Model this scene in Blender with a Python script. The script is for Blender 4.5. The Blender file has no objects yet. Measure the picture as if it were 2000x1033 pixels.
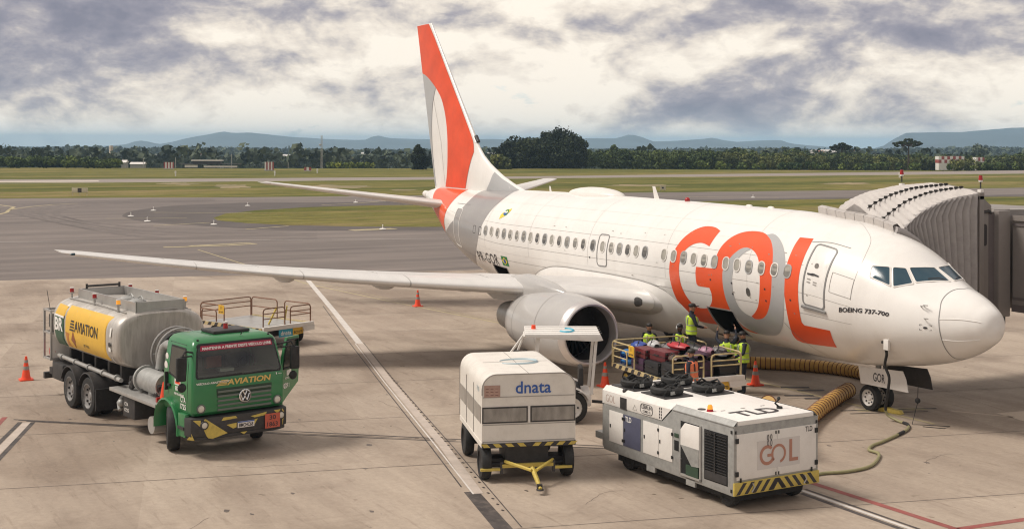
import bpy, bmesh, math, random
from mathutils import Vector, Matrix
from mathutils.geometry import delaunay_2d_cdt
import numpy as np
R_ = math.radians
sc = bpy.context.scene
COL = sc.collection

# ------------------------------------------------------------------ camera
cam_d = bpy.data.cameras.new('camera'); cam = bpy.data.objects.new('camera', cam_d); COL.objects.link(cam)
yaw, pitch, roll = R_(-28.059), R_(-0.0583), R_(0.169)
F0 = Vector((math.cos(yaw)*math.cos(pitch), math.sin(yaw)*math.cos(pitch), math.sin(pitch)))
R0 = Vector((math.sin(yaw), -math.cos(yaw), 0)); U0 = R0.cross(F0)
Rv = math.cos(roll)*R0 + math.sin(roll)*U0; Uv = -math.sin(roll)*R0 + math.cos(roll)*U0
m = Matrix((Rv, Uv, -F0)).transposed().to_4x4(); m.translation = Vector((-21.894, 24.561, 6.92))
cam.matrix_world = m
cam_d.sensor_width = 36; cam_d.lens = 36*2587.3/2000; cam_d.shift_y = -236.1/2000
cam_d.clip_start = 0.3; cam_d.clip_end = 30000
sc.camera = cam

# ------------------------------------------------------------------ world: bright broken overcast
SUN_EL, SUN_AZ = 52, 62      # direction towards the sun, azimuth measured from +x to +y
world = bpy.data.worlds.new('World'); sc.world = world; world.use_nodes = True
nt = world.node_tree; nt.nodes.clear()
def N_(t, **kw):
    n = nt.nodes.new(t)
    for k, v in kw.items(): setattr(n, k, v)
    return n
def lk(a, b): nt.links.new(a, b)
out = N_('ShaderNodeOutputWorld'); bg = N_('ShaderNodeBackground'); lk(bg.outputs[0], out.inputs[0])
sky = N_('ShaderNodeTexSky', sky_type='NISHITA'); sky.sun_disc = False
sky.sun_elevation = R_(SUN_EL); sky.sun_rotation = R_(90-SUN_AZ); sky.air_density = 1.0; sky.dust_density = 1.5
skm = N_('ShaderNodeMix', data_type='RGBA', blend_type='MULTIPLY'); skm.inputs[0].default_value = 1
lk(sky.outputs[0], skm.inputs[6]); skm.inputs[7].default_value = (1.3, 1.6, 2.0, 1)
tc = N_('ShaderNodeTexCoord'); sep = N_('ShaderNodeSeparateXYZ'); lk(tc.outputs['Generated'], sep.inputs[0])
def math_(op, a, b=None, c=None, clamp=False):
    n = N_('ShaderNodeMath', operation=op); n.use_clamp = clamp
    for i, v in enumerate((a, b, c)):
        if v is None: continue
        if isinstance(v, (int, float)): n.inputs[i].default_value = v
        else: lk(v, n.inputs[i])
    return n.outputs[0]
def comb(x, y, z):
    n = N_('ShaderNodeCombineXYZ')
    for i, v in enumerate((x, y, z)):
        if isinstance(v, (int, float)): n.inputs[i].default_value = v
        else: lk(v, n.inputs[i])
    return n.outputs[0]
def noise_(vec, scale, det, rough, dist=0.0, lac=2.0):
    n = N_('ShaderNodeTexNoise'); lk(vec, n.inputs['Vector']); n.inputs['Scale'].default_value = scale
    n.inputs['Detail'].default_value = det; n.inputs['Roughness'].default_value = rough; n.inputs['Distortion'].default_value = dist
    n.inputs['Lacunarity'].default_value = lac
    return n.outputs[0]
def ramp_(v, stops, mode='LINEAR'):
    n = N_('ShaderNodeValToRGB'); lk(v, n.inputs[0]); e = n.color_ramp.elements; n.color_ramp.interpolation = mode
    while len(e) < len(stops): e.new(0.5)
    for i, (p, c) in enumerate(stops): e[i].position = p; e[i].color = (*c, 1) if len(c) == 3 else c
    return n.outputs[0]
X, Y, Z = sep.outputs
cv = comb(X, Y, math_('MULTIPLY', Z, 2.0))
def offs(vec, o):
    n = N_('ShaderNodeVectorMath', operation='ADD'); lk(vec, n.inputs[0]); n.inputs[1].default_value = o; return n.outputs[0]
big = noise_(offs(cv, (11.96, 16.15, 1.9)), 3.4, 2, 0.5, 0.25)
med = noise_(offs(cv, (9.26, 10.65, 8.3)), 9.5, 6, 0.54, 0.25)
fine = noise_(offs(cv, (14.26, 9.65, 3.3)), 26.0, 7, 0.62, 0.35)
medup = noise_(offs(cv, (9.26, 10.65, 8.345)), 9.5, 6, 0.54, 0.25)
fineup = noise_(offs(cv, (14.26, 9.65, 3.318)), 26.0, 7, 0.62, 0.35)
dens = math_('ADD', math_('ADD', math_('MULTIPLY', big, 0.60), math_('MULTIPLY', med, 0.44)), math_('MULTIPLY', fine, 0.13))
# the deck is thicker overhead, thinner and brighter towards the horizon
hz = math_('MINIMUM', math_('MAXIMUM', math_('MULTIPLY', math_('SUBTRACT', Z, 0.056), 1.5), -0.075), 0.04)
# lit tops of the billows
edge = math_('ADD', math_('MULTIPLY', math_('SUBTRACT', med, medup), 0.95), math_('MULTIPLY', math_('SUBTRACT', fine, fineup), 0.42))
dens2 = math_('SUBTRACT', math_('ADD', dens, hz), edge)
cl = ramp_(dens2, [(0.47, (0.88, 0.80, 0.69)), (0.555, (0.72, 0.645, 0.56)), (0.62, (0.54, 0.49, 0.455)), (0.68, (0.37, 0.345, 0.365)), (0.76, (0.265, 0.255, 0.30)), (0.87, (0.20, 0.20, 0.25))])
# the air low over the horizon is pale blue
fac = math_('SUBTRACT', 1.0, math_('DIVIDE', math_('SUBTRACT', Z, 0.0), 0.016), None, True)
lowm = N_('ShaderNodeMix', data_type='RGBA'); lk(math_('MULTIPLY', fac, 0.10), lowm.inputs[0]); lk(cl, lowm.inputs[6]); lowm.inputs[7].default_value = (0.62, 0.68, 0.74, 1)
cover = ramp_(dens2, [(0.22, (0, 0, 0)), (0.32, (1, 1, 1))])
sks = N_('ShaderNodeMix', data_type='RGBA', blend_type='MULTIPLY'); sks.inputs[0].default_value = 1; lk(skm.outputs[2], sks.inputs[6]); sks.inputs[7].default_value = (1.0, 1.0, 1.0, 1)
SKY_STRENGTH = 0.1
cls = N_('ShaderNodeMix', data_type='RGBA', blend_type='MULTIPLY'); cls.inputs[0].default_value = 1; lk(lowm.outputs[2], cls.inputs[6]); k = 1.0/SKY_STRENGTH; cls.inputs[7].default_value = (k, k, k, 1)
fm = N_('ShaderNodeMix', data_type='RGBA'); lk(cover, fm.inputs[0]); lk(sks.outputs[2], fm.inputs[6]); lk(cls.outputs[2], fm.inputs[7])
cls.clamp_result = False; fm.clamp_result = False
lk(fm.outputs[2], bg.inputs[0]); bg.inputs[1].default_value = SKY_STRENGTH
sun_d = bpy.data.lights.new('sun', 'SUN'); sun = bpy.data.objects.new('sun', sun_d); COL.objects.link(sun)
sun_d.energy = 2.5; sun_d.angle = R_(16); sun_d.color = (1, 0.93, 0.84)
sd = Vector((math.cos(R_(SUN_EL))*math.cos(R_(SUN_AZ)), math.cos(R_(SUN_EL))*math.sin(R_(SUN_AZ)), math.sin(R_(SUN_EL))))
sun.rotation_euler = sd.to_track_quat('Z', 'Y').to_euler()
vs = sc.view_settings; vs.view_transform = 'Standard'; vs.look = 'None'; vs.exposure = 0.32; vs.gamma = 1.0; vs.use_curve_mapping = False
sc.cycles.pixel_filter_type = 'BLACKMAN_HARRIS'; sc.cycles.filter_width = 1.15
sc.cycles.max_bounces = 6; sc.cycles.diffuse_bounces = 3; sc.cycles.volume_bounces = 2
sc.cycles.transparent_max_bounces = 6
try: sc.cycles.use_denoising = True
except Exception: pass

# ------------------------------------------------------------------ materials
MATS = {}
def mat(name, col, rough=0.5, metal=0.0, var=0.0, scale=3.0, bump=0.0, bscale=40.0, emit=None, spec=0.5, coat=0.0, dirt=0.0, dirtcol=(0.08, 0.07, 0.06), trans=0.0, alpha=None, obj=True, stretch=None, det=5):
    if name in MATS: return MATS[name]
    mm = bpy.data.materials.new(name); mm.use_nodes = True; t = mm.node_tree; b = t.nodes['Principled BSDF']
    b.inputs['Base Color'].default_value = (*col, 1); b.inputs['Roughness'].default_value = rough; b.inputs['Metallic'].default_value = metal
    b.inputs['Specular IOR Level'].default_value = spec; b.inputs['Coat Weight'].default_value = coat; b.inputs['Coat Roughness'].default_value = 0.08
    if trans: b.inputs['Transmission Weight'].default_value = trans
    if emit: b.inputs['Emission Color'].default_value = (*emit[0], 1); b.inputs['Emission Strength'].default_value = emit[1]
    if var or dirt or bump:
        c = t.nodes.new('ShaderNodeTexCoord'); src = c.outputs['Object' if obj else 'Generated']
        if stretch:
            mp = t.nodes.new('ShaderNodeMapping'); mp.inputs['Scale'].default_value = stretch; t.links.new(src, mp.inputs[0]); src = mp.outputs[0]
    colsock = None
    if var:
        n = t.nodes.new('ShaderNodeTexNoise'); n.inputs['Scale'].default_value = scale; n.inputs['Detail'].default_value = det; n.inputs['Roughness'].default_value = 0.6; t.links.new(src, n.inputs[0])
        r = t.nodes.new('ShaderNodeValToRGB'); t.links.new(n.outputs[0], r.inputs[0])
        lo = tuple(max(0, x*(1-var)) for x in col); hi = tuple(min(1, x*(1+var)) for x in col)
        r.color_ramp.elements[0].position = 0.3; r.color_ramp.elements[0].color = (*lo, 1); r.color_ramp.elements[1].position = 0.7; r.color_ramp.elements[1].color = (*hi, 1)
        colsock = r.outputs[0]
    if dirt:
        n = t.nodes.new('ShaderNodeTexNoise'); n.inputs['Scale'].default_value = scale*1.7; n.inputs['Detail'].default_value = 8; n.inputs['Roughness'].default_value = 0.7; t.links.new(src, n.inputs[0])
        r = t.nodes.new('ShaderNodeMapRange'); r.inputs[1].default_value = 0.48; r.inputs[2].default_value = 0.72; r.inputs[4].default_value = dirt; t.links.new(n.outputs[0], r.inputs[0])
        mx = t.nodes.new('ShaderNodeMix'); mx.data_type = 'RGBA'; t.links.new(r.outputs[0], mx.inputs[0]); mx.inputs[6].default_value = (*col, 1); mx.inputs[7].default_value = (*dirtcol, 1)
        if colsock: t.links.new(colsock, mx.inputs[6])
        colsock = mx.outputs[2]
    if colsock: t.links.new(colsock, b.inputs['Base Color'])
    if bump:
        n = t.nodes.new('ShaderNodeTexNoise'); n.inputs['Scale'].default_value = bscale; n.inputs['Detail'].default_value = 4; t.links.new(src, n.inputs[0])
        bp = t.nodes.new('ShaderNodeBump'); bp.inputs['Strength'].default_value = bump; bp.inputs['Distance'].default_value = 0.02; t.links.new(n.outputs[0], bp.inputs['Height']); t.links.new(bp.outputs[0], b.inputs['Normal'])
    MATS[name] = mm
    return mm
M = dict(
 white=mat('aircraft_white', (0.80, 0.775, 0.74), 0.26, coat=0.25, var=0.035, scale=0.6, dirt=0.22, dirtcol=(0.56, 0.51, 0.46), bump=0.22, bscale=1.6, stretch=(1.4, .6, .6)),
 orange=mat('livery_orange', (0.76, 0.088, 0.018), 0.33, coat=0.2, var=0.06, scale=1.2),
 finorange=mat('fin_orange', (0.74, 0.080, 0.022), 0.42, var=0.12, scale=1.0, dirt=0.2, dirtcol=(0.6, 0.12, 0.06)),
 grey=mat('livery_grey', (0.40, 0.40, 0.40), 0.33, coat=0.2, var=0.04, scale=1.0),
 greyd=mat('livery_dark_grey', (0.30, 0.285, 0.28), 0.3, coat=0.3, var=0.06, scale=0.9),
 wingg=mat('wing_grey', (0.60, 0.58, 0.56), 0.4, var=0.07, scale=1.4, dirt=0.25, dirtcol=(0.30, 0.27, 0.24), stretch=(1, .3, 1)),
 nacelle=mat('nacelle_grey', (0.44, 0.425, 0.41), 0.28, coat=0.3, var=0.05, scale=1.2, dirt=0.15, dirtcol=(0.4, 0.36, 0.33)),
 alu=mat('bare_aluminium', (0.78, 0.76, 0.73), 0.30, metal=0.35, var=0.06, scale=2),
 lip=mat('inlet_lip_metal', (0.70, 0.66, 0.64), 0.34, metal=0.75, var=0.05, scale=3),
 black=mat('black_rubber', (0.018, 0.018, 0.018), 0.75, var=0.3, scale=6, dirt=0.35, dirtcol=(0.07, 0.06, 0.05)),
 dark=mat('dark_metal', (0.035, 0.033, 0.033), 0.55, var=0.25, scale=5, dirt=0.3, dirtcol=(0.10, 0.08, 0.07)),
 void=mat('interior_shade_black', (0.008, 0.008, 0.008), 0.9),  # near-black puts the shade inside hold, fan case and recesses into the colour
 glass=mat('cockpit_glass', (0.03, 0.065, 0.09), 0.16, spec=0.35),
 pane0=mat('cabin_pane_dark', (0.10, 0.095, 0.09), 0.15, var=0.35, scale=6),
 pane1=mat('cabin_pane_mid', (0.20, 0.19, 0.17), 0.18, var=0.3, scale=6),
 pane2=mat('cabin_pane_light', (0.33, 0.31, 0.27), 0.2, var=0.2, scale=6),
 line=mat('seam_line', (0.30, 0.28, 0.26), 0.6), seaml=mat('fine_seam', (0.60, 0.575, 0.545), 0.5),
 doorline=mat('door_outline_grey', (0.22, 0.215, 0.21), 0.5),
 ink=mat('black_lettering', (0.035, 0.032, 0.035), 0.5),
 silver=mat('painted_silver', (0.45, 0.44, 0.42), 0.4, metal=0.5, var=0.1, scale=4),
 tank=mat('tank_aluminium', (0.50, 0.47, 0.43), 0.42, metal=0.35, var=0.12, scale=2.0, dirt=0.55, dirtcol=(0.22, 0.19, 0.165), stretch=(2.5, 2.5, .4)),
 galv=mat('galvanised_steel', (0.36, 0.36, 0.345), 0.5, metal=0.3, var=0.15, scale=6, dirt=0.35, dirtcol=(0.16, 0.15, 0.14)),
 green=mat('cab_green', (0.022, 0.175, 0.055), 0.32, coat=0.4, var=0.08, scale=2, dirt=0.12, dirtcol=(0.10, 0.15, 0.08)),
 yellow=mat('aviation_yellow', (0.72, 0.43, 0.045), 0.42, var=0.05, scale=2, dirt=0.12, dirtcol=(0.4, 0.27, 0.08)),
 hazy=mat('hazard_yellow', (0.55, 0.42, 0.09), 0.5, var=0.12, scale=8, dirt=0.3, dirtcol=(0.2, 0.15, 0.06)),
 frameyel=mat('cart_frame_cream', (0.52, 0.42, 0.22), 0.5, var=0.15, scale=8, dirt=0.4, dirtcol=(0.25, 0.15, 0.08)),
 rustrail=mat('cart_rail_brown', (0.20, 0.10, 0.06), 0.6, var=0.2, scale=8),
 cone=mat('cone_orange', (0.85, 0.075, 0.02), 0.45, var=0.08, scale=8),
 coneband=mat('cone_band_grey', (0.30, 0.27, 0.24), 0.5),
 red=mat('red_paint', (0.45, 0.02, 0.02), 0.4),
 redpan=mat('hazmat_panel_red', (0.50, 0.10, 0.06), 0.5, var=0.08, scale=20),
 banner=mat('banner_crimson', (0.36, 0.012, 0.05), 0.5),
 wlet=mat('white_lettering', (0.78, 0.76, 0.72), 0.5),
 gold=mat('gold_lettering', (0.60, 0.42, 0.12), 0.45),
 blue=mat('blue_lettering', (0.03, 0.10, 0.36), 0.5),
 cyan=mat('cyan_graphic', (0.05, 0.36, 0.50), 0.5),
 panelw=mat('panel_white', (0.74, 0.71, 0.67), 0.4, var=0.04, scale=2, dirt=0.22, dirtcol=(0.45, 0.40, 0.34)),
 canopyw=mat('trolley_canopy_white', (0.72, 0.68, 0.62), 0.45, var=0.05, scale=1.5, dirt=0.3, dirtcol=(0.42, 0.37, 0.31)),
 curtain=mat('clear_curtain_grey', (0.27, 0.25, 0.225), 0.3, var=0.35, scale=4, stretch=(1, 1, .4)),
 doorblue=mat('panel_slate_blue', (0.085, 0.09, 0.14), 0.45, var=0.1, scale=4),
 amber=mat('amber_beacon', (0.75, 0.28, 0.02), 0.25, emit=((1.0, 0.45, 0.06), 0.35)),
 redlamp=mat('red_lamp', (0.35, 0.015, 0.015), 0.25),
 glasscab=mat('cab_glass', (0.03, 0.035, 0.03), 0.08, spec=0.7, coat=0.3, var=0.3, scale=2),
 chrome=mat('chrome', (0.75, 0.75, 0.75), 0.15, metal=1.0),
 lens=mat('headlamp_lens', (0.62, 0.58, 0.5), 0.12, coat=0.6),
 duct=mat('yellow_air_duct', (0.56, 0.33, 0.085), 0.55, var=0.1, scale=5, dirt=0.25, dirtcol=(0.3, 0.17, 0.06)),
 ductrib=mat('duct_brown_band', (0.10, 0.028, 0.015), 0.6),
 cable=mat('cable_yellow', (0.27, 0.25, 0.125), 0.55, var=0.1, scale=8, dirt=0.4, dirtcol=(0.14, 0.12, 0.08)),
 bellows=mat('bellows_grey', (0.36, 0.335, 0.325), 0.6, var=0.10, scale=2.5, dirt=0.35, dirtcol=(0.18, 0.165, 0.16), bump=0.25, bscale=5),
 belltop=mat('bellows_lit_top_pad_grey', (0.50, 0.465, 0.44), 0.55, var=0.08, scale=2.5, dirt=0.35, dirtcol=(0.28, 0.25, 0.24), bump=0.3, bscale=7),  # pleat tops: light painted in as a lighter grey; also the grey pads
 bridge=mat('bridge_panel_grey', (0.235, 0.21, 0.195), 0.5, var=0.06, scale=1.5, dirt=0.2, dirtcol=(0.15, 0.13, 0.12)),
 bridged=mat('bridge_dark_panel', (0.14, 0.12, 0.12), 0.5, var=0.08, scale=2),
 skin=mat('skin', (0.30, 0.15, 0.09), 0.55), skind=mat('skin_dark', (0.09, 0.045, 0.03), 0.55), hair=mat('hair_black', (0.015, 0.012, 0.01), 0.6),
 navy=mat('navy_cloth', (0.015, 0.018, 0.03), 0.85, var=0.3, scale=10), vest=mat('hi_vis_yellow', (0.50, 0.70, 0.05), 0.6, var=0.12, scale=9, bump=.3, bscale=12),
 vesto=mat('hi_vis_orange', (0.75, 0.20, 0.09), 0.6, var=0.15, scale=9), refl=mat('reflective_band', (0.35, 0.38, 0.30), 0.35),
 trunk=mat('bark', (0.07, 0.05, 0.035), 0.9, var=0.3, scale=4),
)
def leafmat(name, c1, c2, c3):
    mm = bpy.data.materials.new(name); mm.use_nodes = True; t = mm.node_tree; b = t.nodes['Principled BSDF']
    g = t.nodes.new('ShaderNodeNewGeometry'); r = t.nodes.new('ShaderNodeValToRGB'); e = r.color_ramp.elements
    e[0].color = (*c1, 1); e[1].color = (*c3, 1); x = e.new(0.5); x.color = (*c2, 1)
    t.links.new(g.outputs['Random Per Island'], r.inputs[0])
    n = t.nodes.new('ShaderNodeTexNoise'); n.inputs['Scale'].default_value = 0.11; n.inputs['Detail'].default_value = 2; t.links.new(g.outputs['Position'], n.inputs[0])
    mr = t.nodes.new('ShaderNodeValToRGB'); mr.color_ramp.elements[0].position = .36; mr.color_ramp.elements[0].color = (.45, .55, .6, 1); mr.color_ramp.elements[1].position = .64; mr.color_ramp.elements[1].color = (1.5, 1.4, 1.1, 1); t.links.new(n.outputs[0], mr.inputs[0])
    mx = t.nodes.new('ShaderNodeMix'); mx.data_type = 'RGBA'; mx.blend_type = 'MULTIPLY'; mx.inputs[0].default_value = 1; t.links.new(r.outputs[0], mx.inputs[6]); t.links.new(mr.outputs[0], mx.inputs[7]); t.links.new(mx.outputs[2], b.inputs['Base Color'])
    b.inputs['Roughness'].default_value = 0.7; b.inputs['Specular IOR Level'].default_value = 0.2
    MATS[name] = mm; return mm
M['leaf_dark'] = leafmat('pine_foliage', (0.012, 0.020, 0.010), (0.022, 0.033, 0.015), (0.042, 0.055, 0.022))
M['leaf_mid'] = leafmat('broadleaf_foliage', (0.035, 0.055, 0.02), (0.06, 0.088, 0.03), (0.10, 0.13, 0.045))
M['leaf_olive'] = leafmat('scrub_foliage', (0.06, 0.075, 0.026), (0.095, 0.115, 0.04), (0.15, 0.16, 0.06))
M['leaf_far'] = leafmat('hazed_far_foliage', (0.04, 0.058, 0.05), (0.055, 0.075, 0.06), (0.075, 0.095, 0.07))  # leaf greens tinted bluish and evened out, distance haze put into the colour
M['leaf_lime'] = leafmat('tall_grass_lime', (0.16, 0.20, 0.04), (0.24, 0.28, 0.06), (0.33, 0.34, 0.10))
M['leaf_hedge'] = leafmat('hedge_foliage', (0.05, 0.08, 0.02), (0.09, 0.13, 0.035), (0.16, 0.20, 0.06))

def clearglass(name, tint, refl):
    mm = bpy.data.materials.new(name); mm.use_nodes = True; t = mm.node_tree; t.nodes.clear(); o = t.nodes.new('ShaderNodeOutputMaterial'); m_ = t.nodes.new('ShaderNodeMixShader'); a = t.nodes.new('ShaderNodeBsdfTransparent'); g = t.nodes.new('ShaderNodeBsdfGlossy'); f = t.nodes.new('ShaderNodeFresnel')
    a.inputs[0].default_value = (*tint, 1); g.inputs['Roughness'].default_value = .03; f.inputs[0].default_value = refl; t.links.new(f.outputs[0], m_.inputs[0]); t.links.new(a.outputs[0], m_.inputs[1]); t.links.new(g.outputs[0], m_.inputs[2]); t.links.new(m_.outputs[0], o.inputs[0]); M[name] = mm
clearglass('windscreen_clear', (.62, .68, .62), 1.7)
# ------------------------------------------------------------------ mesh builder
def ident(): return Matrix.Identity(4)
def T_(x, y, z): return Matrix.Translation((x, y, z))
def RX(a): return Matrix.Rotation(R_(a), 4, 'X')
def RY(a): return Matrix.Rotation(R_(a), 4, 'Y')
def RZ(a): return Matrix.Rotation(R_(a), 4, 'Z')
class B:
    def __init__(s, mats='white'):
        s.v = []; s.f = []; s.mi = []; s.m = [mats] if isinstance(mats, str) else list(mats); s.cur = 0; s.X = ident()
    def use(s, k):
        if k not in s.m: s.m.append(k)
        s.cur = s.m.index(k); return s
    def add(s, vs, fs):
        o = len(s.v); s.v += [tuple(s.X @ Vector(p)) for p in vs]; s.f += [tuple(i+o for i in f) for f in fs]; s.mi += [s.cur]*len(fs); return s
    def box(s, x0, x1, y0, y1, z0, z1, rot=None):
        vs = [(x, y, z) for x in (x0, x1) for y in (y0, y1) for z in (z0, z1)]
        if rot is not None:
            c = Vector(((x0+x1)/2, (y0+y1)/2, (z0+z1)/2)); vs = [tuple(c + (rot.to_3x3() @ (Vector(p)-c))) for p in vs]
        return s.add(vs, [(0, 1, 3, 2), (4, 6, 7, 5), (0, 4, 5, 1), (2, 3, 7, 6), (0, 2, 6, 4), (1, 5, 7, 3)])
    def cyl(s, p0, p1, r0, r1=None, n=12, cap=True):
        r1 = r0 if r1 is None else r1; p0, p1 = Vector(p0), Vector(p1); d = (p1-p0)
        if d.length < 1e-9: return s
        a = d.to_track_quat('Z', 'Y').to_matrix(); vs = []
        for k in range(n):
            t = 2*math.pi*k/n; e = a @ Vector((math.cos(t), math.sin(t), 0)); vs += [tuple(p0+e*r0), tuple(p1+e*r1)]
        fs = [(2*k, 2*((k+1) % n), 2*((k+1) % n)+1, 2*k+1) for k in range(n)]
        if cap: fs += [tuple(2*k for k in range(n))[::-1], tuple(2*k+1 for k in range(n))]
        return s.add(vs, fs)
    def tube(s, pts, r, n=8, closed=False, cap=True):
        pts = [Vector(p) for p in pts]; L = len(pts); rr = r if isinstance(r, (list, tuple)) else [r]*L; up = None; vs = []
        for i, p in enumerate(pts):
            if closed: d = pts[(i+1) % L]-pts[i-1]
            else: d = pts[min(i+1, L-1)]-pts[max(i-1, 0)]
            d.normalize()
            if up is None:
                up = Vector((0, 0, 1)) if abs(d.z) < 0.9 else Vector((1, 0, 0))
            u = (up - d*up.dot(d)).normalized(); w = d.cross(u); up = u
            for k in range(n):
                t = 2*math.pi*k/n; vs.append(tuple(p + (u*math.cos(t)+w*math.sin(t))*rr[i]))
        fs = []
        for i in range(L if closed else L-1):
            j = (i+1) % L
            for k in range(n): fs.append((i*n+k, i*n+(k+1) % n, j*n+(k+1) % n, j*n+k))
        if cap and not closed: fs += [tuple(range(n))[::-1], tuple((L-1)*n+k for k in range(n))]
        return s.add(vs, fs)
    def lathe(s, prof, n=32, axis='X', c=(0, 0, 0), a0=0, a1=360):
        full = abs(a1-a0) >= 360; vs = []; m_ = n if full else n+1
        for (t, r) in prof:
            for k in range(m_):
                a = R_(a0+(a1-a0)*k/n); co, si = r*math.cos(a), r*math.sin(a)
                p = {'X': (t, co, si), 'Y': (co, t, si), 'Z': (co, si, t)}[axis]; vs.append((p[0]+c[0], p[1]+c[1], p[2]+c[2]))
        fs = []
        for i in range(len(prof)-1):
            for k in range(n):
                k2 = (k+1) % m_; fs.append((i*m_+k, (i+1)*m_+k, (i+1)*m_+k2, i*m_+k2))
        return s.add(vs, fs)
    def prism(s, poly, t0, t1, axis='Z'):
        n = len(poly); f = {'Z': lambda a, b, t: (a, b, t), 'Y': lambda a, b, t: (a, t, b), 'X': lambda a, b, t: (t, a, b)}[axis]
        vs = [f(a, b, t0) for a, b in poly]+[f(a, b, t1) for a, b in poly]
        return s.add(vs, [tuple(range(n))[::-1], tuple(range(n, 2*n))]+[(i, (i+1) % n, n+(i+1) % n, n+i) for i in range(n)])
    def grid(s, P):   # P[i][j]
        a, b = len(P), len(P[0])
        return s.add([tuple(p) for row in P for p in row], [(i*b+j, i*b+j+1, (i+1)*b+j+1, (i+1)*b+j) for i in range(a-1) for j in range(b-1)])
    def ball(s, c, r, n=10, sq=(1, 1, 1)):
        prof = [(-r*math.cos(math.pi*i/n), max(1e-4, r*math.sin(math.pi*i/n))) for i in range(n+1)]
        o = len(s.v); X = s.X; s.X = X @ T_(*c) @ Matrix.Diagonal((*sq, 1)); s.lathe(prof, n=max(8, n), axis='Z'); s.X = X; return s
    def build(s, name, parent=None, smooth=True, bevel=0, label=None, kind=None, autos=35, loc=None, rotz=None, weld=False):
        me = bpy.data.meshes.new(name); me.from_pydata(s.v, [], s.f)
        for k in s.m: me.materials.append(M[k] if isinstance(k, str) else k)
        if len(s.m) > 1: me.polygons.foreach_set('material_index', s.mi)
        bm = bmesh.new(); bm.from_mesh(me)
        if weld: bmesh.ops.remove_doubles(bm, verts=bm.verts, dist=1e-5)
        bmesh.ops.recalc_face_normals(bm, faces=bm.faces)
        if bevel:
            es = [e for e in bm.edges if len(e.link_faces) == 2 and e.calc_face_angle(0) > R_(30)]
            bmesh.ops.bevel(bm, geom=es, offset=bevel, segments=2, affect='EDGES', profile=0.6, clamp_overlap=True)
        if smooth:
            for f_ in bm.faces: f_.smooth = True
            for e in bm.edges:
                if len(e.link_faces) != 2 or e.calc_face_angle(0) > R_(autos): e.smooth = False
        bm.to_mesh(me); bm.free(); me.update()
        return link(name, me, parent, label, kind, loc, rotz)
def link(name, me, parent=None, label=None, kind=None, loc=None, rotz=None):
    o = bpy.data.objects.new(name, me); COL.objects.link(o)
    if parent is not None: o.parent = parent
    if label: o['label'] = label
    if kind: o['kind'] = kind
    if loc is not None: o.location = loc
    if rotz is not None: o.rotation_euler = (0, 0, R_(rotz))
    return o
def thing(name, label, cat, loc=(0, 0, 0), rotz=0, group=None, kind=None):
    o = bpy.data.objects.new(name, None); COL.objects.link(o); o.location = loc; o.rotation_euler = (0, 0, R_(rotz)); o.empty_display_size = 0.3
    tag(o, label, cat, group); return o
def tag(o, label, cat, group=None):
    o['label'] = label; o['category'] = cat
    if group: o['group'] = group
    return o
def dup(src, loc=None, rotz=None, label=None):
    r = src.copy(); COL.objects.link(r)
    if loc is not None: r.location = loc
    if rotz is not None: r.rotation_euler = (0, 0, R_(rotz))
    if label: r['label'] = label
    for c in src.children:
        k = c.copy(); COL.objects.link(k); k.parent = r; k.matrix_parent_inverse = c.matrix_parent_inverse
        for g_ in c.children:
            q = g_.copy(); COL.objects.link(q); q.parent = k
    return r
def text_mesh(s, bold=0.0, shear=0.0, spacing=1.0):
    c = bpy.data.curves.new('t', 'FONT'); c.body = s; c.size = 1; c.offset = bold; c.shear = shear; c.space_character = spacing; c.resolution_u = 3
    o = bpy.data.objects.new('t', c); COL.objects.link(o)
    me = bpy.data.meshes.new_from_object(o.evaluated_get(bpy.context.evaluated_depsgraph_get())); bpy.data.objects.remove(o); bpy.data.curves.remove(c)
    v = np.array([tuple(p.co)[:2] for p in me.vertices]); lo, hi = v.min(0), v.max(0)
    fs = [tuple(p.vertices) for p in me.polygons]; bpy.data.meshes.remove(me)
    return (v-lo)/(hi-lo), fs
def text(name, s, w, h, mk, parent, X, bold=0.015, shear=0.0, map=None, label=None, spacing=1.0, cuts=0):
    """lettering s fitted to w x h metres; X places its lower left corner (local x right, y up)."""
    v, fs = text_mesh(s, bold, shear, spacing); b = B(mk)
    if cuts:
        bm = bmesh.new(); vv = [bm.verts.new((a, c, 0)) for a, c in v]
        for f in fs:
            try: bm.faces.new([vv[i] for i in f])
            except ValueError: pass
        for k in range(1, cuts):
            bmesh.ops.bisect_plane(bm, geom=bm.verts[:]+bm.edges[:]+bm.faces[:], plane_co=(0, k/cuts, 0), plane_no=(0, 1, 0))
        bm.verts.index_update(); v = [(q.co.x, q.co.y) for q in bm.verts]; fs = [tuple(q.index for q in f.verts) for f in bm.faces]; bm.free()
    if map: b.add([map(a*w, c*h) for a, c in v], fs)
    else:
        b.X = X; b.add([(a*w, c*h, 0) for a, c in v], fs)
    return b.build(name, parent, smooth=False, label=label)
def frame(o, right, up):
    """4x4 whose x is right, y is up, origin o"""
    r = Vector(right).normalized(); u = Vector(up); n = r.cross(u).normalized(); u = n.cross(r)
    mm = Matrix((r, u, n)).transposed().to_4x4(); mm.translation = Vector(o); return mm
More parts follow.
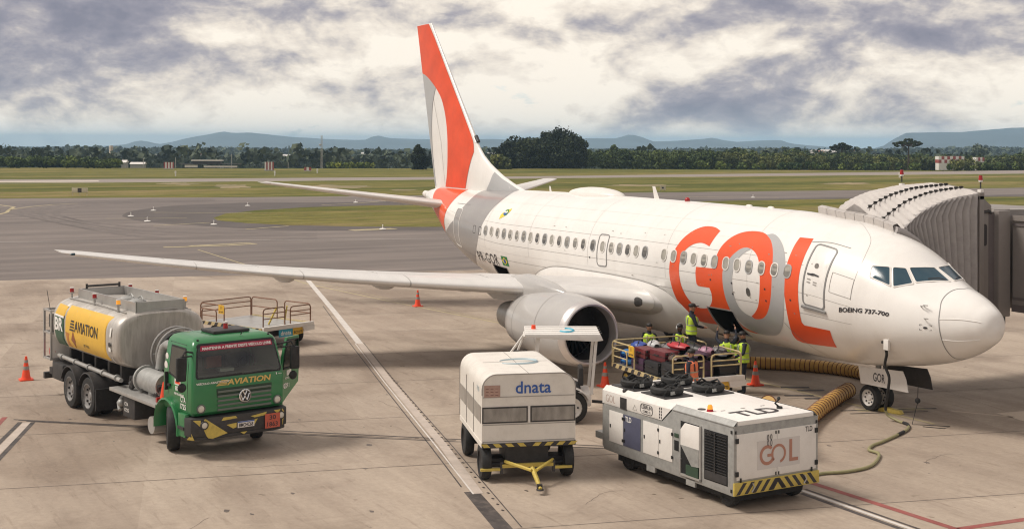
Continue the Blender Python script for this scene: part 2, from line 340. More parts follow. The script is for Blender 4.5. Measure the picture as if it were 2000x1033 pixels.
def catmull(P, closed=True, k=4, corner=38):
    n = len(P); out = []
    P = [np.array(p, float) for p in P]
    def ang(i):
        a, b, c = P[i-1], P[i], P[(i+1) % n]; u, w = b-a, c-b
        return math.degrees(abs(math.atan2(u[0]*w[1]-u[1]*w[0], u@w)))
    cr = [ang(i) > corner or (not closed and i in (0, n-1)) for i in range(n)]
    for i in range(n if closed else n-1):
        j = (i+1) % n; p1, p2 = P[i], P[j]; d = np.linalg.norm(p2-p1)
        m1 = (p2-P[i-1])/2 if not cr[i] else (p2-p1); m2 = (P[(j+1) % n]-p1)/2 if not cr[j] else (p2-p1)
        for mm in (m1, m2):
            L = np.linalg.norm(mm)
            if L > d*1.2: mm *= d*1.2/L
        for q in range(k):
            t = q/k; out.append((2*t**3-3*t*t+1)*p1+(t**3-2*t*t+t)*m1+(-2*t**3+3*t*t)*p2+(t**3-t*t)*m2)
    if not closed: out.append(P[-1])
    return [tuple(p) for p in out]
def inpoly(x, y, P):
    c = False; n = len(P)
    for i in range(n):
        x1, y1 = P[i]; x2, y2 = P[i-1]
        if (y1 > y) != (y2 > y) and x < (x2-x1)*(y-y1)/(y2-y1)+x1: c = not c
    return c
def region(P, step, fn, holes=()):
    """triangulate polygon P (2d) with inner points every step, map by fn"""
    xs = [p[0] for p in P]; ys = [p[1] for p in P]; pts = [tuple(p) for p in P]; n = len(P)
    edges = [(i, (i+1) % n) for i in range(n)]
    for H in holes:
        o = len(pts); pts += list(H); edges += [(o+i, o+(i+1) % len(H)) for i in range(len(H))]
    x = min(xs)+step*.5
    while x < max(xs):
        y = min(ys)+step*.5
        while y < max(ys):
            if inpoly(x, y, P) and not any(inpoly(x, y, H) for H in holes): pts.append((x, y))
            y += step
        x += step
    v, e, f, *_ = delaunay_2d_cdt([Vector(p) for p in pts], edges, [], 1, 1e-5)
    fs = []
    for t in f:
        cx = sum(v[i].x for i in t)/3; cy = sum(v[i].y for i in t)/3
        if inpoly(cx, cy, P) and not any(inpoly(cx, cy, H) for H in holes): fs.append(tuple(t))
    return [fn(p.x, p.y) for p in v], fs
def rrect(w, h, r, n=4, cx=0, cy=0):
    o = []
    for sx, sy, a in ((1, 1, 0), (-1, 1, 90), (-1, -1, 180), (1, -1, 270)):
        for i in range(n+1):
            t = R_(a+90*i/n); o.append((cx+sx*(w/2-r)+r*math.cos(t), cy+sy*(h/2-r)+r*math.sin(t)))
    return o
def pchip(x, y):
    x = np.array(x, float); y = np.array(y, float); h = np.diff(x); d = np.diff(y)/h; mm = np.zeros(len(x))
    for i in range(1, len(x)-1):
        if d[i-1]*d[i] > 0:
            w1 = 2*h[i]+h[i-1]; w2 = h[i]+2*h[i-1]; mm[i] = (w1+w2)/(w1/d[i-1]+w2/d[i])
    mm[0] = d[0]; mm[-1] = d[-1]
    def f(t):
        i = int(min(max(np.searchsorted(x, t)-1, 0), len(x)-2)); s = (t-x[i])/h[i]; s = min(max(s, 0), 1)
        return float((1+2*s)*(1-s)**2*y[i]+s*(1-s)**2*h[i]*mm[i]+s*s*(3-2*s)*y[i+1]+s*s*(s-1)*h[i]*mm[i+1])
    return f

# ================================================================== THE GROUND
CAMP = Vector((-21.894, 24.561)); FX = Vector((0.8825, -0.4704)); RX_ = Vector((-0.4704, -0.8825))
def spot(u, d):
    """ground point at depth d along the bearing u (photo column / 2000)"""
    p = CAMP + FX*d + RX_*((u-1000)/2587.3*d); return p.x, p.y
def hgt(v, d): return 6.92-(v-277.8)*d/2587.3
def terrain(x, y):
    d = (Vector((x, y))-CAMP).dot(FX); d = max(d, 0)
    pts = [(0, 0), (345, 0), (430, -2.0), (600, -7.5), (900, -13), (1300, -12), (1700, -9.5), (2600, -26), (5000, -40), (20000, -60)]
    for (a, za), (b_, zb_) in zip(pts, pts[1:]):
        if d <= b_: t = (d-a)/(b_-a); return za+(zb_-za)*t
    return -60
def gmat(name, build):
    mm = bpy.data.materials.new(name); mm.use_nodes = True; t = mm.node_tree; b = t.nodes['Principled BSDF']
    geo = t.nodes.new('ShaderNodeNewGeometry')
    def mapped(scale, rot=0.0):
        mp = t.nodes.new('ShaderNodeMapping'); mp.inputs['Scale'].default_value = scale; mp.inputs['Rotation'].default_value = (0, 0, rot); t.links.new(geo.outputs['Position'], mp.inputs[0]); return mp.outputs[0]
    def noi(vec, s, d=6, r=0.6, dist=0.0):
        n = t.nodes.new('ShaderNodeTexNoise'); t.links.new(vec, n.inputs[0]); n.inputs['Scale'].default_value = s; n.inputs['Detail'].default_value = d; n.inputs['Roughness'].default_value = r; n.inputs['Distortion'].default_value = dist; return n.outputs[0]
    def rmp(v, st):
        n = t.nodes.new('ShaderNodeValToRGB'); t.links.new(v, n.inputs[0]); e = n.color_ramp.elements
        while len(e) < len(st): e.new(.5)
        for i, (p, c) in enumerate(st): e[i].position = p; e[i].color = (*c, 1)
        return n.outputs[0]
    def mix(f, a, c, mode='MIX'):
        n = t.nodes.new('ShaderNodeMix'); n.data_type = 'RGBA'; n.blend_type = mode
        for s_, v in ((0, f), (6, a), (7, c)):
            if isinstance(v, (int, float)): n.inputs[s_].default_value = v
            elif isinstance(v, tuple): n.inputs[s_].default_value = (*v, 1)
            else: t.links.new(v, n.inputs[s_])
        return n.outputs[2]
    def bump(v, st, dist=0.02):
        n = t.nodes.new('ShaderNodeBump'); n.inputs['Strength'].default_value = st; n.inputs['Distance'].default_value = dist; t.links.new(v, n.inputs['Height']); t.links.new(n.outputs[0], b.inputs['Normal'])
    build(b, t, mapped, noi, rmp, mix, bump); M[name] = mm; return mm
JA = math.atan2(0.252, -0.968)      # direction of the apron joints
def conc(b, t, mapped, noi, rmp, mix, bump):
    base = rmp(noi(mapped((1, 1, 1)), 0.11, 5, 0.6), [(0.3, (0.345, 0.285, 0.230)), (0.7, (0.435, 0.362, 0.292))])
    streak = rmp(noi(mapped((0.09, 1.0, 1), -JA-math.pi/2), 0.55, 7, 0.68), [(0.36, (0.82, 0.80, 0.79)), (0.66, (1.06, 1.06, 1.05))])
    c = mix(1.0, base, streak, 'MULTIPLY')
    c = mix(1.0, c, rmp(noi(mapped((1, 1, 1)), 7.0, 6, 0.75), [(0.3, (0.88, 0.88, 0.88)), (0.7, (1.09, 1.09, 1.09))]), 'MULTIPLY')
    c = mix(1.0, c, rmp(noi(mapped((1, 1, 1)), 0.28, 7, 0.72, .6), [(0.52, (1, 1, 1)), (0.70, (0.74, 0.72, 0.71))]), 'MULTIPLY')
    c = mix(1.0, c, rmp(noi(mapped((1, 1, 1)), 1.6, 3, 0.5), [(0.70, (1, 1, 1)), (0.76, (0.68, 0.65, 0.62))]), 'MULTIPLY')
    # slab to slab tone on the 5 m joint grid
    geo = t.nodes.new('ShaderNodeNewGeometry'); mp = t.nodes.new('ShaderNodeMapping'); mp.vector_type = 'TEXTURE'; mp.inputs['Location'].default_value = (10.25, 17.2, 0); mp.inputs['Rotation'].default_value = (0, 0, JA); mp.inputs['Scale'].default_value = (5, 5, 1); t.links.new(geo.outputs['Position'], mp.inputs[0])
    fl = t.nodes.new('ShaderNodeVectorMath'); fl.operation = 'FLOOR'; t.links.new(mp.outputs[0], fl.inputs[0]); wn = t.nodes.new('ShaderNodeTexWhiteNoise'); t.links.new(fl.outputs[0], wn.inputs[0])
    c = mix(1.0, c, rmp(wn.outputs[0], [(0.0, (.90, .885, .875)), (1.0, (1.06, 1.06, 1.06))]), 'MULTIPLY')
    # oil drips
    c = mix(1.0, c, rmp(noi(mapped((1, 1, 1)), 3.2, 2, 0.5), [(0.735, (1, 1, 1)), (0.765, (0.50, 0.46, 0.43))]), 'MULTIPLY')
    c = mix(1.0, c, rmp(noi(mapped((1, 1, 1)), 0.16, 4, 0.6, .8), [(0.48, (1.03, 1.03, 1.03)), (0.68, (0.74, 0.71, 0.69))]), 'MULTIPLY')
    c = mix(1.0, c, rmp(noi(mapped((0.25, 2.2, 1), -JA-math.pi/2+.25), 2.4, 5, 0.7), [(0.56, (1.02, 1.02, 1.02)), (0.72, (0.78, 0.755, 0.74))]), 'MULTIPLY')
    t.links.new(c, b.inputs['Base Color']); b.inputs['Roughness'].default_value = 0.75; b.inputs['Specular IOR Level'].default_value = 0.35
    bump(noi(mapped((1, 1, 1)), 30, 4), 0.12)
gmat('apron_concrete', conc)
def asph(b, t, mapped, noi, rmp, mix, bump):
    base = rmp(noi(mapped((1, 1, 1)), 0.04, 5, 0.6), [(0.3, (0.15, 0.125, 0.113)), (0.7, (0.205, 0.172, 0.153))])
    c = mix(1.0, base, rmp(noi(mapped((0.45, 0.018, 1), -0.23), 1.0, 5, 0.7), [(0.34, (0.70, 0.70, 0.70)), (0.62, (1.12, 1.11, 1.10))]), 'MULTIPLY')
    c = mix(1.0, c, rmp(noi(mapped((1.3, 0.05, 1), -0.23), 1.4, 3, 0.6), [(0.40, (0.80, 0.79, 0.79)), (0.58, (1.04, 1.04, 1.04))]), 'MULTIPLY')
    t.links.new(c, b.inputs['Base Color']); b.inputs['Roughness'].default_value = 0.8; bump(noi(mapped((1, 1, 1)), 25, 4), 0.15)
gmat('taxiway_asphalt', asph)
def runw(b, t, mapped, noi, rmp, mix, bump):
    c = rmp(noi(mapped((0.3, 0.02, 1), -.1), 0.6, 5, 0.6), [(0.3, (0.21, 0.175, 0.155)), (0.7, (0.29, 0.245, 0.215))])
    t.links.new(c, b.inputs['Base Color']); b.inputs['Roughness'].default_value = 0.85
gmat('runway_asphalt', runw)
def grass(b, t, mapped, noi, rmp, mix, bump):
    c = rmp(noi(mapped((1, 0.16, 1), -.2), 0.07, 8, 0.7, .4), [(0.33, (0.070, 0.082, 0.020)), (0.46, (0.115, 0.118, 0.030)), (0.54, (0.165, 0.150, 0.045)), (0.62, (0.215, 0.170, 0.075)), (0.72, (0.27, 0.20, 0.11))])
    c = mix(1.0, c, rmp(noi(mapped((1, 0.25, 1), -.2), 0.7, 6, 0.75), [(0.34, (0.55, 0.58, 0.55)), (0.66, (1.4, 1.35, 1.25))]), 'MULTIPLY')
    t.links.new(c, b.inputs['Base Color']); b.inputs['Roughness'].default_value = 0.95; b.inputs['Specular IOR Level'].default_value = 0.1
    bump(noi(mapped((1, 1, 1)), 1.5, 5), 0.5, 0.3)
gmat('field_grass', grass)
def soil(b, t, mapped, noi, rmp, mix, bump):
    c = rmp(noi(mapped((1, .4, 1), -.2), 0.3, 6, 0.7), [(0.35, (0.11, 0.11, 0.035)), (0.55, (0.25, 0.19, 0.10)), (0.7, (0.38, 0.29, 0.16))])
    t.links.new(c, b.inputs['Base Color']); b.inputs['Roughness'].default_value = 0.95
gmat('bare_soil', soil)

def strip(name, pts, w, mk, z, w1=None, label=None, spots=None):
    pts = [Vector(p) for p in pts]; n = len(pts); vs = []
    for i, p in enumerate(pts):
        d = (pts[min(i+1, n-1)]-pts[max(i-1, 0)]).normalized(); q = Vector((-d.y, d.x)); ww = w if w1 is None else w+(w1-w)*i/(n-1)
        vs += [(p.x+q.x*ww/2, p.y+q.y*ww/2, z), (p.x-q.x*ww/2, p.y-q.y*ww/2, z)]
    b = B(mk); b.add(vs, [(2*i, 2*i+1, 2*i+3, 2*i+2) for i in range(n-1)])
    return b
def sheet(name, P, mk, z):
    b = B(mk); v, f = region(P, 1e9, lambda x, y: (x, y, z)); b.add(v, f); return b.build(name, kind='structure', smooth=False)
# one sheet of grass and fields out to the horizon
rings = [0, 60, 150, 250, 345, 400, 500, 650, 900, 1300, 1700, 2600, 5000, 9000, 14000]
b = B('field_grass'); P = []
for r in rings:
    row = []
    for k in range(73):
        a = 2*math.pi*k/72; x = CAMP.x+r*math.cos(a); y = CAMP.y+r*math.sin(a); row.append((x, y, terrain(x, y)))
    P.append(row)
b.grid(P); b.build('ground', kind='structure', smooth=True)
random.seed(5)
def rough(P, amp, seg=4.0):
    """break straight grass edges into an uneven line"""
    out = []
    for i in range(len(P)-1):
        a, c = Vector(P[i]), Vector(P[i+1]); n = max(1, int((c-a).length/seg))
        for k in range(n): out.append(tuple(a+(c-a)*k/n+Vector((random.uniform(-amp, amp), 0))))
    out.append(P[-1]); return out
far = [(170, 150), (148.5, 20), (146.4, 4.1), (141.5, -12.7), (138.4, -24.8), (134.5, -45), (131.6, -73.2), (129, -88.5), (126.6, -108.9), (122, -160), (90, -420)]
sheet('taxiway', [(-70, 260)]+[(180, 260)]+rough(far, 0.5)+[(-70, -420)], 'taxiway_asphalt', 0.004)
edge = [(110, 278), (47.8, 16.1), (42.4, -6.6), (9.5, -145)]
sheet('apron', [(-75, 278)]+edge+[(-75, -145)], 'apron_concrete', 0.010)
isl = [(76.4, -20.7), (79.1, -15.1), (83.4, -10.5), (87.6, -8.3), (92, -7.2), (96.1, -7.9), (102.3, -10.7), (107.4, -15.3), (111.2, -22.0), (112.1, -28.1), (110.8, -36.6), (107, -55), (105.5, -68), (104, -85), (101, -110), (96, -122), (84, -112), (75, -95), (70, -70), (71, -40)]
sheet('grass_island', rough(isl+[isl[0]], 0.35, 2.5)[:-1], 'field_grass', 0.010)
sheet('runway', rough([(275, 400), (238, 160), (209.9, -3.6), (202.7, -35.7), (200, -76.4), (201, -106.4), (198, -155.3), (193.2, -224.6), (180, -420)], .3, 15)+rough([(205, -420), (217.9, -253.2), (215, -167.4), (213, -112.4), (216, -83.8), (221.2, -40.6), (229, -6.2), (255, 160), (292, 400)], .3, 15), 'runway_asphalt', 0.004)
b = strip('', [(262, 300), (216, 2), (213, -20)], 7, 'wlet', 0.012); M['pale_concrete'] = mat('pale_concrete', (0.50, 0.44, 0.37), 0.8, var=.1, scale=.2); b.m = ['pale_concrete']; b.build('runway_shoulder', kind='structure', smooth=False)
b = strip('', [(205.5, -3), (199.5, -76), (198.5, -110), (192, -225)], 1.1, 'pale_concrete', 0.012); b.build('runway_edge_line', kind='structure', smooth=False)
# worn soil in the grass
for (u, v, w, h) in ((350, 361, 90, 5), (455, 366, 85, 9), (640, 366, 190, 8), (790, 372, 60, 4), (1650, 357, 120, 5), (1250, 362, 150, 5)):
    P = []
    for k in range(26):
        a = 2*math.pi*k/26; rr = random.uniform(.55, 1.1); uu = u+w/2*math.cos(a)*rr; vv = v+h/2*math.sin(a)*rr
        d = 6.92*2587.3/(vv-277.8); P.append(spot(uu, d))
    sheet('worn_patch', P, 'bare_soil', 0.006)
def catmull3_2d(P):
    Q = catmull(P, closed=False, k=6, corner=80); return [tuple(p) for p in Q]
# painted lines
M['line_yellow'] = mat('taxi_yellow_paint', (0.42, 0.35, 0.20), 0.7, var=.25, scale=1.5, dirt=.5, dirtcol=(0.2, .17, .13))
M['line_white'] = mat('apron_white_paint', (0.60, 0.56, 0.52), 0.7, var=.12, scale=2.5, dirt=.35, dirtcol=(0.36, .31, .26))
M['line_red'] = mat('apron_red_paint', (0.27, 0.07, 0.06), 0.7, var=.2, scale=2, dirt=.4, dirtcol=(0.3, .2, .16))
M['line_black'] = mat('apron_black_paint', (0.055, 0.045, 0.042), 0.7, var=.3, scale=2, dirt=.5, dirtcol=(0.22, .18, .15))
M['joint'] = mat('slab_joint', (0.13, 0.105, 0.09), 0.9, var=.3, scale=2)
M['patchc'] = mat('pale_concrete_patch', (0.52, 0.43, 0.34), 0.8, var=.08, scale=2)
def lines(name, mk, z, items):
    for it in items:
        pts, w = it[0], it[1]; b = strip('', pts, w, mk, z, it[2] if len(it) > 2 else None); b.build(name, kind='structure', smooth=False)
lines('apron_line', 'line_white', 0.016, [([(44.1, 1.7), (28.9, 5.62), (20.6, 7.80)], 0.23), ([(-1.3, 7.05), (-6, 7.06)], 0.10)])
M['line_worn'] = mat('apron_worn_paint', (0.47, 0.40, 0.345), 0.75, var=.12, scale=2.5, dirt=.4, dirtcol=(0.36, .30, .25))
lines('apron_line', 'line_worn', 0.016, [([(20.6, 7.78), (13.5, 9.68), (5.5, 11.72), (1.4, 12.88)], 0.21)])
lines('apron_line', 'line_white', 0.018, [([(20.7, 7.93), (13.5, 9.85), (5.5, 11.90), (1.4, 12.98)], 0.035)])
lines('apron_line', 'line_black', 0.014, [([(1.6, 12.93), (-1.2, 13.6), (-6, 14.9)], 0.30, 0.36), ([(12.35, 19.62), (9.0, 20.75), (3, 22.8)], .11), ([(12.5, 19.9), (9.2, 21.05), (3, 23.15)], .11),
    ([(12.9, 20.0), (10.5, 17.1), (8.7, 14.6), (5.9, 11.2), (3.5, 8.2)], .07), ([(12.55, 19.75), (10.2, 17.0), (5.6, 11.2), (3.2, 8.2)], .06), ([(12.75, 19.9), (10.4, 17.1), (5.8, 11.25)], .03),
    ([(-1.3, 6.92), (-6, 6.93)], .07), ([(-1.5, 7.2), (-6, 7.22)], .12), ([(31.0, 5.35), (20.9, 8.05), (13.6, 9.95), (5.6, 12.0), (2, 12.95)], .03), ([(20.7, 7.62), (13.4, 9.55), (5.4, 11.55), (-1, 13.2)], .025)])
lines('apron_line', 'line_red', 0.014, [([(13.3, 20.15), (9, 21.5), (2, 24.2)], .13), ([(-0.6, 6.5), (-2.6, 6.42), (-6, 6.3)], .17), ([(-4.7, 6.3), (-4.85, 4.5), (-5.2, 1)], .17)])
lines('apron_line', 'line_yellow', 0.014, [([(62, 2.5), (48.7, 2.85), (39.5, 3.05), (31, 2.2), (22.9, 1.15), (12, .3), (2, 0)], .12), ([(41.1, 2.6), (31, 1.8), (22.4, .8)], .05)])
lines('taxiway_line', 'line_yellow', 0.012, [([(107.8, -5.2), (104.6, -10.3), (103, -13.5)], .28), ([(87.4, -.5), (89.6, -5.8)], .28), ([(79.9, -6), (82.3, -10.3)], .3), ([(99.2, 1), (97.1, -5.7)], .22),
    ([(109.3, 8.9), (113.5, 7.5), (117, 6.9), (121, 6.1), (124.2, 5.4), (130.3, 6.3), (140, 9)], .35), ([(118.5, 6.6), (121.5, 5.3), (124.5, 3.6), (128, 1), (130, -2)], .3), ([(123, -37), (117, -29.5), (115.2, -25)], .3),
    ([(65.3, 2.2), (65.6, .3), (66.2, -2), (65.2, -2.2), (64.6, -.2), (64.9, 4)], .5), ([(75.2, -13), (75.6, -16.8)], 1.2), ([(120, -72), (114, -78), (110, -84)], .3)])
lines('taxiway_line', 'line_white', 0.012, [([(78, 24), (74.2, 12.9), (69.6, 0), (64.1, -15.9), (55, -42)], .10)])
lines('apron_line', 'line_worn', 0.013, [([(12.4, 19.75), (9.1, 20.9), (3, 22.97)], .2)])
M['dark_asph'] = mat('dark_patched_asphalt', (0.085, 0.070, 0.064), .85, var=.2, scale=.25, dirt=.3, dirtcol=(.13, .11, .10), obj=True)
M['tyre_dark'] = mat('tyre_streak', (0.135, 0.113, 0.102), .8, var=.2, scale=.5)
def gp(u, v): return spot(u, 6.92*2587.3/(v-277.8))
sheet('dark_shoulder', rough(catmull([gp(238, 425), gp(262, 414), gp(330, 405), gp(470, 398), (121, -28), (119, -45), (112, -60), (109, -75), (107, -95), (104, -125), (80, -120), (68, -98), (64, -70), (66, -45), (70, -24), gp(600, 452), gp(480, 448), gp(350, 441), gp(280, 435)], k=3), .2, 3)[:-1], 'dark_asph', 0.0065)
for k, off in enumerate((0, 1.1, 4.2, 5.6, 8.5, 11.5, 13.0)):
    P = [gp(620, 452+off*1.2), gp(430, 450+off*1.5), gp(290, 446+off*1.6), gp(185, 437+off*1.2), gp(132-off*6, 427), gp(115-off*9, 417-off*.3), gp(160-off*7, 407-off*.4), gp(260, 399-off*.5), gp(420, 395-off*.3)]
    bb = strip('', catmull3_2d(P), .28+.1*(k % 3), 'tyre_dark', 0.0085); bb.build('tyre_streak', kind='structure', smooth=False)
# stand numbers and blocks beside the nose wheel
lines('apron_line', 'line_black', 0.018, [([(4.9, 1.35), (4.55, 1.0)], .42), ([(5.15, 0.9), (4.75, 0.5)], .10), ([(4.3, .95), (3.4, -1.5)], .09), ([(3.9, 1.0), (3.2, -1.0)], .06), ([(7.6, .2), (7.2, -.5)], .2), ([(7.0, .1), (6.7, -.6)], .2), ([(6.6, .9), (6.2, .2)], .2), ([(6.0, .7), (5.7, .1)], .18)])
lines('apron_line', 'line_yellow', 0.016, [([(4.15, .55), (3.5, -1.2)], .3)])
lines('apron_patch', 'patchc', 0.013, [([(1.6, -2.3), (1.4, -3.6)], 1.3), ([(1.2, -3.6), (0.7, -6)], .16), ([(3.0, -1.6), (1.7, -2.4)], .10)])
# slab joints
E1 = Vector((-0.968, 0.252)); E2 = Vector((0.243, 0.970)); O = Vector((10.25, 17.2))
jb = B('joint')
def jl(p, q, w=.022):
    bb = strip('', [p, q], w, 'joint', 0.0125); jb.add(bb.v, bb.f)
for k in range(-7, 6):
    o = O+E1*(k*5.0); wob = random.uniform(-.02, .02); jl(o-E2*110, o+E2*60, .02+abs(wob)*.6)
for k in range(-18, 10):
    if k == 0 or k % 3: continue
    o = Vector((13.5, 9.75))+E2*(k*5.0); jl(o-E1*30, o+E1*40, .011)
jb.build('slab_joints', kind='structure', smooth=False)
# sunken fixings along the white line, and small pits
pb = B('line_black')
for k in range(46):
    t = k*.42; c = Vector((15.2, 9.2))+E1*t; c += E2*-0.12
    if c.x < 0: break
    pb.box(c.x-.035, c.x+.035, c.y-.02, c.y+.02, .0165, .022)
pb.build('line_fixings', kind='stuff')

rs_ = random.Random(21); kb = B('line_black'); M['oil'] = mat('oil_stain', (0.13, 0.105, 0.09), .55, var=.3, scale=6)
def blot(bb, x, y, r, z):
    n = 9; P = []
    for k in range(n): a = 2*math.pi*k/n; q = r*rs_.uniform(.6, 1.15); P.append((x+q*math.cos(a)*1.3, y+q*math.sin(a)*.8, z))
    bb.add(P, [tuple(range(n))])
ob = B('oil')
for k in range(70): blot(ob, rs_.uniform(-2, 16), rs_.uniform(2, 21), rs_.choice([.012, .015, .02, .03, .05]), .0128)
for (x, y) in ((3.1, 16.1), (2.5, 17.6), (1.2, 15.2), (4.3, 14.1), (.4, 16.9), (-.8, 3.1), (1.4, 3.9), (6.3, 13.2)): blot(ob, x, y, rs_.uniform(.05, .09), .0129)
ob.build('oil_spots', kind='stuff', smooth=False)
cbk = B('joint')
for (x, y, a, L) in ((5.2, 14.8, 1.1, 2.2), (2.2, 18.0, 2.4, 1.6), (9.2, 11.0, .4, 1.8), (.3, 10.2, 1.7, 1.4), (12.5, 13.0, 1.9, 2.2), (-.6, 1.8, .7, 1.6)):
    P = [(x, y)]
    for q in range(9): a += rs_.uniform(-.4, .4); P.append((P[-1][0]+L/9*math.cos(a), P[-1][1]+L/9*math.sin(a)))
    bb = strip('', P, .010, 'joint', .0127); cbk.add(bb.v, bb.f)
cbk.build('apron_cracks', kind='stuff', smooth=False)
# ------------------------------------------------------------------ taxiway lights and signs
def taxi_light(i, u, v):
    d = 6.92*2587.3/(v-277.8); x, y = spot(u, d)
    return x, y
M['lightw'] = mat('fixture_white', (0.75, 0.72, 0.68), .5)
t0 = None
LT = [(300, 414, 'leftmost small white taxiway light on the asphalt left of the grass island tip'), (256, 425, 'white taxiway light nearest the left edge, on dark asphalt before the island'), (288, 435, 'white taxiway light nearest the apron of those left of the island'),
      (418, 441, 'white taxiway light just in front of the left tip of the grass island'), (484, 404, 'white taxiway light behind the far edge of the grass island tip'), (695, 397, 'white taxiway light on the far taxiway right of the stabiliser tip'),
      (748, 449, 'white taxiway light by the near edge of the island, left of the tail'), (1471, 385, 'white taxiway light on the far taxiway behind the forward fuselage'), (1978, 408, 'white taxiway light at the right edge above the jet bridge')]
for i, (u, v, lab) in enumerate(LT):
    x, y = taxi_light(i, u, v)
    if t0 is None:
        t0 = thing('taxiway_light', lab, 'light', (x, y, .006), 0, 'taxiway edge lights')
        b = B('lightw'); b.lathe([(0, .0), (0, .26), (.03, .30), (.08, .20), (.11, .001)], 14, 'Z'); b.build('base', t0)
        b = B('lightw'); b.cyl((0, 0, .1), (0, 0, .30), .03); b.ball((0, 0, .33), .05); b.build('lamp', t0)
    else: dup(t0, (x, y, .006), label=lab)
# guidance sign with four boards
x, y = spot(156, 6.92*2587.3/(384.5-277.8)); sg = thing('taxiway_sign', 'low cream taxiway guidance sign with dark arrows on the far grass at left', 'sign', (x, y, 0), math.degrees(yaw)+90+180)
b = B(mat('sign_face_cream', (.62, .56, .42), .6).name and 'lightw'); M['sgn'] = mat('sign_cream', (.58, .52, .38), .6)
b = B('sgn'); b.box(-1.0, 1.0, -.06, .06, .35, .95); b.build('panel', sg, bevel=.02)
for sx in (-.9, 0, .9):
    b = B('sgn'); b.box(sx-.04, sx+.04, -.03, .03, 0, .35); b.build('post', sg)
b = B('line_black'); b.box(-.25, .25, -.075, .075, .38, .92); b.build('centre_board', sg)
b = B('ink')
for sx, di in ((-.78, -1), (.78, 1)):
    b.prism([(sx+di*.12, .65), (sx-di*.10, .80), (sx-di*.10, .50)], .065, .075, 'Y')
b.build('arrow', sg)
for sx in (-.45, .45): text('lettering', 'B', .18, .34, 'ink', sg, T_(sx+.09, .068, .48) @ RZ(180) @ RX(90))
text('lettering', 'A', .26, .34, 'wlet', sg, T_(.13, .080, .48) @ RZ(180) @ RX(90))
# ------------------------------------------------------------------ things beyond the runway
def gz(u, v, d=None):
    d = d or 6.92*2587.3/(v-277.8); x, y = spot(u, d); return x, y, terrain(x, y), d
def antenna_boards(u, v, w, h, n, label):
    x, y, z, d = gz(u, v); t = thing('antenna_screen', label, 'antenna', (x, y, z), math.degrees(yaw)+90); W = w*d/2587; H = h*d/2587
    for k in range(n):
        b = B('redst' if k % 2 == 0 else 'lightw'); b.box(-W/2+W*k/n, -W/2+W*(k+.94)/n, -.08, .08, .25, H); b.build('panel', t)
    b = B('silver'); b.box(-W/2, W/2, .1, .2, .1, .3); b.build('base_rail', t)
M['redst'] = mat('antenna_red', (0.33, 0.08, 0.07), .6)
antenna_boards(330, 333, 20, 14, 7, 'red and white striped antenna screen left of the long dark shelter')
antenna_boards(526, 336, 18, 18, 6, 'red and white striped antenna screen standing between shelter and lattice mast')
antenna_boards(601, 337, 14, 9, 3, 'low red box with white middle beside the lattice mast')
# long open shelter
x, y, z, d = gz(405, 329, 356); s_ = thing('airfield_shelter', 'long flat roofed dark open shelter beyond the runway at left', 'building', (x, y, z), math.degrees(yaw)+90)
k = d/2587
b = B('dark'); b.box(-65*k, 55*k, -1.5, 1.5, 7*k, 8.2*k); b.build('roof', s_)
b = B('panelw'); b.box(-30*k, 30*k, -1.2, 1.2, 13.5*k, 15.5*k); b.build('upper_roof', s_)
b = B('dark'); b.box(-27*k, 27*k, -1, 1, 8.2*k, 13.5*k); b.build('upper_wall', s_)
b = B('panelw'); b.box(-60*k, 5*k, 1.0, 1.2, 1*k, 4.5*k); b.build('wall', s_); b = B('panelw'); b.box(17*k, 42*k, 1.0, 1.2, 1*k, 6*k); b.build('wall', s_)
for q in range(13):
    b = B('dark'); px_ = (-62+q*9.2)*k; b.box(px_-.06, px_+.06, -1.4, -1.28, 0, 7*k); b.build('post', s_)
# pale tower, poles and masts
x, y, z, d = gz(217, 329, 520); z = terrain(x, y); tw = B('pale_concrete'); H = hgt(287, d)-z; tw.box(-.55, .55, -.55, .55, 0, H); tw.box(-.62, .62, -.62, .62, H-1, H-.7); o = tw.build('concrete_tower', bevel=.05, loc=(x, y, z), rotz=20); tag(o, 'slim pale grey concrete tower rising above the far hedge at left', 'tower')
def mast(u, vt, d, label, arms=True):
    x, y = spot(u, d); z = terrain(x, y); H = hgt(vt, d)-z; t = thing('lattice_mast', label, 'mast', (x, y, z), 15)
    for sx, sy in ((-.28, -.24), (.28, -.24), (0, .28)):
        b = B('silver'); b.tube([(sx, sy, 0), (sx*.8, sy*.8, H)], .05, 5); b.build('upright', t)
    b = B('silver'); n = int(H/1.2)
    for k in range(n): a0, a1 = H*k/n, H*(k+1)/n; b.tube([(-.26, -.22, a0), (.26, -.22, a1)], .02, 4); b.tube([(.26, -.22, a0), (0, .26, a1)], .02, 4)
    b.build('bracing', t, kind='stuff')
    if arms:
        b = B('silver'); b.cyl((.4, 0, H*.72), (1.0, 0, H*.72), .28); b.build('dish', t)
mast(628, 266, 420, 'tall thin lattice radio mast on the horizon left of the round tree')
for (u, vt, d, lab) in ((452, 303, 380, 'thin pole right of the long shelter'), (280, 311, 380, 'thin pole in front of the pale sheds at far left'), (343, 310, 365, 'thin lamp pole beside the striped antenna screen'), (563, 318, 380, 'short white pole behind the field at centre left')):
    x, y = spot(u, d); z = terrain(x, y); b = B('silver'); b.tube([(0, 0, 0), (0, 0, hgt(vt, d)-z)], .09, 6); o = b.build('pole', loc=(x, y, z)); tag(o, lab, 'pole')
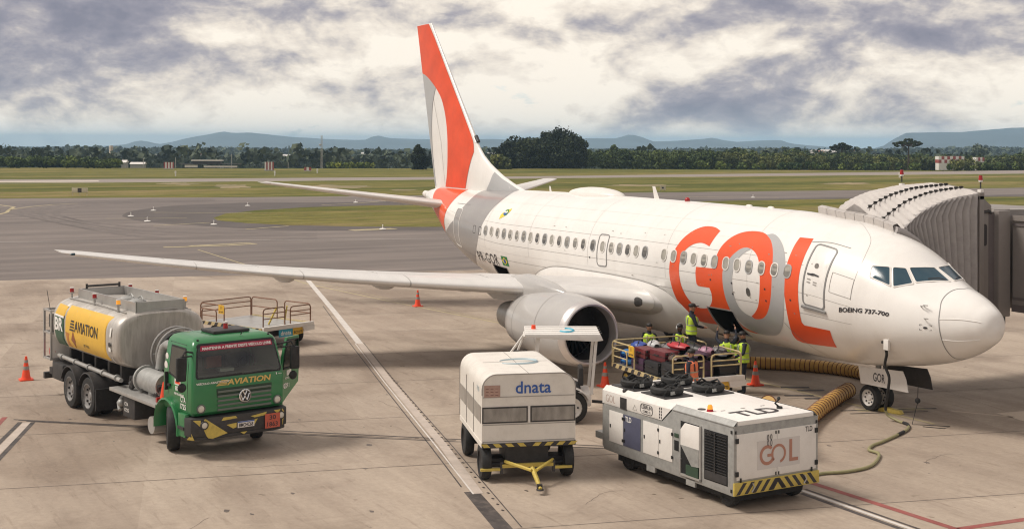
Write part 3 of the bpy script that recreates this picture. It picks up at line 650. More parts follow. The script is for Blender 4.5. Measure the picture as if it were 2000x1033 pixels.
for (u, v, w, hh, dd, lab) in ((270, 325, 26, 6, 420, 'low pale shed with pitched roof behind the hedge end'), (244, 323, 8, 8, 400, 'small white hut by the end of the far hedge')):
    x, y = spot(u, dd); z = terrain(x, y)+0; kk = dd/2587; t = thing('shed', lab, 'building', (x, y, z), math.degrees(yaw)+95); Wd = w*kk; Ht = hgt(v-hh, dd)-z
    b = B('galv'); b.box(-Wd/2, Wd/2, -2, 2, 0, Ht*.7); b.build('wall', t); b = B('panelw'); b.prism([(-2.3, Ht*.7), (2.3, Ht*.7), (0, Ht)], -Wd/2-.2, Wd/2+.2, 'X'); b.build('roof', t)
# red and white chequered equipment cabins at right
def cabin(u, v, w, h, d, label, n, rows=2):
    x, y = spot(u, d); z = terrain(x, y); kk = d/2587; t = thing('chequered_cabin', label, 'building', (x, y, z), math.degrees(yaw)+90); zb = hgt(v, d)-z; zt = hgt(v-h, d)-z; W = w*kk
    b = B('lightw'); b.box(-W/2+.05, W/2-.05, -1.4, 1.4, 0, zt-.05); b.build('body', t)
    for i in range(n):
        for j in range(rows):
            b = B('redst' if (i+j) % 2 == 0 else 'lightw'); b.box(-W/2+W*i/n, -W/2+W*(i+1)/n, -1.45, 1.45, zb+(zt-zb)*j/rows, zb+(zt-zb)*(j+1)/rows); b.build('panel', t)
cabin(1855, 316, 50, 13, 352, 'long red and white chequered cabin in the bushes at right', 9)
cabin(1911, 312, 16, 7, 354, 'small red and white chequered cabin at far right behind bushes', 4, 1)
# small field fixtures
for (u, v, lab) in ((343, 346, 'white marker post on grass under the striped screen'), (537, 345, 'small marker post right of the striped antenna screen'), (620, 340, 'thin slanting white marker in the far grass'), (1757, 345, 'small white marker by the runway above the jet bridge')):
    x, y, z, d = gz(u, v); b = B('lightw'); b.cyl((0, 0, 0), (0, 0, .5), .12); b.cyl((0, 0, .5), (0, 0, 1.0), .16); o = b.build('marker_post', loc=(x, y, z)); tag(o, lab, 'marker')
x, y, z, d = gz(1295, 373); t = thing('marker_board', 'small pale square board on grass above the fuselage roof', 'sign', (x, y, z), math.degrees(yaw)+100)
b = B('sgn'); b.box(-.42, .42, -.03, .03, .2, .8); b.build('board', t); b = B('ink'); b.box(-.12, .16, -.045, .045, .38, .62); b.build('symbol', t)
for sx in (-.3, .3): b = B('dark'); b.cyl((sx, 0, 0), (sx, 0, .25), .03); b.build('leg', t)

# ================================================================== TREES, WOODS, HILLS
def leaves(centers, radii, n, size, rng, flat=1.0):
    """n leaf quads spread near the shells of the given clumps; returns verts, faces arrays"""
    idx = rng.integers(0, len(centers), n); c = centers[idx]; r = radii[idx]
    d = rng.normal(size=(n, 3)); d /= np.linalg.norm(d, axis=1)[:, None]
    p = c+d*r*(0.55+0.5*rng.random((n, 1)))
    nrm = d+rng.normal(size=(n, 3))*.5; nrm /= np.linalg.norm(nrm, axis=1)[:, None]
    a = np.cross(nrm, rng.normal(size=(n, 3))); a /= np.linalg.norm(a, axis=1)[:, None]; q = np.cross(nrm, a)
    s = size*(0.6+0.8*rng.random((n, 1)))
    v = np.stack([p-a*s-q*s*flat, p+a*s-q*s*.7*flat, p+a*s*.8+q*s*flat, p-a*s*.9+q*s*.8*flat], 1).reshape(-1, 3)
    return v
def quadmesh(name, v, mk):
    me = bpy.data.meshes.new(name); n = len(v)//4
    me.vertices.add(len(v)); me.vertices.foreach_set('co', v.astype(np.float32).ravel())
    me.loops.add(len(v)); me.loops.foreach_set('vertex_index', np.arange(len(v), dtype=np.int32))
    me.polygons.add(n); me.polygons.foreach_set('loop_start', np.arange(0, len(v), 4, dtype=np.int32)); me.polygons.foreach_set('loop_total', np.full(n, 4, dtype=np.int32))
    me.materials.append(M[mk]); me.update(calc_edges=True); me.validate(); return me
def crown(name, parent, c, r, nclump, n, size, mk, seed, under=-0.5):
    rng = np.random.default_rng(seed); d = rng.normal(size=(nclump, 3)); d /= np.linalg.norm(d, axis=1)[:, None]
    d = np.where((d[:, 2] < under)[:, None], d*[1, 1, -.3], d); rad = rng.random((nclump, 1))**.4*.82
    cen = np.array(c)+d*rad*np.array(r); rr = min(r)*(.24+.18*rng.random((nclump, 1)))*np.array([1, 1, .85])
    return link(name, quadmesh(name, leaves(cen, rr, n, size, rng), mk), parent)
def trunk(parent, H, r, limbs, seed, spread=2.0, rise=.5):
    rd = random.Random(seed); b = B('trunk'); b.tube([(0, 0, -.3), (.05*H*.2, 0, H*.4), (0, .1, H*.75), (0, 0, H)], [r*1.4, r, r*.75, r*.4], 8)
    for k in range(limbs):
        a = 2*math.pi*k/limbs+rd.random(); z = H*(.45+.4*rd.random()); b.tube([(0, 0, z), (math.cos(a)*spread*.5, math.sin(a)*spread*.5, z+rise*.6), (math.cos(a)*spread, math.sin(a)*spread, z+rise*1.6)], [r*.5, r*.35, r*.15], 6)
    b.build('trunk', parent)
def tree(u, d, vtop, wpx, label, mk, seed, cat='tree', vbot=None, full=False, n=1500, size=.28, ncl=26, group=None, name='tree', trunk_frac=.25, r=.25):
    x, y = spot(u, d); z = terrain(x, y); H = hgt(vtop, d)-z; w = wpx*d/2587.3/2
    t = thing(name, label, cat, (x, y, z), 0, group); hb = H*trunk_frac; cz = (H+hb)/2; rz = (H-hb)/2
    trunk(t, H*.7, r, 5, seed, w*.5, H*.08)
    crown('crown', t, (0, 0, H*.40 if full else cz), (w, w, H*.60 if full else rz), ncl, n, size, mk, seed, -2 if full else -.5); return t
# the big dark clump right of the fin: two rounded pines grown together
tree(1100, 352, 249, 106, 'tallest rounded black-green pine of the clump behind the fuselage', 'leaf_dark', 11, n=14000, size=.22, ncl=150, name='pine_tree', full=True, trunk_frac=.02, r=.5, group='dark pines in the big clump')
tree(1068, 362, 253, 70, 'middle dark pine between the tall one and the low left one', 'leaf_dark', 12, n=9000, size=.22, ncl=110, name='pine_tree', full=True, trunk_frac=.02, r=.45, group='dark pines in the big clump')
tree(1008, 356, 264, 84, 'lower left dark pine of the big clump just right of the fin', 'leaf_dark', 13, n=11000, size=.22, ncl=120, name='pine_tree', full=True, trunk_frac=.02, r=.45, group='dark pines in the big clump')
tree(1042, 350, 268, 70, 'low dark pine filling the foot of the big clump', 'leaf_dark', 14, n=7000, size=.22, ncl=90, name='pine_tree', full=True, trunk_frac=.0, r=.45, group='dark pines in the big clump')
tree(980, 338, 298, 52, 'olive green round bush in front of the dark pines', 'leaf_olive', 15, 'bush', n=2500, size=.2, name='bush', full=True, trunk_frac=.0, ncl=40, r=.2)
tree(820, 330, 281, 44, 'single round dark tree on the field edge left of the fin', 'leaf_dark', 16, n=5200, size=.19, ncl=60, name='round_tree', full=True, trunk_frac=.05, r=.3)
tree(1200, 420, 283, 36, 'loose dark green tree peeping above the treeline right of the pines', 'leaf_mid', 17, n=900, ncl=30, trunk_frac=.3)
# araucarias: flat umbrella crowns on tall bare trunks
def araucaria(u, d, vtop, wpx, vbase, label, seed):
    x, y = spot(u, d); z = terrain(x, y); H = hgt(vtop, d)-z; w = wpx*d/2587.3/2; rng = np.random.default_rng(seed)
    t = thing('araucaria_tree', label, 'tree', (x, y, z), 0, 'umbrella-crowned araucarias on the skyline'); b = B('trunk'); b.tube([(0, 0, 0), (.1, 0, H*.5), (0, 0, H*.92)], [.32, .24, .14], 8); cen = []
    for k in range(26):
        a = 2*math.pi*k*.381; rr = w*(.25+.75*((k % 5)+1)/5); zt = H*.93-rr/w*.16*H*(.6+.5*(k % 2)); tip = (math.cos(a)*rr, math.sin(a)*rr, zt)
        b.tube([(0, 0, H*.74+.01*k), (tip[0]*.6, tip[1]*.6, zt-.25), tip], [.10, .07, .04], 5); cen.append(tip)
    cen += [(0, 0, H*.96), (w*.3, 0, H*.95), (-w*.3, .2, H*.95)]
    b.build('trunk', t); cen = np.array(cen); link('crown', quadmesh('crown', leaves(cen, np.full((len(cen), 1), .42)*np.array([1.3, 1.3, .7]), 2600, .14, rng), 'leaf_dark'), t)
araucaria(1775, 365, 268, 56, 315, 'large umbrella-crowned araucaria standing above the bushes at right', 21)
araucaria(1645, 385, 277, 42, 310, 'smaller umbrella-crowned araucaria left of the large one', 22)
# the wood along the field on the right, one mass of trees and bushes
def wood(name, label, u0, u1, d0, d1, vt, n, per, size, mk, seed, wid=(3, 6), cat='wood', base=0.0, zlo=0.0):
    rng = np.random.default_rng(seed); V = []
    for k in range(n):
        u = u0+(u1-u0)*rng.random(); d = d0+(d1-d0)*rng.random()**.8; x, y = spot(u, d); z = terrain(x, y)
        top = hgt(vt(u, d)+abs(rng.normal())*6.0-3.5, d); H = max(1.6, min(top-z, 14)); w = rng.uniform(*wid)*.5*min(1.0, .5+H/10)
        nc = 9; dd = rng.normal(size=(nc, 3)); dd /= np.linalg.norm(dd, axis=1)[:, None]
        cen = np.array([x, y, z+H*(.5+zlo)])+dd*np.array([w*.6, w*.6, H*.34*(1-zlo)]); V.append(leaves(cen, np.full((nc, 1), w*.5)*np.array([1, 1, .8]), per, size, rng))
    o = link(name, quadmesh(name, np.concatenate(V), mk)); tag(o, label, cat); o['kind'] = 'stuff'; return o
def lerpf(pts): xs = [p[0] for p in pts]; ys = [p[1] for p in pts]; return lambda u, d=0: float(np.interp(u, xs, ys))
vtR = lerpf([(1140, 290), (1220, 291), (1300, 291), (1400, 294), (1440, 290), (1500, 296), (1560, 292), (1620, 300), (1700, 298), (1760, 303), (1820, 300), (1900, 304), (1960, 300), (2100, 300)])
wood('wood_edge', 'dark green wood edge running right from the big pines', 1140, 1420, 350, 395, lambda u, d: vtR(u)+1, 120, 420, .20, 'leaf_mid', 31)
wood('scrub_belt', 'mixed olive scrub and young trees along the right field edge', 1400, 2150, 348, 385, lambda u, d: vtR(u)+4, 200, 380, .19, 'leaf_olive', 32)
wood('wood_belt', 'darker trees standing behind the scrub at right', 1380, 2150, 372, 420, lambda u, d: vtR(u)-3, 180, 300, .21, 'leaf_mid', 33)
wood('front_scrub', 'light green scrub at the foot of the wood', 1330, 2000, 344, 350, lambda u, d: 316, 60, 200, .18, 'leaf_hedge', 34, wid=(2, 4))
wood('hedge', 'long trimmed looking hedge of bamboo green at far left', -60, 232, 343, 352, lambda u, d: 309+max(0, (u-150)*.07), 105, 300, .2, 'leaf_hedge', 35, wid=(2.6, 4), cat='hedge')
wood('tall_grass', 'lime green stand of tall grass beyond the field', 640, 735, 345, 350, lambda u, d: 320, 40, 120, .14, 'leaf_lime', 36, wid=(1.5, 2.5), cat='grass')
# the wooded plain behind, reading as one canopy
vtM = lerpf([(-100, 296), (40, 291), (100, 292), (150, 289), (260, 291), (330, 292), (420, 290), (500, 292), (600, 293), (700, 294), (800, 294), (960, 289), (1150, 291), (1250, 290), (1500, 289), (1600, 288), (1700, 289), (1850, 286), (1920, 282), (2000, 285), (2200, 288)])
def plain(seed, n, d0, d1, u0, u1, per, size, mk, name, label, wid):
    rng = np.random.default_rng(seed); V = []
    for k in range(n):
        d = d0+(d1-d0)*rng.random()**.75; u = u0+(u1-u0)*rng.random(); x, y = spot(u, d); z = terrain(x, y)
        cl = math.sin(x*.013+1.3)*math.cos(y*.017)+math.sin((x+y)*.031)
        if cl < -.75 and rng.random() < .8: continue
        H = rng.uniform(5, 9)
        if d > 1200: H = max(4.5, min(15, hgt(vtM(u)+rng.normal()*1.2+1.5, d)-z))
        w = rng.uniform(*wid)*.5; nc = 6; dd = rng.normal(size=(nc, 3)); dd /= np.linalg.norm(dd, axis=1)[:, None]
        V.append(leaves(np.array([x, y, z+H*.6])+dd*np.array([w*.6, w*.6, H*.25]), np.full((nc, 1), w*.5)*np.array([1, 1, .7]), per, size, rng))
    o = link(name, quadmesh(name, np.concatenate(V), mk)); tag(o, label, 'woods'); o['kind'] = 'stuff'
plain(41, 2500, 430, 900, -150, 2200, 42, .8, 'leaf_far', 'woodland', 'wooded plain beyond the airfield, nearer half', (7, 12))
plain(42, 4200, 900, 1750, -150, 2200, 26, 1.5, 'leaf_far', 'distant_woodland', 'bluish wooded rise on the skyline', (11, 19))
# scattered trees that break the skyline
for i, (u, v, w, lab) in enumerate(((48, 285, 18, 'dark round tree breaking the skyline at far left'), (90, 286, 14, 'pointed dark tree on the skyline left of the tower'), (150, 283, 26, 'loose cluster tree on the skyline before the pale tower'), (1095, 286, 20, 'hidden'), (1915, 274, 46, 'broad pale tree standing high on the right skyline'), (1535, 278, 28, 'dark twin tree on the skyline above the wood'), (1672, 280, 26, 'skyline tree between the two araucarias'))):
    if lab == 'hidden': continue
    tree(u, 620, v, w, lab, 'leaf_far', 60+i, n=420, size=.5, ncl=14, trunk_frac=.2, name='skyline_tree', r=.4)
# houses scattered over the plain
M['housew'] = mat('house_white', (.50, .48, .46), .7); M['roofr'] = mat('roof_red', (.30, .12, .07), .8)
rd = random.Random(3); ORD = 'first second third fourth fifth sixth seventh eighth ninth tenth eleventh twelfth thirteenth fourteenth'.split()
HS = [(255, 305), (540, 303), (560, 305), (640, 309), (655, 310), (668, 307), (682, 310), (760, 304), (1590, 293), (1600, 294), (1612, 292), (1625, 294), (1672, 291), (445, 308), (300, 305), (600, 300), (715, 300), (1450, 300), (390, 302), (960, 300)]
for k, (u, v) in enumerate(HS):
    d = rd.uniform(850, 1050); x, y = spot(u, d); z = hgt(v+2, d); w = rd.uniform(3.5, 6.5)
    t = thing('far_house', 'small pale far house among the woods, %s from the %s' % ((ORD[sorted(q for q, _ in HS if q < 840).index(u)], 'left edge') if u < 840 else (ORD[sorted(q for q, _ in HS if q > 840).index(u)], 'fin rightwards')), 'house', (x, y, z-3.4), rd.uniform(0, 90), 'pale houses left of the fin' if u < 840 else 'pale houses right of the fin')
    b = B('housew'); b.box(-w/2, w/2, -2.5, 2.5, -6, 3.6); b.build('wall', t); b = B('roofr' if k % 3 == 0 else 'housew'); b.prism([(-2.9, 3.6), (2.9, 3.6), (0, 4.7)], -w/2-.3, w/2+.3, 'X'); b.build('roof', t)
    for q in (-1, 1):
        b = B('dark'); b.box(q*w/4-.5, q*w/4+.5, -2.53, -2.45, 1.8, 2.9); b.build('window', t)
# far mountains
def ridge(name, d, pts, base_v, mk, seed, label):
    rng = np.random.default_rng(seed); us = np.linspace(pts[0][0], pts[-1][0], 160); f = lerpf(pts); ph = rng.random(8)*6
    rows = []
    for j, (dd, fr) in enumerate(((d+900, .55), (d+300, .9), (d, 1.0), (d-220, .62), (d-500, .28), (d-950, .0))):
        row = []
        for u in us:
            top = hgt(f(u), d); jit = sum(math.sin(u*.05*(i+1)+ph[i]+j*1.7)/(i+1) for i in range(6))*(1.0 if 0 < j < 5 else 0)*(0.35 if j == 2 else 1.5); x, y = spot(u*(1) if True else u, dd); zb = terrain(x, y)
            row.append((x, y, zb+(top-zb)*fr+jit))
        rows.append(row)
    b = B(mk); b.grid(rows); o = b.build(name, kind='structure'); return o
M['mountain'] = mat('hazed_mountain_forest', (0.055, 0.085, 0.11), .95, var=.3, scale=.004)  # forest colour with some blue distance haze painted in
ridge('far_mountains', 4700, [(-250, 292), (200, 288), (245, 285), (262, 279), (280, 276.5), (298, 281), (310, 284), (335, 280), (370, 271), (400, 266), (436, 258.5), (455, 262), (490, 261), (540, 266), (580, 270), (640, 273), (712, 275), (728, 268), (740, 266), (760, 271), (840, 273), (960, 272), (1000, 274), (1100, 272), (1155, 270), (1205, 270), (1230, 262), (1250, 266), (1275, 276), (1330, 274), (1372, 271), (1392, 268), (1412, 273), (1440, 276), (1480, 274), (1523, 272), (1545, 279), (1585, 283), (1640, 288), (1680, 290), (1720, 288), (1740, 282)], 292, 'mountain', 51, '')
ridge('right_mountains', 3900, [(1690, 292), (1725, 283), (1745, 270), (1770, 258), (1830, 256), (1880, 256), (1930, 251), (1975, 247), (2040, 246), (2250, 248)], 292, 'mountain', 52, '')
# pale blue air over the whole place
hb = B('white'); hb.box(-14500, 14500, -14500, 14500, -62, 64); hz_ = hb.build('haze', kind='stuff', smooth=False); tag(hz_, 'thin pale blue air that fades the far hills', 'haze')
hm = bpy.data.materials.new('haze_air'); hm.use_nodes = True; ht = hm.node_tree; ht.nodes.clear(); ho = ht.nodes.new('ShaderNodeOutputMaterial'); pv_ = ht.nodes.new('ShaderNodeVolumePrincipled')
pv_.inputs['Color'].default_value = (0.50, 0.74, 1.0, 1); pv_.inputs['Density'].default_value = 0.00016; pv_.inputs['Anisotropy'].default_value = 0.0; ht.links.new(pv_.outputs[0], ho.inputs['Volume'])
hz_.data.materials.clear(); hz_.data.materials.append(hm)

# ================================================================== THE AIRLINER
# x runs aft from the nose, y to starboard (towards the camera), z up from the apron
FXs = [.05, .12, .4, .8, 1.3, 1.9, 2.5, 3.1, 3.8, 4.6, 5.6, 7, 19.5, 21.5, 23.5, 25.5, 27.5, 29.5, 31, 32.2]
f_t = pchip(FXs, [2.62, 2.90, 3.13, 3.334, 3.512, 3.814, 4.226, 4.495, 4.668, 4.821, 4.9, 5.021, 5.094, 5.077, 5.05, 4.99, 4.932, 4.933, 4.893, 4.71])
f_b = pchip(FXs, [2.5, 2.31, 2.08, 1.853, 1.654, 1.488, 1.371, 1.281, 1.191, 1.137, 1.13, 1.171, 1.089, 1.142, 1.377, 1.758, 2.382, 3.234, 3.877, 4.385])
f_w = pchip(FXs, [0.06, 0.30, 0.59, 0.848, 1.122, 1.355, 1.518, 1.631, 1.726, 1.803, 1.856, 1.88, 1.89, 1.884, 1.818, 1.659, 1.37, 0.843, 0.437, 0.128])
f_m = pchip(FXs, [.5, .5, .5, .48, .47, .47, .47, .48, .5, .52, .53, .533, .533, .53, .53, .53, .53, .52, .5, .5])
def FQ(x, th):
    a, b_, w, r = f_t(x), f_b(x), f_w(x), f_m(x); zm = b_+(a-b_)*r; s, c = math.sin(R_(th)), math.cos(R_(th))
    return Vector((x, w*s, zm+(a-zm)*c if c > 0 else zm+(zm-b_)*c))
def FP(x, th, off=0.0):
    p = FQ(x, th)
    if not off: return p
    e = .02; n = (FQ(x, th+.5)-FQ(x, th-.5)).cross(FQ(min(x+e, 32.19), th)-FQ(max(x-e, .05), th)); n.normalize()
    c = Vector((x, 0, (f_t(x)+f_b(x))/2))
    if n.dot(p-c) < 0: n = -n
    return p+n*off
KS = 1.9*math.pi/180
def decal(name, poly, mk, parent, off=.006, smooth=True, holes=(), label=None, k=4, step=.16, port=False):
    """flat paint or panel of outline poly [(x, theta)] laid on the fuselage skin"""
    P = [(x, t*KS) for x, t in poly]; P = catmull(P, k=k) if smooth else P
    H = [[(x, t*KS) for x, t in h] for h in holes]; sg = -1 if port else 1
    v, f = region(P, step, lambda x, s: FP(x, sg*s/KS, off), H); b = B(mk); b.add([tuple(p) for p in v], f); return b.build(name, parent, label=label)
def ring_on(name, x0, x1, t0_, t1_, w, rad, mk, parent, off=.010, out=None):
    cx, cy = (x0+x1)/2, (t0_+t1_)/2*KS; W, H = abs(x1-x0), abs(t1_-t0_)*KS; o = rrect(W, H, rad, 5, cx, cy); i = rrect(W-2*w, H-2*w, max(.01, rad-w), 5, cx, cy); n = len(o); b = B(mk)
    def sub(P):
        q = []
        for k in range(n):
            a, c = Vector(P[k]), Vector(P[(k+1) % n]); m_ = max(1, int((c-a).length/.12))
            q += [tuple(a+(c-a)*j/m_) for j in range(m_)]
        return q
    o2 = []; i2 = []
    for k in range(n):
        a, c = Vector(o[k]), Vector(o[(k+1) % n]); d, e = Vector(i[k]), Vector(i[(k+1) % n]); m_ = max(1, int((c-a).length/.12))
        for j in range(m_): o2.append(a+(c-a)*j/m_); i2.append(d+(e-d)*j/m_)
    N = len(o2); h = .55*off
    vs = [tuple(FP(p.x, p.y/KS, -.02)) for p in o2]+[tuple(FP(p.x, p.y/KS, off)) for p in o2]+[tuple(FP(p.x, p.y/KS, off)) for p in i2]+[tuple(FP(p.x, p.y/KS, -.02)) for p in i2]
    fs = []
    for r in range(3):
        for k in range(N): fs.append((r*N+k, r*N+(k+1) % N, (r+1)*N+(k+1) % N, (r+1)*N+k))
    b.add(vs, fs); return b.build(name, parent)
def path_on(name, pts, w, mk, parent, off=.0075, k=6, b0=None):
    P = catmull([(x, t*KS) for x, t in pts], closed=False, k=k); b = b0 or B(mk); vs = []
    for i, p in enumerate(P):
        p = Vector(p); d = (Vector(P[min(i+1, len(P)-1)])-Vector(P[max(i-1, 0)])).normalized(); q = Vector((-d.y, d.x))*w/2
        vs += [tuple(FP((p+q).x, (p+q).y/KS, off)), tuple(FP((p-q).x, (p-q).y/KS, off))]
    b.add(vs, [(2*i, 2*i+1, 2*i+3, 2*i+2) for i in range(len(P)-1)])
    return b.build(name, parent) if b0 is None else None
jet = thing('airliner', 'white passenger jet with huge orange letters on its side, parked at the jet bridge', 'airplane')
# skin, with the two hold openings left out of the starboard side
xs = sorted(set([round(.05+.95*(i/22)**1.7, 4) for i in range(23)]+[round(1+i*.15, 3) for i in range(1, 40)]+[7.95, 9.12]+[round(7+i*.4, 2) for i in range(0, 34)]+[20.5+i*.3 for i in range(40)]+[21.42, 22.6, 32.2]))
xs = [x for i, x in enumerate(xs) if x <= 32.2 and not (x not in (7.95, 9.12, 21.42, 22.6) and any(abs(x-q) < .06 for q in (7.95, 9.12, 21.42, 22.6)))]
ths = sorted(set([i*2.5 for i in range(144)]+[118.5]))
NT = len(ths); vs = [tuple(FQ(x, t)) for x in xs for t in ths]; fs = []
def inhole(x, t): return (7.95 < x < 9.12 and 120 < t < 150) or (21.42 < x < 22.6 and 117.5 < t < 140)
for i in range(len(xs)-1):
    for j in range(NT):
        j2 = (j+1) % NT; tc_ = (ths[j]+(ths[j2] if j2 else 360))/2
        if inhole((xs[i]+xs[i+1])/2, tc_): continue
        fs.append((i*NT+j, i*NT+j2, (i+1)*NT+j2, (i+1)*NT+j))
fs.append(tuple(range(NT))); fs.append(tuple((len(xs)-1)*NT+j for j in range(NT)))
b = B('white'); b.add(vs, fs); fus = b.build('fuselage', jet, autos=60)
for (xa, xb, ta, tb) in ((7.95, 9.12, 120, 150), (21.42, 22.6, 117.5, 140)):
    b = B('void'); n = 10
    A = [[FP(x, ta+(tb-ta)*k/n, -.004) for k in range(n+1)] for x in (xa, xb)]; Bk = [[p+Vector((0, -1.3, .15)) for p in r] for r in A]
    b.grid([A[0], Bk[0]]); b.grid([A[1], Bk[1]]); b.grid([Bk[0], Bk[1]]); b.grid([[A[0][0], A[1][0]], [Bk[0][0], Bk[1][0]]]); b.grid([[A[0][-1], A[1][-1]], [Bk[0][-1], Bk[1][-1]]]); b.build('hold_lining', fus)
    ring_on('hold_door_frame', xa-.03, xb+.03, ta-.8, tb+.8, .035, .05, 'greyd', fus, .012)
# folded-up hold door leaf, just inside the forward opening
b = B('dark'); b.grid([[FP(x, t, -.05)+Vector((0, -.9+(t-118)*.02, .25)) for t in (118, 124, 130)] for x in (8.0, 8.5, 9.07)]); b.build('hold_door', fus)
# livery -----------------------------------------------------------
def band(name, front, aft, mk, off=.005, label=None):
    """zone between two girth lines given as [(x, theta)] for theta 0..180, mirrored to port"""
    fa = catmull([(t, x) for x, t in front], closed=False, k=4); ff = lerpf([(a, b_) for a, b_ in fa]); fb = catmull([(t, x) for x, t in aft], closed=False, k=4); fg = lerpf([(a, b_) for a, b_ in fb])
    P = []
    for k in range(121):
        t = -180+3*k; a, c = ff(abs(t)), fg(abs(t)); P.append([FP(a+(max(c, a+.001)-a)*q/14, t, off) for q in range(15)])
    b = B(mk); b.grid(P); return b.build(name, jet, label=label)
band('grey_band', [(23.5, 0), (23.05, 20), (22.88, 34), (23.03, 54), (23.29, 76), (23.57, 95.6), (23.95, 110), (24.6, 130), (25.25, 146), (26.2, 165), (26.6, 180)],
     [(26.3, 0), (26.0, 15), (25.75, 34), (25.69, 46), (25.83, 62), (26.12, 77), (26.79, 93.6), (27.43, 109), (28.0, 125), (28.4, 145), (28.7, 165), (28.8, 180)], 'greyd', label='broad grey band round the rear fuselage')
band('orange_band', [(27.95, 0), (27.75, 7), (27.41, 27), (27.29, 48), (27.38, 67), (27.49, 84), (27.58, 100), (27.6, 106), (28.05, 125), (28.45, 145), (28.75, 165), (28.85, 180)],
     [(30.8, 0), (30.7, 30), (30.5, 60), (30.2, 90), (29.9, 118), (29.7, 135), (29.6, 150), (29.6, 180)], 'orange', off=.007, label='orange zone of the tail cone')
G_ = [(8.77, 50.0), (9.07, 47.0), (9.41, 46.3), (9.70, 48.0), (9.99, 53), (10.25, 61), (10.42, 69.2), (10.53, 76.4), (10.63, 83.5), (10.67, 91.0), (10.68, 98), (10.66, 105), (10.63, 112), (10.58, 120), (10.50, 127.5), (10.38, 134.0), (10.18, 138.6), (9.85, 140.2), (9.45, 140.0), (9.17, 139.2), (9.15, 129.2), (9.155, 119.2), (8.03, 118.9), (8.05, 113.2), (8.08, 104.0), (8.09, 94.0), (8.07, 86.0), (8.39, 85.8), (9.33, 86.6), (9.36, 92), (9.35, 100.6), (9.27, 102.2), (8.75, 102.2), (8.70, 107), (8.76, 112.8), (8.95, 118.2), (9.21, 121.6), (9.51, 122.6), (9.75, 121.2), (9.92, 117.2), (10.05, 111.2), (10.14, 104), (10.17, 97), (10.18, 90.4), (10.14, 82.8), (10.05, 76), (9.90, 70.6), (9.67, 66.4), (9.41, 64.4), (9.17, 64.6), (8.91, 66.6)]
O_ = [(8.39, 85.8), (8.43, 80), (8.45, 74.5), (8.40, 68.0), (8.28, 61.0), (8.07, 54.0), (7.79, 49), (7.43, 46.4), (7.05, 46.2), (6.75, 48.2), (6.45, 53), (6.21, 60.5), (6.06, 69.6), (5.98, 80.4), (5.97, 92.0), (6.06, 102.4), (6.25, 111.6), (6.49, 118.2), (6.75, 122.0), (7.01, 123.2), (7.13, 121.2), (6.90, 117), (6.67, 110.8), (6.52, 102.4), (6.45, 92.4), (6.47, 83.2), (6.57, 74.5), (6.74, 68.6), (6.99, 64.6), (7.25, 63.2), (7.47, 64.8), (7.65, 68.8), (7.81, 73.8), (7.95, 80), (8.07, 86.0)]
S_ = [(7.95, 80), (7.81, 73.8), (7.65, 68.8), (7.47, 64.8), (7.25, 63.2), (7.05, 64.3), (7.25, 67.6), (7.43, 72.8), (7.55, 79.0), (7.63, 87.2), (7.66, 96.4), (7.65, 105.2), (7.57, 113.6), (7.39, 119.2), (7.13, 121.6), (7.01, 123.2), (6.75, 122.0), (6.49, 118.2), (6.25, 111.6), (6.06, 102.4), (5.97, 92.0), (5.98, 80.4), (6.06, 69.6), (6.21, 60.5), (6.45, 53), (6.75, 48.2), (6.52, 46.0), (6.21, 49), (5.89, 55.6), (5.65, 64.4), (5.51, 74), (5.46, 84), (5.47, 95), (5.56, 106.0), (5.73, 116.8), (5.98, 126.4), (6.29, 134), (6.62, 138.8), (7.0, 141.0), (7.35, 140.2), (7.63, 136.6), (7.81, 130.6), (7.91, 124), (8.00, 118.9), (8.05, 113.2), (8.08, 104.0), (8.09, 94.0), (8.07, 86.0)]
L_ = [(5.53, 43.2), (5.05, 41.8), (5.00, 50), (4.975, 62.4), (4.965, 72), (4.95, 82), (4.945, 92), (4.955, 101), (4.98, 109.4), (5.0, 115.2), (4.93, 117.6), (4.02, 116.8), (4.12, 135.0), (5.40, 138.0), (5.62, 136.0), (5.64, 131), (5.56, 122), (5.49, 112.4), (5.46, 102.0), (5.47, 92.4), (5.48, 81.6), (5.49, 71), (5.50, 60.8), (5.52, 52.0)]
decal('letter_g', G_, 'orange', jet, .006, label='orange letter G')
decal('letter_o', O_, 'orange', jet, .006, label='orange ring of the letter O')
decal('letter_o_shadow', S_, 'grey', jet, .0065, label='grey ring behind the letter O')
decal('letter_l', L_, 'orange', jet, .006, label='orange letter L')
decal('letter_g_foot', [(7.93, 129.5), (7.85, 134), (7.66, 137.8), (7.30, 141.2), (7.70, 141.0), (7.94, 137.5)], 'orange', jet, .006)
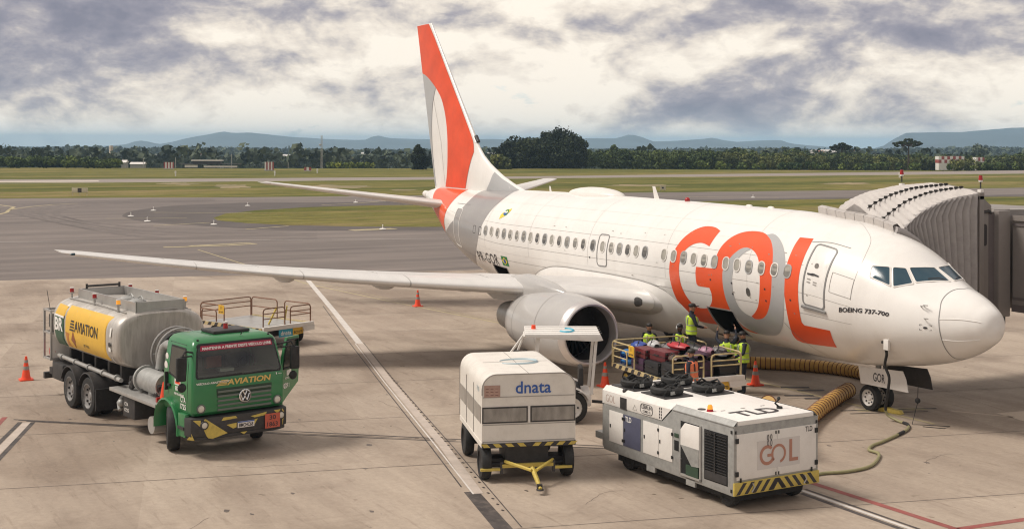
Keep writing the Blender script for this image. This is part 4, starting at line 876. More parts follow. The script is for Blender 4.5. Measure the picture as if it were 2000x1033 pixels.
# cabin windows ----------------------------------------------------
WX = [22.87, 22.35, 21.83, 21.31, 20.81, 20.29, 19.77, 19.27, 18.77, 18.25, 17.75, 17.23, 16.71, 16.17, 15.65, 15.05, 14.45, 13.93, 13.45, 12.97, 12.49, 12.01, 10.99, 10.49, 9.99, 9.49, 8.99, 8.49, 7.97, 7.47, 6.95, 6.43, 5.91, 5.41]
rd = random.Random(12)
for i, x in enumerate(WX):
    th = 79.8 if 6.6 < x < 22.5 else (80.6 if x > 22.5 else {6.43: 78.6, 5.91: 77.0, 5.41: 75.8}[x]); W, H = .255, .36
    o = rrect(W, H, .12, 4, x, th*KS); v, f = region(o, 9, lambda a, s: FP(a, s/KS, .004 if False else .0125)); mk = 'pane%d' % (rd.choice([0, 0, 1, 1, 2]) if x > 11.5 else rd.choice([1, 2, 2]))
    b = B(mk); b.add([tuple(p) for p in v], f); wn = b.build('cabin_window', jet)
    rr = ring_on('window_frame', x-W/2-.022, x+W/2+.022, th-(H/2+.022)/KS, th+(H/2+.022)/KS, .03, .14, 'panelw' if i % 3 else 'grey', wn, .020)
    # half drawn blind
    if mk != 'pane2':
        hh = rd.choice([.35, .5, .6]); o = rrect(W-.03, H*hh, .05, 3, x, (th*KS)-H/2*(1-hh)+.005); v, f = region(o, 9, lambda a, s: FP(a, s/KS, .0145)); b = B('pane1' if mk == 'pane0' else 'pane2'); b.add([tuple(p) for p in v], f); b.build('blind', wn)
for x in (23.91, 23.39): ring_on('window_plug', x-.12, x+.12, 83-5.2, 83+5.2, .022, .05, 'ink', jet, .008)
# doors
def door(name, xa, xb, ta, tb, mk, w, sill=True, rad=.14, label=None):
    o = rrect(xb-xa, (tb-ta)*KS, rad, 5, (xa+xb)/2, (ta+tb)/2*KS); v, f = region(o, .18, lambda a, s: FP(a, s/KS, .0035))
    b = B('white'); b.add([tuple(p) for p in v], f); d = b.build(name, jet, label=label); ring_on('door_seal', xa, xb, ta, tb, w, rad, mk, d, .014)
    return d
r1 = door('service_door', 4.02, 4.80, 45.5, 99.8, 'doorline', .045)
b = B('doorline'); P = [[FP(x, t, o_) for t, o_ in ((99.6, .012), (100.2, .05), (101.8, .05), (102.6, .01))] for x in (4.0, 4.03, 4.4, 4.79, 4.83)]; b.grid(P); b.build('door_sill', r1)
b = B('pane1'); v, f = region(rrect(.13, .15, .06, 4, 4.45, 65.6*KS), 9, lambda a, s: FP(a, s/KS, .012)); b.add([tuple(p) for p in v], f); b.build('door_window', r1)
b = B('ink'); v, f = region([(4.28, 73*KS), (4.30, 74.2*KS), (4.44, 74.0*KS), (4.5, 74.6*KS), (4.6, 74.4*KS), (4.68, 74.6*KS), (4.68, 73.2*KS), (4.58, 73.1*KS), (4.5, 72.5*KS), (4.44, 72.5*KS)], 9, lambda a, s: FP(a, s/KS, .02)); b.add([tuple(p) for p in v], f); b.build('door_handle', r1)
for (xa, ta) in ((4.60, 78.0), (4.38, 79.5), (4.60, 80.6), (4.38, 81.4)):
    b = B('line'); v, f = region(rrect(.13, .03, .012, 2, xa, ta*KS), 9, lambda a, s: FP(a, s/KS, .011)); b.add([tuple(p) for p in v], f); b.build('placard', r1)
r2 = door('rear_service_door', 25.58, 26.22, 59, 117, 'wlet', .03, rad=.12); r2.data.materials[0] = M['greyd']
path_on('seam', [(26.6, 52), (25.2, 50.5)], .02, 'doorline', jet, .012)
ex = door('overwing_exit', 14.16, 14.77, 67, 98.6, 'doorline', .032, rad=.13, label='overwing emergency exit hatch with grey outline')
ring_on('hatch_outline', 3.2, 3.9, 66, 83, .01, .02, 'line', jet, .0095)
path_on('seam', [(5.0, 45.5), (4.4, 41.8), (3.75, 40.3)], .016, 'doorline', jet, .011)
# seams, one part of fine lines
sb = B('line')
for th in (69.0, 92.0, 108.0):
    path_on('', [(x, th+ (x < 7 and (x-7)*.6 or 0)) for x in (4.9 if th < 90 else 3.2, 7, 12, 18, 23, 27)], .009, 'line', None, .0042, 10, sb)
for x in (7.0, 10.9, 15.35, 19.4, 22.9): path_on('', [(x, t) for t in (4, 35, 66, 100)], .008, 'line', None, .0042, 8, sb)
path_on('', [(4.65, 0), (4.1, 10), (3.5, 24), (3.25, 42), (3.2, 60), (3.2, 84)], .009, 'line', None, .0042, 8, sb)
for th in (118,): path_on('', [(x, th) for x in (24, 27, 29)], .012, 'line', None, .009, 8, sb)
sb.use('seaml')
for x in (9.6, 12.2, 13.3, 16.6, 17.9, 20.6, 21.9, 24.5, 25.3): path_on('', [(x, t) for t in (20, 45, 66)], .005, 'line', None, .0042, 6, sb)
for th in (40.0, 55.0, 100.5): path_on('', [(x, th) for x in (9 if th > 90 else 6.0, 12, 18, 24)], .005, 'line', None, .0042, 8, sb)
sb.build('skin_seams', jet, kind='stuff')
rq = random.Random(8); stb = B('coneband')
for k in range(30):
    x, t = rq.uniform(2.6, 20), rq.choice([rq.uniform(86, 92), rq.uniform(101, 118), rq.uniform(60, 66)]); w, h = rq.choice([(.07, .015), (.10, .02), (.05, .03), (.03, .03)])
    v, f = region([(x-w/2, t*KS-h/2), (x+w/2, t*KS-h/2), (x+w/2, t*KS+h/2), (x-w/2, t*KS+h/2)], 9, lambda a, s_: FP(a, s_/KS, .0085)); stb.add([tuple(p) for p in v], f)
stb.build('stencils', jet, kind='stuff')
path_on('cargo_panel_line', [(5.72, 119), (5.5, 128), (5.2, 140), (4.9, 155), (4.8, 170)], .016, 'doorline', jet, .012)
# radome
rp = [(1.07, 0.01), (1.12, 15), (1.12, 30), (1.09, 45), (1.02, 60), (.98, 75), (.945, 93), (.935, 113), (.97, 138), (1.03, 160), (1.04, 180)]
path_on('radome_seam', rp, .018, 'doorline', jet, .006)
path_on('radome_seam', [(x, -t) for x, t in rp], .018, 'doorline', jet, .006)
for (a, b_) in (((.97, 75), (.2, 69)), ((.93, 110.4), (.24, 128))):
    bb = B('wlet'); bb.tube([tuple(FP(a[0]+(b_[0]-a[0])*k/10, a[1]+(b_[1]-a[1])*k/10, .004)) for k in range(11)], .010, 5); bb.build('lightning_strip', jet)
# cockpit windows
def cock(name, poly, port=False, sub=True):
    sg = -1 if port else 1
    P = [(x, t*KS*sg) for x, t in poly]; c = (sum(p[0] for p in P)/len(P), sum(p[1] for p in P)/len(P))
    def grow(k): 
        out = []
        for p in P: d = Vector((p[0]-c[0], p[1]-c[1])); d = d.normalized()*(d.length+k); out.append((c[0]+d.x, c[1]+d.y))
        return catmull_r(out)
    def catmull_r(Q, r=.05):
        o = []; n = len(Q)
        for i in range(n):
            p, a, d = Vector(Q[i]), Vector(Q[i-1]), Vector(Q[(i+1) % n]); u, w = (a-p).normalized(), (d-p).normalized()
            for q in range(4): t = q/3; o.append(tuple(p+u*r*(1-t)**2+w*r*t*t))
        return o
    g0, g1 = grow(0.025), grow(.07); v, f = region(g0, .12, lambda x, s: FP(x, s/KS, .012)); b = B('glass'); b.add([tuple(p) for p in v], f); o = b.build(name, jet)
    n = len(g0); b = B('panelw'); vs = [tuple(FP(x, s/KS, z)) for G, z in ((g1, -.01), (g1, .018), (g0, .022), (g0, .0)) for x, s in G]
    b.add(vs, [(r*n+k, r*n+(k+1) % n, (r+1)*n+(k+1) % n, (r+1)*n+k) for r in range(3) for k in range(n)]); b.build('window_frame', o); return o
for pt in (False, True):
    cock('cockpit_side_window', [(2.88, 49), (2.52, 41.6), (2.30, 56.0), (2.80, 57.6)], pt)
    cock('cockpit_side_window', [(2.42, 39.4), (2.22, 31.6), (1.91, 39.8), (2.19, 54.4)], pt)
    cock('windshield', [(2.17, 27.0), (2.00, 12.0), (1.96, 3), (1.47, 4.5), (1.66, 22), (1.84, 35.2)], pt)
for pt in (1, -1):
    b = B('ink'); b.tube([tuple(FP(1.50, pt*8, .03)), tuple(FP(1.60, pt*14, .05)), tuple(FP(1.72, pt*24, .04))], .012, 5); b.build('wiper', jet)
# pitots, static port marks, lettering
for (x, t) in ((1.37, 60), (1.27, 76.5), (1.42, 62)):
    p, q = FP(x, t, .0), FP(x, t, .07); b = B('silver'); b.tube([tuple(p), tuple(q), tuple(q+Vector((-.13, 0, 0)))], .014, 6); b.build('probe', jet)
b = B('ink'); 
for sx in (-1, 1):
    for sy in (-1, 1):
        for (w, h, ox, oy) in ((.06, .014, .10, .13), (.014, .06, .123, .107)):
            v, f = region(rrect(w, h, .004, 1, 1.24+sx*ox, 89*KS+sy*oy), 9, lambda a, s: FP(a, s/KS, .008)); b.add([tuple(p) for p in v], f)
b.build('static_port_mark', jet, kind='stuff')
b = B('ink'); v, f = region(rrect(.10, .10, .05, 4, 1.24, 89*KS), 9, lambda a, s: FP(a, s/KS, .009)); b.add([tuple(p) for p in v], f); b.build('static_port', jet)
def on_line(a, b_, h, off=.009):
    L = (Vector((b_[0], b_[1]*KS))-Vector((a[0], a[1]*KS)))
    d = L.normalized(); n = Vector((-d.y, d.x))
    if n.y > 0: n = -n
    def f(u, w):
        p = Vector((a[0], a[1]*KS))+d*u+n*w; return tuple(FP(p.x, p.y/KS, off))
    return L.length, f
Lm, fm_ = on_line((3.56, 97.2), (2.08, 85.5), .12); text('lettering', 'BOEING 737-700', Lm, .135, 'ink', jet, None, .03, .35, map=fm_, cuts=3)
Lm, fm_ = on_line((23.86, 121.0), (21.92, 116.0), .4); text('lettering', 'PR-GOR', Lm, .40, 'ink', jet, None, .0, 0, map=fm_, spacing=1.15, cuts=5)
for (u_, mk, poly) in ((.008, 'flagg', rrect(.50, .34, .01, 1, 21.38, 109.5*KS)), (.010, 'flagy', [(21.60, 109.5*KS), (21.38, 109.5*KS-.14), (21.16, 109.5*KS), (21.38, 109.5*KS+.14)]), (.012, 'blue', rrect(.17, .17, .084, 4, 21.38, 109.5*KS))):
    M.setdefault('flagg', mat('flag_green', (.01, .20, .05), .4)); M.setdefault('flagy', mat('flag_yellow', (.75, .60, .05), .4))
    v, f = region(poly, 9, lambda a, s: FP(a, s/KS, u_)); b = B(mk); b.add([tuple(p) for p in v], f); b.build('flag', jet)
v, f = region(catmull([(22.05, 59*KS), (21.98, 56*KS), (21.75, 51*KS), (21.5, 48.5*KS), (21.48, 52*KS), (21.6, 57*KS), (21.8, 61*KS), (22.02, 64*KS)], k=3), 9, lambda a, s: FP(a, s/KS, .008)); b = B('flagy'); b.add([tuple(p) for p in v], f); em = b.build('emblem', jet)
for (mk, w, h, cx, ct, o_) in (('flagg', .30, .30, 21.72, 54.5, .010), ('blue', .24, .10, 21.77, 56.5, .012), ('wlet', .26, .07, 21.75, 54.2, .0135)):
    v, f = region(rrect(w, h, min(w, h)*.45, 4, cx, ct*KS), 9, lambda a, s: FP(a, s/KS, o_)); b = B(mk); b.add([tuple(p) for p in v], f); b.build('emblem_detail', em)
for (x, t) in ((6.98, 100.5),): v, f = region(rrect(.17, .22, .08, 4, x, t*KS), 9, lambda a, s: FP(a, s/KS, .010)); b = B('pane0'); b.add([tuple(p) for p in v], f); b.build('inspection_port', jet)
for (x, t) in ((7.68, 95.5), (7.68, 104), (6.25, 95), (6.25, 104), (8.65, 95.5), (5.25, 98.5), (15.2, 92)):
    v, f = region(rrect(.06, .05, .01, 1, x, t*KS), 9, lambda a, s: FP(a, s/KS, .011)); b = B('ink'); b.add([tuple(p) for p in v], f); b.build('tie_mark', jet)
# crown fittings
b = B('panelw'); P = []
for i in range(23):
    u = i/22; x = 16.15+3.5*u; w = .52*math.sin(math.pi*min(1, max(.0, u*1.02)))**.45 if 0 < u < 1 else .02; h = .27*math.sin(math.pi*u)**.5 if 0 < u < 1 else 0
    P.append([(x, w*math.cos(math.pi*k/12), f_t(x)-.07+(h+.05)*math.sin(math.pi*k/12)**.75) for k in range(13)])
b.grid(P); b.build('radio_dome', jet)
def blade(x, h, c, sw=.25, mk='panelw'):
    z = f_t(x); b = B(mk); P = [[(x-c/2+sw*q+(c*(1-.45*q))*s_, .02*math.sin(math.pi*s_)*k, z-.02+h*q) for (s_, k) in ((0, 0), (.3, 1), (.7, 1), (1, 0), (.7, -1), (.3, -1), (0, 0))] for q in (0, .5, 1)]; b.grid(P); b.add(P[-1], [tuple(range(7))]); return b.build('blade_antenna', jet)
blade(14.1, .42, .30); blade(21.1, .22, .16, .1)
b = B('redlamp'); b.ball((12.4, 0, f_t(12.4)+.03), .09); b.build('beacon_lamp', jet)
for x in (9.3, 8.3): b = B('panelw'); b.ball((x, 0, f_t(x)), .07, sq=(2, 1, .8)); b.build('crown_fitting', jet)

# belly fairing ----------------------------------------------------
ft_ = lerpf([(9.9, 152), (10.4, 124), (10.63, 117.6), (10.87, 112.4), (11.6, 107.6), (12.43, 105.4), (14.13, 104.2), (16.99, 104.4), (17.89, 106.4), (18.73, 112), (19.41, 120), (20.4, 135), (21.2, 155)])
for sg in (1, -1):
    P = []
    for i in range(60):
        x = 9.95+(21.15-9.95)*i/59; tt = ft_(x); env = min(1, (x-9.9)/2.2, (21.2-x)/2.6)**.6 if 9.9 < x < 21.2 else 0; row = []
        for k in range(21):
            q = k/20; th = tt+(180-tt)*q; bl = env*(.30*min(1, q*2.2)**.7+.02); p = FP(x, th, bl); p.z = max(p.z, .98); row.append((p.x, sg*p.y, p.z))
        P.append(row)
    b = B('white'); b.grid(P); b.build('belly_fairing', jet, autos=60)
path_on('fairing_seam', [(x, ft_(x)) for x in (10.45, 10.7, 11, 11.6, 12.4, 14.1, 15.6, 17, 17.9, 18.7, 19.3)], .016, 'line', jet, .03)

# lifting surfaces -------------------------------------------------
def naca(s, t, m_=0.0):
    yt = 5*t*(.2969*math.sqrt(max(s, 0))-.126*s-.3516*s*s+.2843*s**3-.1036*s**4); yc = m_*4*s*(1-s); return yc+yt, yc-yt
SS = [0, .004, .012, .03, .06, .10, .15, .22, .32, .45, .6, .75, .88, 1.0]
def wing_sec(y):
    xle = 11.25+(y-1.6)*.70 if y < 5.1 else 13.70+(y-5.1)*.5224; xte = 18.75-(y-1.6)*.06 if y < 5.8 else 18.5+(y-5.8)*.273; zle = 2.02+(y-1.6)*.112 if y < 5.1 else 2.412+(y-5.1)*.0862-.14*math.sin(math.pi*(y-5.1)/12.55)
    return xle, xte, zle, (.135-.02*min(1, (y-1.6)/4) if y < 5.6 else .115-.02*(y-5.6)/11.5)
def wpt(y, s, up=True, off=0.0):
    xle, xte, zle, t = wing_sec(y); c = xte-xle; u, l = naca(s, t, .012); tw = .02*c*s-.012*c*s*s; z = zle+(u if up else l)*c+off*(1 if up else -1)-tw*.6; return (xle+c*s-(off if s < .02 else 0), y, z)
def wing(sg):
    ys = [1.3, 2, 3, 4, 5.1, 5.8, 7, 8.5, 10, 11.5, 13, 14.5, 16, 17, 17.45, 17.65]; P = []
    for i, y in enumerate(ys):
        row = [wpt(y, s, True) for s in SS[::-1]]+[wpt(y, s, False) for s in SS[1:]]
        if y > 17.3:
            k = (y-17.3)/.35; cz = sum(r[2] for r in row)/len(row); row = [(x+.1*k*(1 if s_ < 14 else 1), yy, cz+(z-cz)*(1-.75*k)) for s_, (x, yy, z) in enumerate(row)]
        P.append([(x, sg*yy, z) for x, yy, z in row])
    b = B('wingg'); b.grid(P); b.add(P[-1], [tuple(range(len(P[-1])))]); w = b.build('wing', jet, autos=50)
    cuts = [(4.98, 8.2), (8.24, 11.1), (11.14, 14.0), (14.04, 17.3)] if sg > 0 else [(4.98, 17.3)]
    for (a, c) in cuts:
        P = []
        for k in range(9):
            y = a+(c-a)*k/8; P.append([(x-.012, sg*yy, z) for x, yy, z in [wpt(y, s, True, .012) for s in (.155, .10, .06, .03, .012, .004, 0)]+[wpt(y, s, False, .010) for s in (.004, .012, .03, .05)]])
        b = B('alu'); b.grid(P); b.build('slat', w)
    P = [[(x-.01, sg*yy, z) for x, yy, z in [wpt(y, s, True, .01) for s in (.07, .05, .03, .012, .004, 0)]+[wpt(y, s, False, .008) for s in (.004, .012, .03)]] for y in [1.9+2.3*k/8 for k in range(9)]]
    b = B('alu'); b.grid(P); b.build('krueger_flap', w)
    # flap and aileron breaks as recessed-looking dark gaps, spoilers as thin plates
    b = B('line')
    for s0 in (.74,):
        vs = []
        for y in [2.2+14.4*k/24 for k in range(25)]:
            p = wpt(y, s0, True, .006); q = wpt(y, s0+.006, True, .006); vs += [(p[0], sg*p[1], p[2]), (q[0], sg*q[1], q[2])]
        b.add(vs, [(2*i, 2*i+1, 2*i+3, 2*i+2) for i in range(24)])
    for y in (5.8, 8.9, 12.2, 14.8):
        vs = []
        for s0 in (.16, .3, .45, .6, .74, .9, .995):
            p = wpt(y, s0, True, .006); q = wpt(y+.025, s0, True, .006); vs += [(p[0], sg*p[1], p[2]), (q[0], sg*q[1], q[2])]
        b.add(vs, [(2*i, 2*i+1, 2*i+3, 2*i+2) for i in range(6)])
    b.build('panel_gaps', w, kind='stuff')
    for (a, c) in ((6.1, 7.4), (7.45, 8.7), (8.75, 10.0), (10.05, 11.2)):
        P = [[(x, sg*yy, z) for x, yy, z in [wpt(y, s, True, .010) for s in (.60, .65, .70, .735)]] for y in (a, (a+c)/2, c)]
        b = B('white'); b.grid(P); b.build('spoiler', w)
    for (y, L, h) in ((7.9, 2.9, .42), (11.0, 2.6, .36), (5.2, 3.0, .40)):
        x0 = wing_sec(y)[1]-1.9; z0 = wpt(y, .75, False)[2]+.08; b = B('wingg'); P = []
        for i in range(15):
            u = i/14; r = math.sin(math.pi*u**.75)**.6 if 0 < u < 1 else 0.0; P.append([(x0+L*u, sg*y+.19*r*math.cos(2*math.pi*k/14), z0-.10*u-h*.45*r+h*.55*r*math.sin(2*math.pi*k/14)) for k in range(15)])
        b.grid(P); b.build('flap_fairing', w)
    b = B('glass'); b.ball((0, 0, 0), .07, sq=(.8, 1.3, .55)); p = wpt(17.35, .0); ll = b.build('navigation_light', w); ll.location = (p[0]+.02, sg*p[1], p[2])
    return w
wr = wing(1); wl_ = wing(-1); wr['label'] = 'grey starboard wing reaching left across the picture'; wl_['label'] = 'port wing mostly hidden behind the fuselage'
for sg in (1, -1):   # landing light in the wing root
    P = []
    for k in range(7):
        y = 2.2+.20*k/6; hh = math.sin(math.pi*(k+.001)/6.002); P.append([(lambda q: (q[0]-.03, sg*q[1], q[2]))(wpt(y, .002+.007*(1-j/3)*hh, True, .016)) for j in range(4)]+[(lambda q: (q[0]-.03, sg*q[1], q[2]))(wpt(y, .002+.010*(j/3)*hh, False, .016)) for j in range(4)])
    b = B('pane0'); b.grid(P); b.build('landing_light', wr if sg > 0 else wl_)
# engines
def engine(sg):
    yc, zc_ = 4.83*sg, 1.45; M_ = T_(0, yc, zc_)
    def lathe(mk, prof, name, parent, flat=True, n=48, autos=50):
        b = B(mk); P = []
        for (x, r) in prof:
            row = []
            for k in range(n+1):
                a = 2*math.pi*k/n; cz = math.cos(a); sy = math.sin(a); rr = r
                if flat and r > .6 and cz < 0: z = r*cz*.965; y = r*sy*(1.02+.03*(-cz))
                else: z = r*cz; y = r*sy*(1.01 if flat else 1)
                row.append((x, yc+y, zc_+z))
            P.append(row)
        b.grid(P); return b.build(name, parent, weld=True, autos=autos)
    e = lathe('nacelle', [(10.52, .965), (10.7, 1.0), (11.0, 1.035), (11.5, 1.06), (12.0, 1.055), (12.6, 1.025), (13.2, .955), (13.7, .87), (14.05, .79), (14.05, .76), (13.6, .80)], 'engine', jet); e['label'] = 'grey turbofan engine under the %s wing' % ('starboard' if sg > 0 else 'port')
    lathe('lip', [(10.52, .965), (10.40, .945), (10.31, .915), (10.275, .87), (10.29, .825), (10.36, .80), (10.6, .785)], 'inlet_lip', e)
    lathe('dark', [(10.6, .785), (11.0, .79), (11.45, .795)], 'inlet_duct', e, False)
    lathe('void', [(11.5, .785), (11.55, .0)], 'fan_case', e, False)
    lathe('silver', [(13.7, .60), (14.4, .56), (15.1, .46), (15.35, .42), (15.35, .38), (15.1, .36)], 'core_cowl', e, False); lathe('dark', [(14.9, .34), (15.4, .26), (15.9, .03)], 'exhaust_plug', e, False)
    lathe('dark', [(11.02, .0), (11.08, .08), (11.25, .19), (11.45, .26)], 'spinner', e, False, 24)
    b = B('dark'); b.X = T_(0, 0, 0)
    P = [[(11.33+.10*math.sin(R_(38+20*q))*s_*2-.02, (.07+.02*q)*s_*math.cos(R_(38))*2, .22+.55*q) for s_ in (-.5, 0, .5)] for q in (0, .35, .7, 1)]; b.grid(P); b0 = None
    for k in range(24):
        if b0 is None: b0 = b.build('fan_blade', e); o = b0
        else: o = b0.copy(); COL.objects.link(o)
        o.location = (0, yc, zc_); o.rotation_euler = (R_(15*k), 0, 0)
    sp = B('wlet'); sp.tube([tuple(Vector((11.06+.32*q, yc+(.05+.19*q)*math.cos(q*5), zc_+(.05+.19*q)*math.sin(q*5)))) for q in [i/16 for i in range(17)]], .012, 5); sp.build('spiral_mark', e)
    # pylon
    P = []
    for (x, zb, zt, w) in ((11.7, 2.38, 2.50, .03), (12.0, 2.35, 2.60, .16), (12.5, 2.3, 2.70, .26), (13.2, 2.2, 2.78, .32), (14.0, 2.1, 2.86, .34), (14.9, 1.95, 2.75, .32), (15.9, 1.9, 2.5, .24), (17.0, 2.1, 2.4, .10), (17.6, 2.25, 2.38, .02)):
        P.append([(x, yc+w*cy_, zb+(zt-zb)*q) for cy_, q in ((-1, 0), (-1.05, .4), (-.95, .75), (-.6, .95), (0, 1.0), (.6, .95), (.95, .75), (1.05, .4), (1, 0))])
    b = B('nacelle'); b.grid(P); b.build('pylon', jet)
    b = B('dark'); b.grid([[(12.2, yc+s_*.95, 1.95), (12.7, yc+s_*1.10, 2.12), (13.3, yc+s_*1.02, 2.02)] for s_ in (-sg*.98, -sg*1.0)]); b.build('strake', e)
    # soft panel lines on the cowl
    for xx in (11.75, 13.35):
        b = B('line'); P = []
        for k in range(49):
            a = 2*math.pi*k/48; r = {11.75: 1.064, 13.35: .933}[xx]; cz = math.cos(a); sy = math.sin(a)
            P.append([(xx+d_, yc+r*sy*((1.02+.03*(-cz)) if cz < 0 else 1.01), zc_+r*cz*(.965 if cz < 0 else 1)) for d_ in (0, .014)])
        b.grid(P); b.build('cowl_seam', e)
    return e
engine(1); engine(-1)
# fin
f_le = lerpf([(4.6, 21.9), (5.0, 22.95), (5.12, 23.3), (5.3, 24.05), (5.55, 24.85), (5.8, 25.5), (6.04, 26.03), (6.35, 26.58), (6.66, 26.97), (12.19, 31.82)])
f_te = lerpf([(4.6, 31.3), (4.78, 31.34), (12.21, 33.38)])
def fin_y(x, z, off=0.0):
    lm = 26.97-(6.66-z)*.877 if z < 6.66 else f_le(z); te = f_te(z); cm = te-lm; s = (x-f_le(z))/(te-f_le(z)); return naca(min(max(s, 0), 1), .085*cm/(te-f_le(z)))[0]*(te-f_le(z))+off
P = []
FS = [0, .003, .008, .016, .03, .045, .06, .08, .10, .13, .16, .2, .24, .28, .33, .38, .44, .5, .56, .62, .68, .74, .8, .86, .92, .96, 1.0]
for z in sorted(set([4.6, 4.85, 5.0, 5.12, 5.3, 5.55, 6.04, 6.35, 6.66, 12.08, 12.15, 12.19]+[round(4.7+.2*i, 2) for i in range(37)])):
    le, te = f_le(z), f_te(z); ks = 1 if z < 12.16 else .4
    P.append([(le+(te-le)*s, fin_y(le+(te-le)*s, z)*ks, z) for s in FS[::-1]]+[(le+(te-le)*s, -fin_y(le+(te-le)*s, z)*ks, z) for s in FS[1:]])
b = B('white'); b.grid(P); b.add(P[-1], [tuple(range(len(P[-1])))]); fin = b.build('tail_fin', jet, autos=60)
def find(name, poly, mk, off, label=None):
    P = catmull(poly, k=4, corner=30)
    for sg in (1, -1):
        v, f = region(P, .16, lambda x, z: (x, sg*(fin_y(x, z)+off+.008), z)); b = B(mk); b.add(v, f); b.build(name, fin, label=label)
find('orange_panel', [(33.36, 12.17), (31.98, 12.17), (31.3, 11.45), (30.0, 9.96), (28.5, 8.25), (27.42, 6.98), (27.22, 6.5), (27.5, 5.9), (27.95, 4.98), (30.12, 4.98), (29.9, 5.55), (29.78, 6.2), (29.76, 7.0), (29.88, 7.7), (30.12, 8.32), (30.5, 8.85), (31.1, 9.3), (31.75, 9.65), (32.3, 9.88), (32.76, 10.0)], 'finorange', .006)
find('grey_panel', [(32.76, 10.0), (32.3, 9.88), (31.75, 9.65), (31.1, 9.3), (31.45, 8.7), (31.6, 8.1), (31.68, 7.4), (31.62, 6.6), (31.45, 5.7), (31.25, 4.98), (31.37, 4.98), (31.9, 6.9), (32.3, 8.4)], 'grey', .006)
find('grey_root_panel', [(24.82, 5.48), (25.45, 5.72), (25.62, 5.3), (25.9, 4.98), (23.1, 4.98), (23.4, 5.08), (24.2, 5.3)], 'grey', .006)
b = B('alu'); P = []
for z in [6.9+5.2*k/12 for k in range(13)]:
    le, te = f_le(z), f_te(z); c = te-le; P.append([(le+c*s-.01, sg_*(fin_y(le+c*s, z)+.008), z) for s, sg_ in ((.035, 1), (.02, 1), (.008, 1), (.002, 1), (0, 0), (.002, -1), (.008, -1), (.02, -1), (.035, -1))])
b.grid(P); b.build('leading_edge', fin)
b = B('line'); 
vs = []
for k in range(20):
    z = 5.1+6.8*k/19; le, te = f_le(z), f_te(z); x = te-(te-27.2 if z < 6.6 else te-le)*.30; vs += [(x, fin_y(x, z)+.009, z), (x+.02, fin_y(x+.02, z)+.009, z)]
b.add(vs, [(2*i, 2*i+1, 2*i+3, 2*i+2) for i in range(19)]); b.build('rudder_gap', fin)
b = B('ink'); b.cyl((27.14, 0, 6.92), (27.36, 0, 7.16), .085); b.build('fin_fitting', fin)
text('lettering', 'OR', .55, .30, 'wlet', fin, None, .02, 0, map=lambda a, c: (32.75-a, fin_y(32.75-a, 11.75+c)+.012, 11.75+c))
# tailplane
def stab(sg):
    P = []
    for i, y in enumerate([.3, .8, 1.5, 3, 5, 6.6, 7.05, 7.17]):
        q = (y-.3)/6.87; le = 27.9+(33.05-27.9)*q; te = 31.6+(34.35-31.6)*q; z = 4.22+.93*q; c = te-le; t = .11-.02*q; ks = 1 if y < 7.1 else .5
        P.append([(le+c*s, sg*y, z+naca(s, t)[0]*c*ks) for s in SS[::-1]]+[(le+c*s, sg*y, z+naca(s, t)[1]*c*ks) for s in SS[1:]])
    b = B('wingg'); b.grid(P); b.add(P[-1], [tuple(range(len(P[-1])))]); o = b.build('tailplane', jet, autos=50)
    P2 = []
    for k in range(9):
        y = 1.0+6.0*k/8; q = (y-.3)/6.87; le = 27.9+5.15*q; te = 31.6+2.75*q; z = 4.22+.93*q; c = te-le; t = .11-.02*q; P2.append([(le+c*s-.012, sg*y, z+naca(s, t)[0]*c+.006) for s in (.06, .03, .012, .004, 0)]+[(le+c*s-.012, sg*y, z+naca(s, t)[1]*c-.006) for s in (.004, .012, .03)])
    b = B('alu'); b.grid(P2); b.build('leading_edge', o)
stab(1); stab(-1)
b = B('panelw'); b.cyl((32.1, 0, 4.55), (32.45, 0, 4.60), .17, .14, 20); b.build('exhaust_pipe', jet)
# landing gear
def wheel_b(r, w, c, axis='Y', n=28, rim='panelw', hub=True):
    x, y, z = c; b = B('black'); s = r
    b.lathe([(-w/2, s*.62), (-w/2, s*.80), (-w*.46, s*.93), (-w*.30, s*.99), (0, s), (w*.30, s*.99), (w*.46, s*.93), (w/2, s*.80), (w/2, s*.62)], n, axis, c); return b
def rim_b(r, w, c, mk, axis='Y', n=24):
    s = r; b = B(mk); b.lathe([(-w*.42, s*.62), (-w*.30, s*.52), (-w*.18, s*.25), (-w*.30, s*.16), (-w*.30, .001)], n, axis, c); b.lathe([(w*.42, s*.62), (w*.30, s*.52), (w*.18, s*.25), (w*.30, s*.16), (w*.30, .001)], n, axis, c); b.lathe([(-w*.42, s*.62), (-w*.5, s*.66), (-w*.5, s*.60)], n, axis, c)
    b.lathe([(w*.42, s*.62), (w*.5, s*.66), (w*.5, s*.60)], n, axis, c); return b
def wheel(parent, r, w, c, rim='panelw', axis='Y', tyre='tyre', name='wheel', steer=0, bolts=6):
    o = bpy.data.objects.new(name, None); COL.objects.link(o); o.parent = parent; o.location = c; o.rotation_euler = (0, 0, R_(steer)); o.empty_display_size = .1
    wheel_b(r, w, (0, 0, 0), axis).build('tyre', o); b = rim_b(r, w, (0, 0, 0), rim, axis)
    b.build('rim', o)
    if bolts:
        b = B('dark')
        for k in range(bolts):
            a = 2*math.pi*k/bolts
            for s_ in (-1, 1): b.cyl((r*.40*math.cos(a), s_*w*.36, r*.40*math.sin(a)), (r*.40*math.cos(a), s_*w*.20, r*.40*math.sin(a)), r*.06, n=8)
        b.build('rim_holes', o, kind='stuff')
    return o
ng = B('silver'); ng.cyl((3.98, 0, .34), (3.92, 0, 1.5), .075, n=14); ng.cyl((4.0, -.22, .34), (4.0, .22, .34), .06, n=12); ng.cyl((3.6, 0, 1.3), (3.97, 0, .75), .04, n=8); ng.cyl((4.12, 0, .9), (4.2, 0, .5), .03, n=8); ng.box(3.9, 4.12, -.10, .10, .62, .72); g_ = ng.build('nose_gear', jet)
